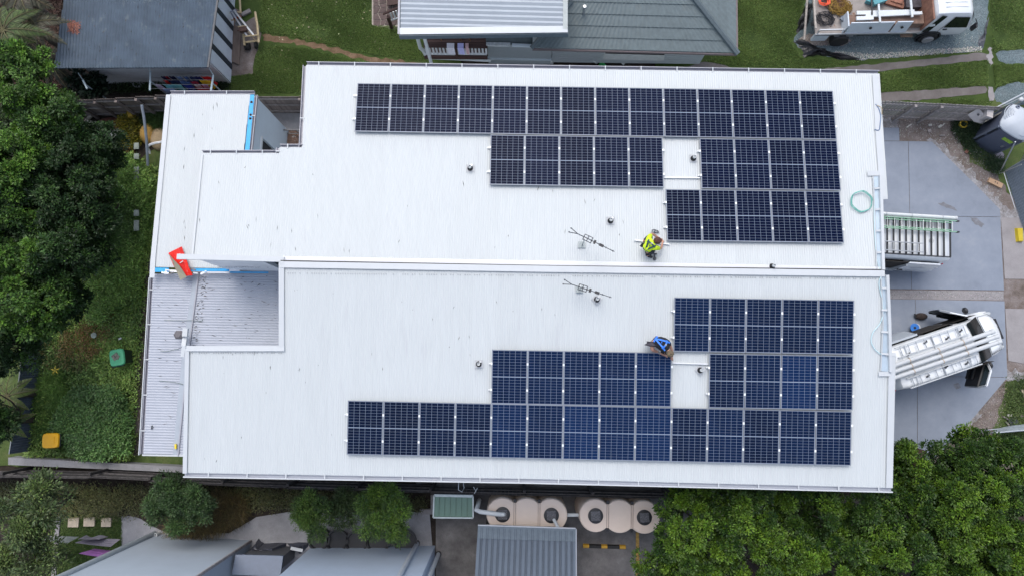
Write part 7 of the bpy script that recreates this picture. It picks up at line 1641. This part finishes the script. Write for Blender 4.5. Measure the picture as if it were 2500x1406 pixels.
# pale gravel flecks
def flecks(nm, label, pts, n, s, base, tip):
    q = [P(u, v, 0) for u, v in pts]; c0 = np.array(q[0]); C = sample_poly(q, n); C[:, 2] = .022
    a = rng.uniform(0, 2 * math.pi, n); D = np.stack([np.cos(a), np.sin(a), rng.uniform(-.1, .3, n)], 1)
    me = leaf_mesh(nm, C - c0, D, up_rand(n, .2), s * rng.uniform(.5, 1.4, n), s * .7, palette(n, base, tip, rng.uniform(0, 1, n)), .15, M_litter)
    o = bpy.data.objects.new(nm, me); COL.objects.link(o); o.location = c0; _props(o, label, 'stones', None, 'stuff')
flecks('loose_stones', 'pale stones scattered along the lower edge of the gravel pad', [(2035, 125), (2120, 134), (2300, 120), (2395, 116), (2395, 126), (2200, 140), (2100, 147), (2035, 140)], 1500, .05, (.3, .3, .27), (.6, .58, .52))
flecks('loose_stones', 'sparser pale stones in the middle of the gravel pad', [(1960, 100), (2180, 90), (2395, 60), (2395, 120), (2200, 138), (2050, 130)], 500, .04, (.25, .27, .26), (.5, .5, .46))
flecks('loose_stones', 'pinkish pebbles beside the truck rear wheel', [(1950, 98), (1975, 84), (2040, 92), (2078, 100), (2060, 112), (2010, 112), (1975, 112)], 2600, .045, (.24, .19, .16), (.5, .44, .4))
flecks('rubble_crumbs', 'small crumbs of rubble on the bare dirt', [(2170, 290), (2330, 300), (2440, 430), (2450, 520), (2400, 460), (2280, 345), (2200, 340), (2170, 312)], 1300, .04, (.1, .09, .08), (.5, .48, .46))
flecks('rubble_crumbs', 'crumbs and clods in the dirt beside the lower driveway edge', [(2350, 1045), (2455, 925), (2465, 935), (2440, 1050)], 500, .04, (.1, .08, .06), (.4, .36, .32))
flecks('rubble_crumbs', 'grit along the rough strip between the driveway slabs', [(2160, 708), (2450, 712), (2450, 731), (2160, 726)], 700, .03, (.1, .1, .1), (.5, .5, .5))
flecks('fallen_leaves', 'fallen leaves scattered on the lawns', [(640, -40), (905, -40), (905, 64), (1000, 130), (700, 88), (570, 220), (740, 220), (740, 150), (640, 82)], 160, .08, (.2, .18, .09), (.45, .42, .28))
# palms at top left
M_frond = mat('frond_rib', (.12, .11, .05), .8, var=.2)
def palm(label, u, v, z, n, L0, base, tip, seed, nm='palm', a0=0, a1=360):
    rd = random.Random(seed); c = P(u, v, z); t = thing(nm, label, 'palm', (c.x, c.y, 0), group='palms at the left edge')
    part('trunk', MB().tube([(0, 0, 0), (0, 0, z)], [.13, .10], 10), M_bark, t, smooth=True, world=False)
    for i in range(n):
        a = R(a0 + (a1 - a0) * (i + rd.random() * .5) / n); L = L0 * rd.uniform(.75, 1.15); pts = []
        for k in range(9):
            s_ = k / 8; pts.append(Vector((math.cos(a) * L * s_, math.sin(a) * L * s_, z + .45 * L * s_ - .75 * L * s_ * s_)))
        fr = part('frond', MB().tube(pts, [.018 * (1 - .8 * k / 8) + .004 for k in range(9)], 5), M_frond, t, smooth=True, world=False)
        C = []; D = []; m = 46; La = []
        for k in range(m):
            s_ = .12 + .88 * k / m; i0 = min(7, int(s_ * 8)); p = pts[i0].lerp(pts[i0 + 1], s_ * 8 - i0); d = (pts[i0 + 1] - pts[i0]).normalized(); sd_ = d.cross(Vector((0, 0, 1))).normalized()
            for w in (-1, 1):
                C.append(p); D.append(sd_ * w + d * .75 + Vector((0, 0, -.25 + rd.uniform(-.1, .1)))); La.append(.42 * L0 / 1.6 * math.sin(math.pi * min(.97, .18 + s_ * .8)))
        C = np.array(C); D = np.array(D); nn = len(C)
        b = tuple(np.array(base) * rd.uniform(.5, 1.1))
        inst('leaflets', leaf_mesh('leaflets', C, D, up_rand(nn, .15), np.array(La), .028, palette(nn, b, tip, rng.uniform(0, .7, nn)), .1), fr)
palm('green palm at the top left corner with a bright frond', 8, 75, 4.2, 11, 1.4, (.04, .07, .02), (.11, .16, .04), 1)
palm('brownish palm beside the shed roof at top left', 70, 62, 3.6, 12, 1.25, (.05, .055, .035), (.13, .12, .08), 2)
palm('dull palm at the top border between the other two palms', 50, -15, 4.0, 10, 1.4, (.045, .05, .03), (.10, .09, .06), 3)
palm('low dark palm between the thicket and the shed corner', 130, 160, 1.8, 9, .9, (.03, .04, .02), (.07, .06, .04), 4)
palm('small bright palm beside the corrugated fence, upper one', 18, 965, 1.9, 9, .95, (.07, .11, .03), (.16, .22, .05), 5)
palm('small bright palm beside the corrugated fence, lower one', 25, 1030, 1.7, 7, .8, (.07, .11, .03), (.16, .2, .05), 6)
# rubble, sand, pipe and strips in the upper left yard
M_rub = mat('pale_rubble', (.48, .45, .38), .9, var=.3, scale=6, bump=.6)
rub = thing('rubble_heap', 'curved heap of pale broken rubble below the stepped fence', 'rubble', P(250, 310, 0)); rd = random.Random(12)
arc_ = [(204, 272), (212, 285), (222, 300), (232, 308), (240, 316), (252, 322), (262, 326), (272, 327), (282, 326), (290, 322)]
for i in range(70):
    j = rd.uniform(0, len(arc_) - 1.01); k = int(j); u = arc_[k][0] + (arc_[k + 1][0] - arc_[k][0]) * (j - k) + rd.uniform(-7, 7); v = arc_[k][1] + (arc_[k + 1][1] - arc_[k][1]) * (j - k) + rd.uniform(-6, 6)
    q = Matrix.Rotation(rd.uniform(0, 3), 3, 'Z') @ Matrix.Rotation(rd.uniform(-.5, .5), 3, 'X')
    part('rubble_piece', MB().box(P(u, v, .1 + rd.uniform(0, .12)), (rd.uniform(.06, .24), rd.uniform(.05, .14), rd.uniform(.03, .09)), M=q), M_rub, rub)
single('white_sack', MB().add([P(291, 276, .2), P(305, 277, .2), P(299, 290, .1), P(298, 282, .35)], [(0, 2, 3), (2, 1, 3), (1, 0, 3)]), M_whiteflash, 'small crumpled white sack below the stepped fence', 'sack')
single('corrugated_scrap', MB().add([P(269, 320, .35), P(296, 318, .35), P(299, 330, .3), P(272, 338, .3)] + [P(269, 320, .32), P(296, 318, .32), P(299, 330, .27), P(272, 338, .27)], [(0, 3, 2, 1), (4, 5, 6, 7)]), mat('pale_green_sheet', (.48, .52, .47), .6, var=.15, stretch=(6, 1, 1)), 'pale corrugated scrap sheet at the end of the rubble heap', 'sheet')
single('rust_heap', MB().ball(P(275, 306, .05), .75, .35, .18, 16, 8), mat('rust_brown_chips', (.13, .05, .035), .95, var=.5, scale=12, bump=1), 'rust brown heap of chips inside the curve of rubble', 'heap')
M_sand = mat('yellow_sand', (.5, .3, .08), .95, var=.2, scale=5, bump=.5)
single('sand_pile', MB().ball(P(366, 330, .0), .36, .5, .5, 18, 10), M_sand, 'mustard yellow sand pile beside the leaning grey pipe', 'sand', smooth=True)
single('sand_pile', MB().ball(P(392, 340, .0), .42, .55, .4, 18, 10), mat('pale_sand', (.44, .33, .2), .95, var=.2, scale=5, bump=.5), 'paler sand pile against the low roof edge', 'sand', smooth=True)
single('yellow_stake', MB().box(P(323, 283, .3), (.16, .3, .5), .3), mat('mustard_wrap', (.45, .3, .04), .8, var=.4, scale=7), 'mustard coloured wrapped bundle below the stepped fence', 'bundle')
single('grey_pipe', MB().tube([P(346, 257, 2.0), P(352, 290, 1.7), P(358, 345, 1.2), P(361, 405, .6)], .055, 10), mat('grey_plastic_pipe', (.25, .29, .34), .5), 'long leaning grey pipe between the weeds and the sand', 'pipe', smooth=True)
single('plastic_strip', MB().tube([P(404, 343, 1.0), P(392, 348, .9), P(378, 350, .85), P(366, 354, .9), P(359, 360, .9)], .05, 6), M_wrap, 'white torn plastic strip tied to the grey pipe', 'plastic strip')
single('plastic_strip', MB().tube([P(359, 360, .9), P(364, 366, .7), P(366, 376, .6)], .04, 5), M_wrap, 'short hanging tail of white plastic below the grey pipe knot', 'plastic strip')
for i, (v0, v1) in enumerate([(352, 368), (378, 392), (410, 428), (432, 442), (515, 530), (540, 566)]):
    single('edging_panel', MB().box((P(333, (v0 + v1) / 2, .95).x, P(333, (v0 + v1) / 2, .8).y, .95), (.2, (v1 - v0) / 60, .04), .05), mat('faded_white_sheet', (.26, .30, .26), .7, var=.35, scale=5), ['pale sheet end showing at the top of the weed strip', 'second pale sheet piece going down the weed strip', 'third pale sheet piece among the weeds', 'fourth, small pale sheet piece among the weeds', 'fifth pale sheet piece among the weeds', 'lowest pale sheet piece, tinted green'][i], 'sheet', 'pale sheet pieces in the weeds')
single('bucket_disc', MB().lathe(P(229, 818, .5), [(.02, .02), (.11, .02), (.12, 0)], 16), mat('faded_white_sheet', (.26, .30, .26), .7), 'round white lid lying in the weeds left of the green bin', 'lid', smooth=True)
single('white_scrap_paper', MB().box(P(293, 826, .5), (.12, .06, .02), .4), M_whiteflash, 'small white scrap in the weeds above the green bin', 'scrap')
yf = thing('yellow_flower', 'yellow star shaped plant in the weeds left of the green bin', 'plant', P(135, 903, 0))
for k in range(5):
    a = k * 1.26 + .4; c = P(135, 903, .6); part('petal', MB().add([c, c + Vector((math.cos(a - .3) * .09, math.sin(a - .3) * .09, .02)), c + Vector((math.cos(a) * .2, math.sin(a) * .2, 0)), c + Vector((math.cos(a + .3) * .09, math.sin(a + .3) * .09, .02))], [(0, 1, 2, 3)]), mat('flower_yellow', (.5, .42, .06), .7), yf)
# twigs and gum leaves lying on the roofs
def litter(label, PL, pts, n, L, ang, sd=.35, wd=.012):
    q = [PL.px(u, v) for u, v in pts]; c0 = np.array(q[0]); C = sample_poly(q, n); C[:, 2] = [PL.z(x, y) + .012 for x, y, _ in C]
    a = ang + rng.normal(0, sd, n); D = np.stack([np.cos(a), np.sin(a), 0 * a], 1)
    me = leaf_mesh('twig_litter', C - c0, D, up_rand(n, .1), L * rng.uniform(.3, 1.4, n), wd * rng.uniform(.6, 1.6, n), palette(n, (.03, .028, .025), (.09, .075, .06), rng.uniform(0, 1, n)), .1, M_litter)
    o = bpy.data.objects.new('twig_litter', me); COL.objects.link(o); o.location = c0; _props(o, label, 'twigs', None, 'stuff')
litter('few dark twigs lying in the grooves of the upper roof', PA, [(480, 400), (1180, 460), (1560, 480), (1560, 640), (470, 615)], 26, .16, R(90), .25)
litter('few dark twigs lying in the grooves of the lower roof', PB, [(700, 670), (1600, 690), (1180, 860), (840, 970), (840, 1140), (470, 1130), (470, 870)], 34, .13, R(90), .25)
litter('few dark twigs in the grooves of the low white roof', PC, [(430, 250), (590, 250), (480, 370), (450, 600), (390, 600)], 10, .18, R(88), .2)
litter('dark twigs on the courtyard roof, mostly beside the valley', PE, [(490, 670), (680, 670), (680, 845), (465, 845)], 50, .17, 0, .3, .014)
litter('leaf debris packed along the valley lip', PE, [(488, 668), (505, 668), (482, 845), (466, 845)], 60, .10, 0, .5, .02)
litter('dark twigs on the outer grey roof slope', PD, [(378, 690), (465, 690), (425, 1080), (358, 1080)], 26, .2, 0, .3)
PSh = PS
litter('pale and rusty leaves on the dark shed roof', PSh, [(170, 10), (520, 10), (500, 155), (150, 155)], 60, .12, R(80), .6, .02)
q = [PS.px(u, v, .02) for u, v in [(165, 50), (195, 58), (190, 82), (168, 78)]]; c0 = np.array(q[0]); C = sample_poly(q, 260)
C[:, 2] = [PS.z(x, y) + .02 for x, y, _ in C]; a = rng.uniform(0, 6.3, 260); D = np.stack([np.cos(a), np.sin(a), 0 * a], 1)
o = bpy.data.objects.new('rusty_leaves', leaf_mesh('rusty_leaves', C - c0, D, up_rand(260, .2), .12, .02, palette(260, (.2, .07, .05), (.4, .17, .12), rng.uniform(0, 1, 260)), .1, M_litter)); COL.objects.link(o); o.location = c0
_props(o, 'patch of rusty red leaves near the left edge of the shed roof', 'leaves', None, 'stuff')
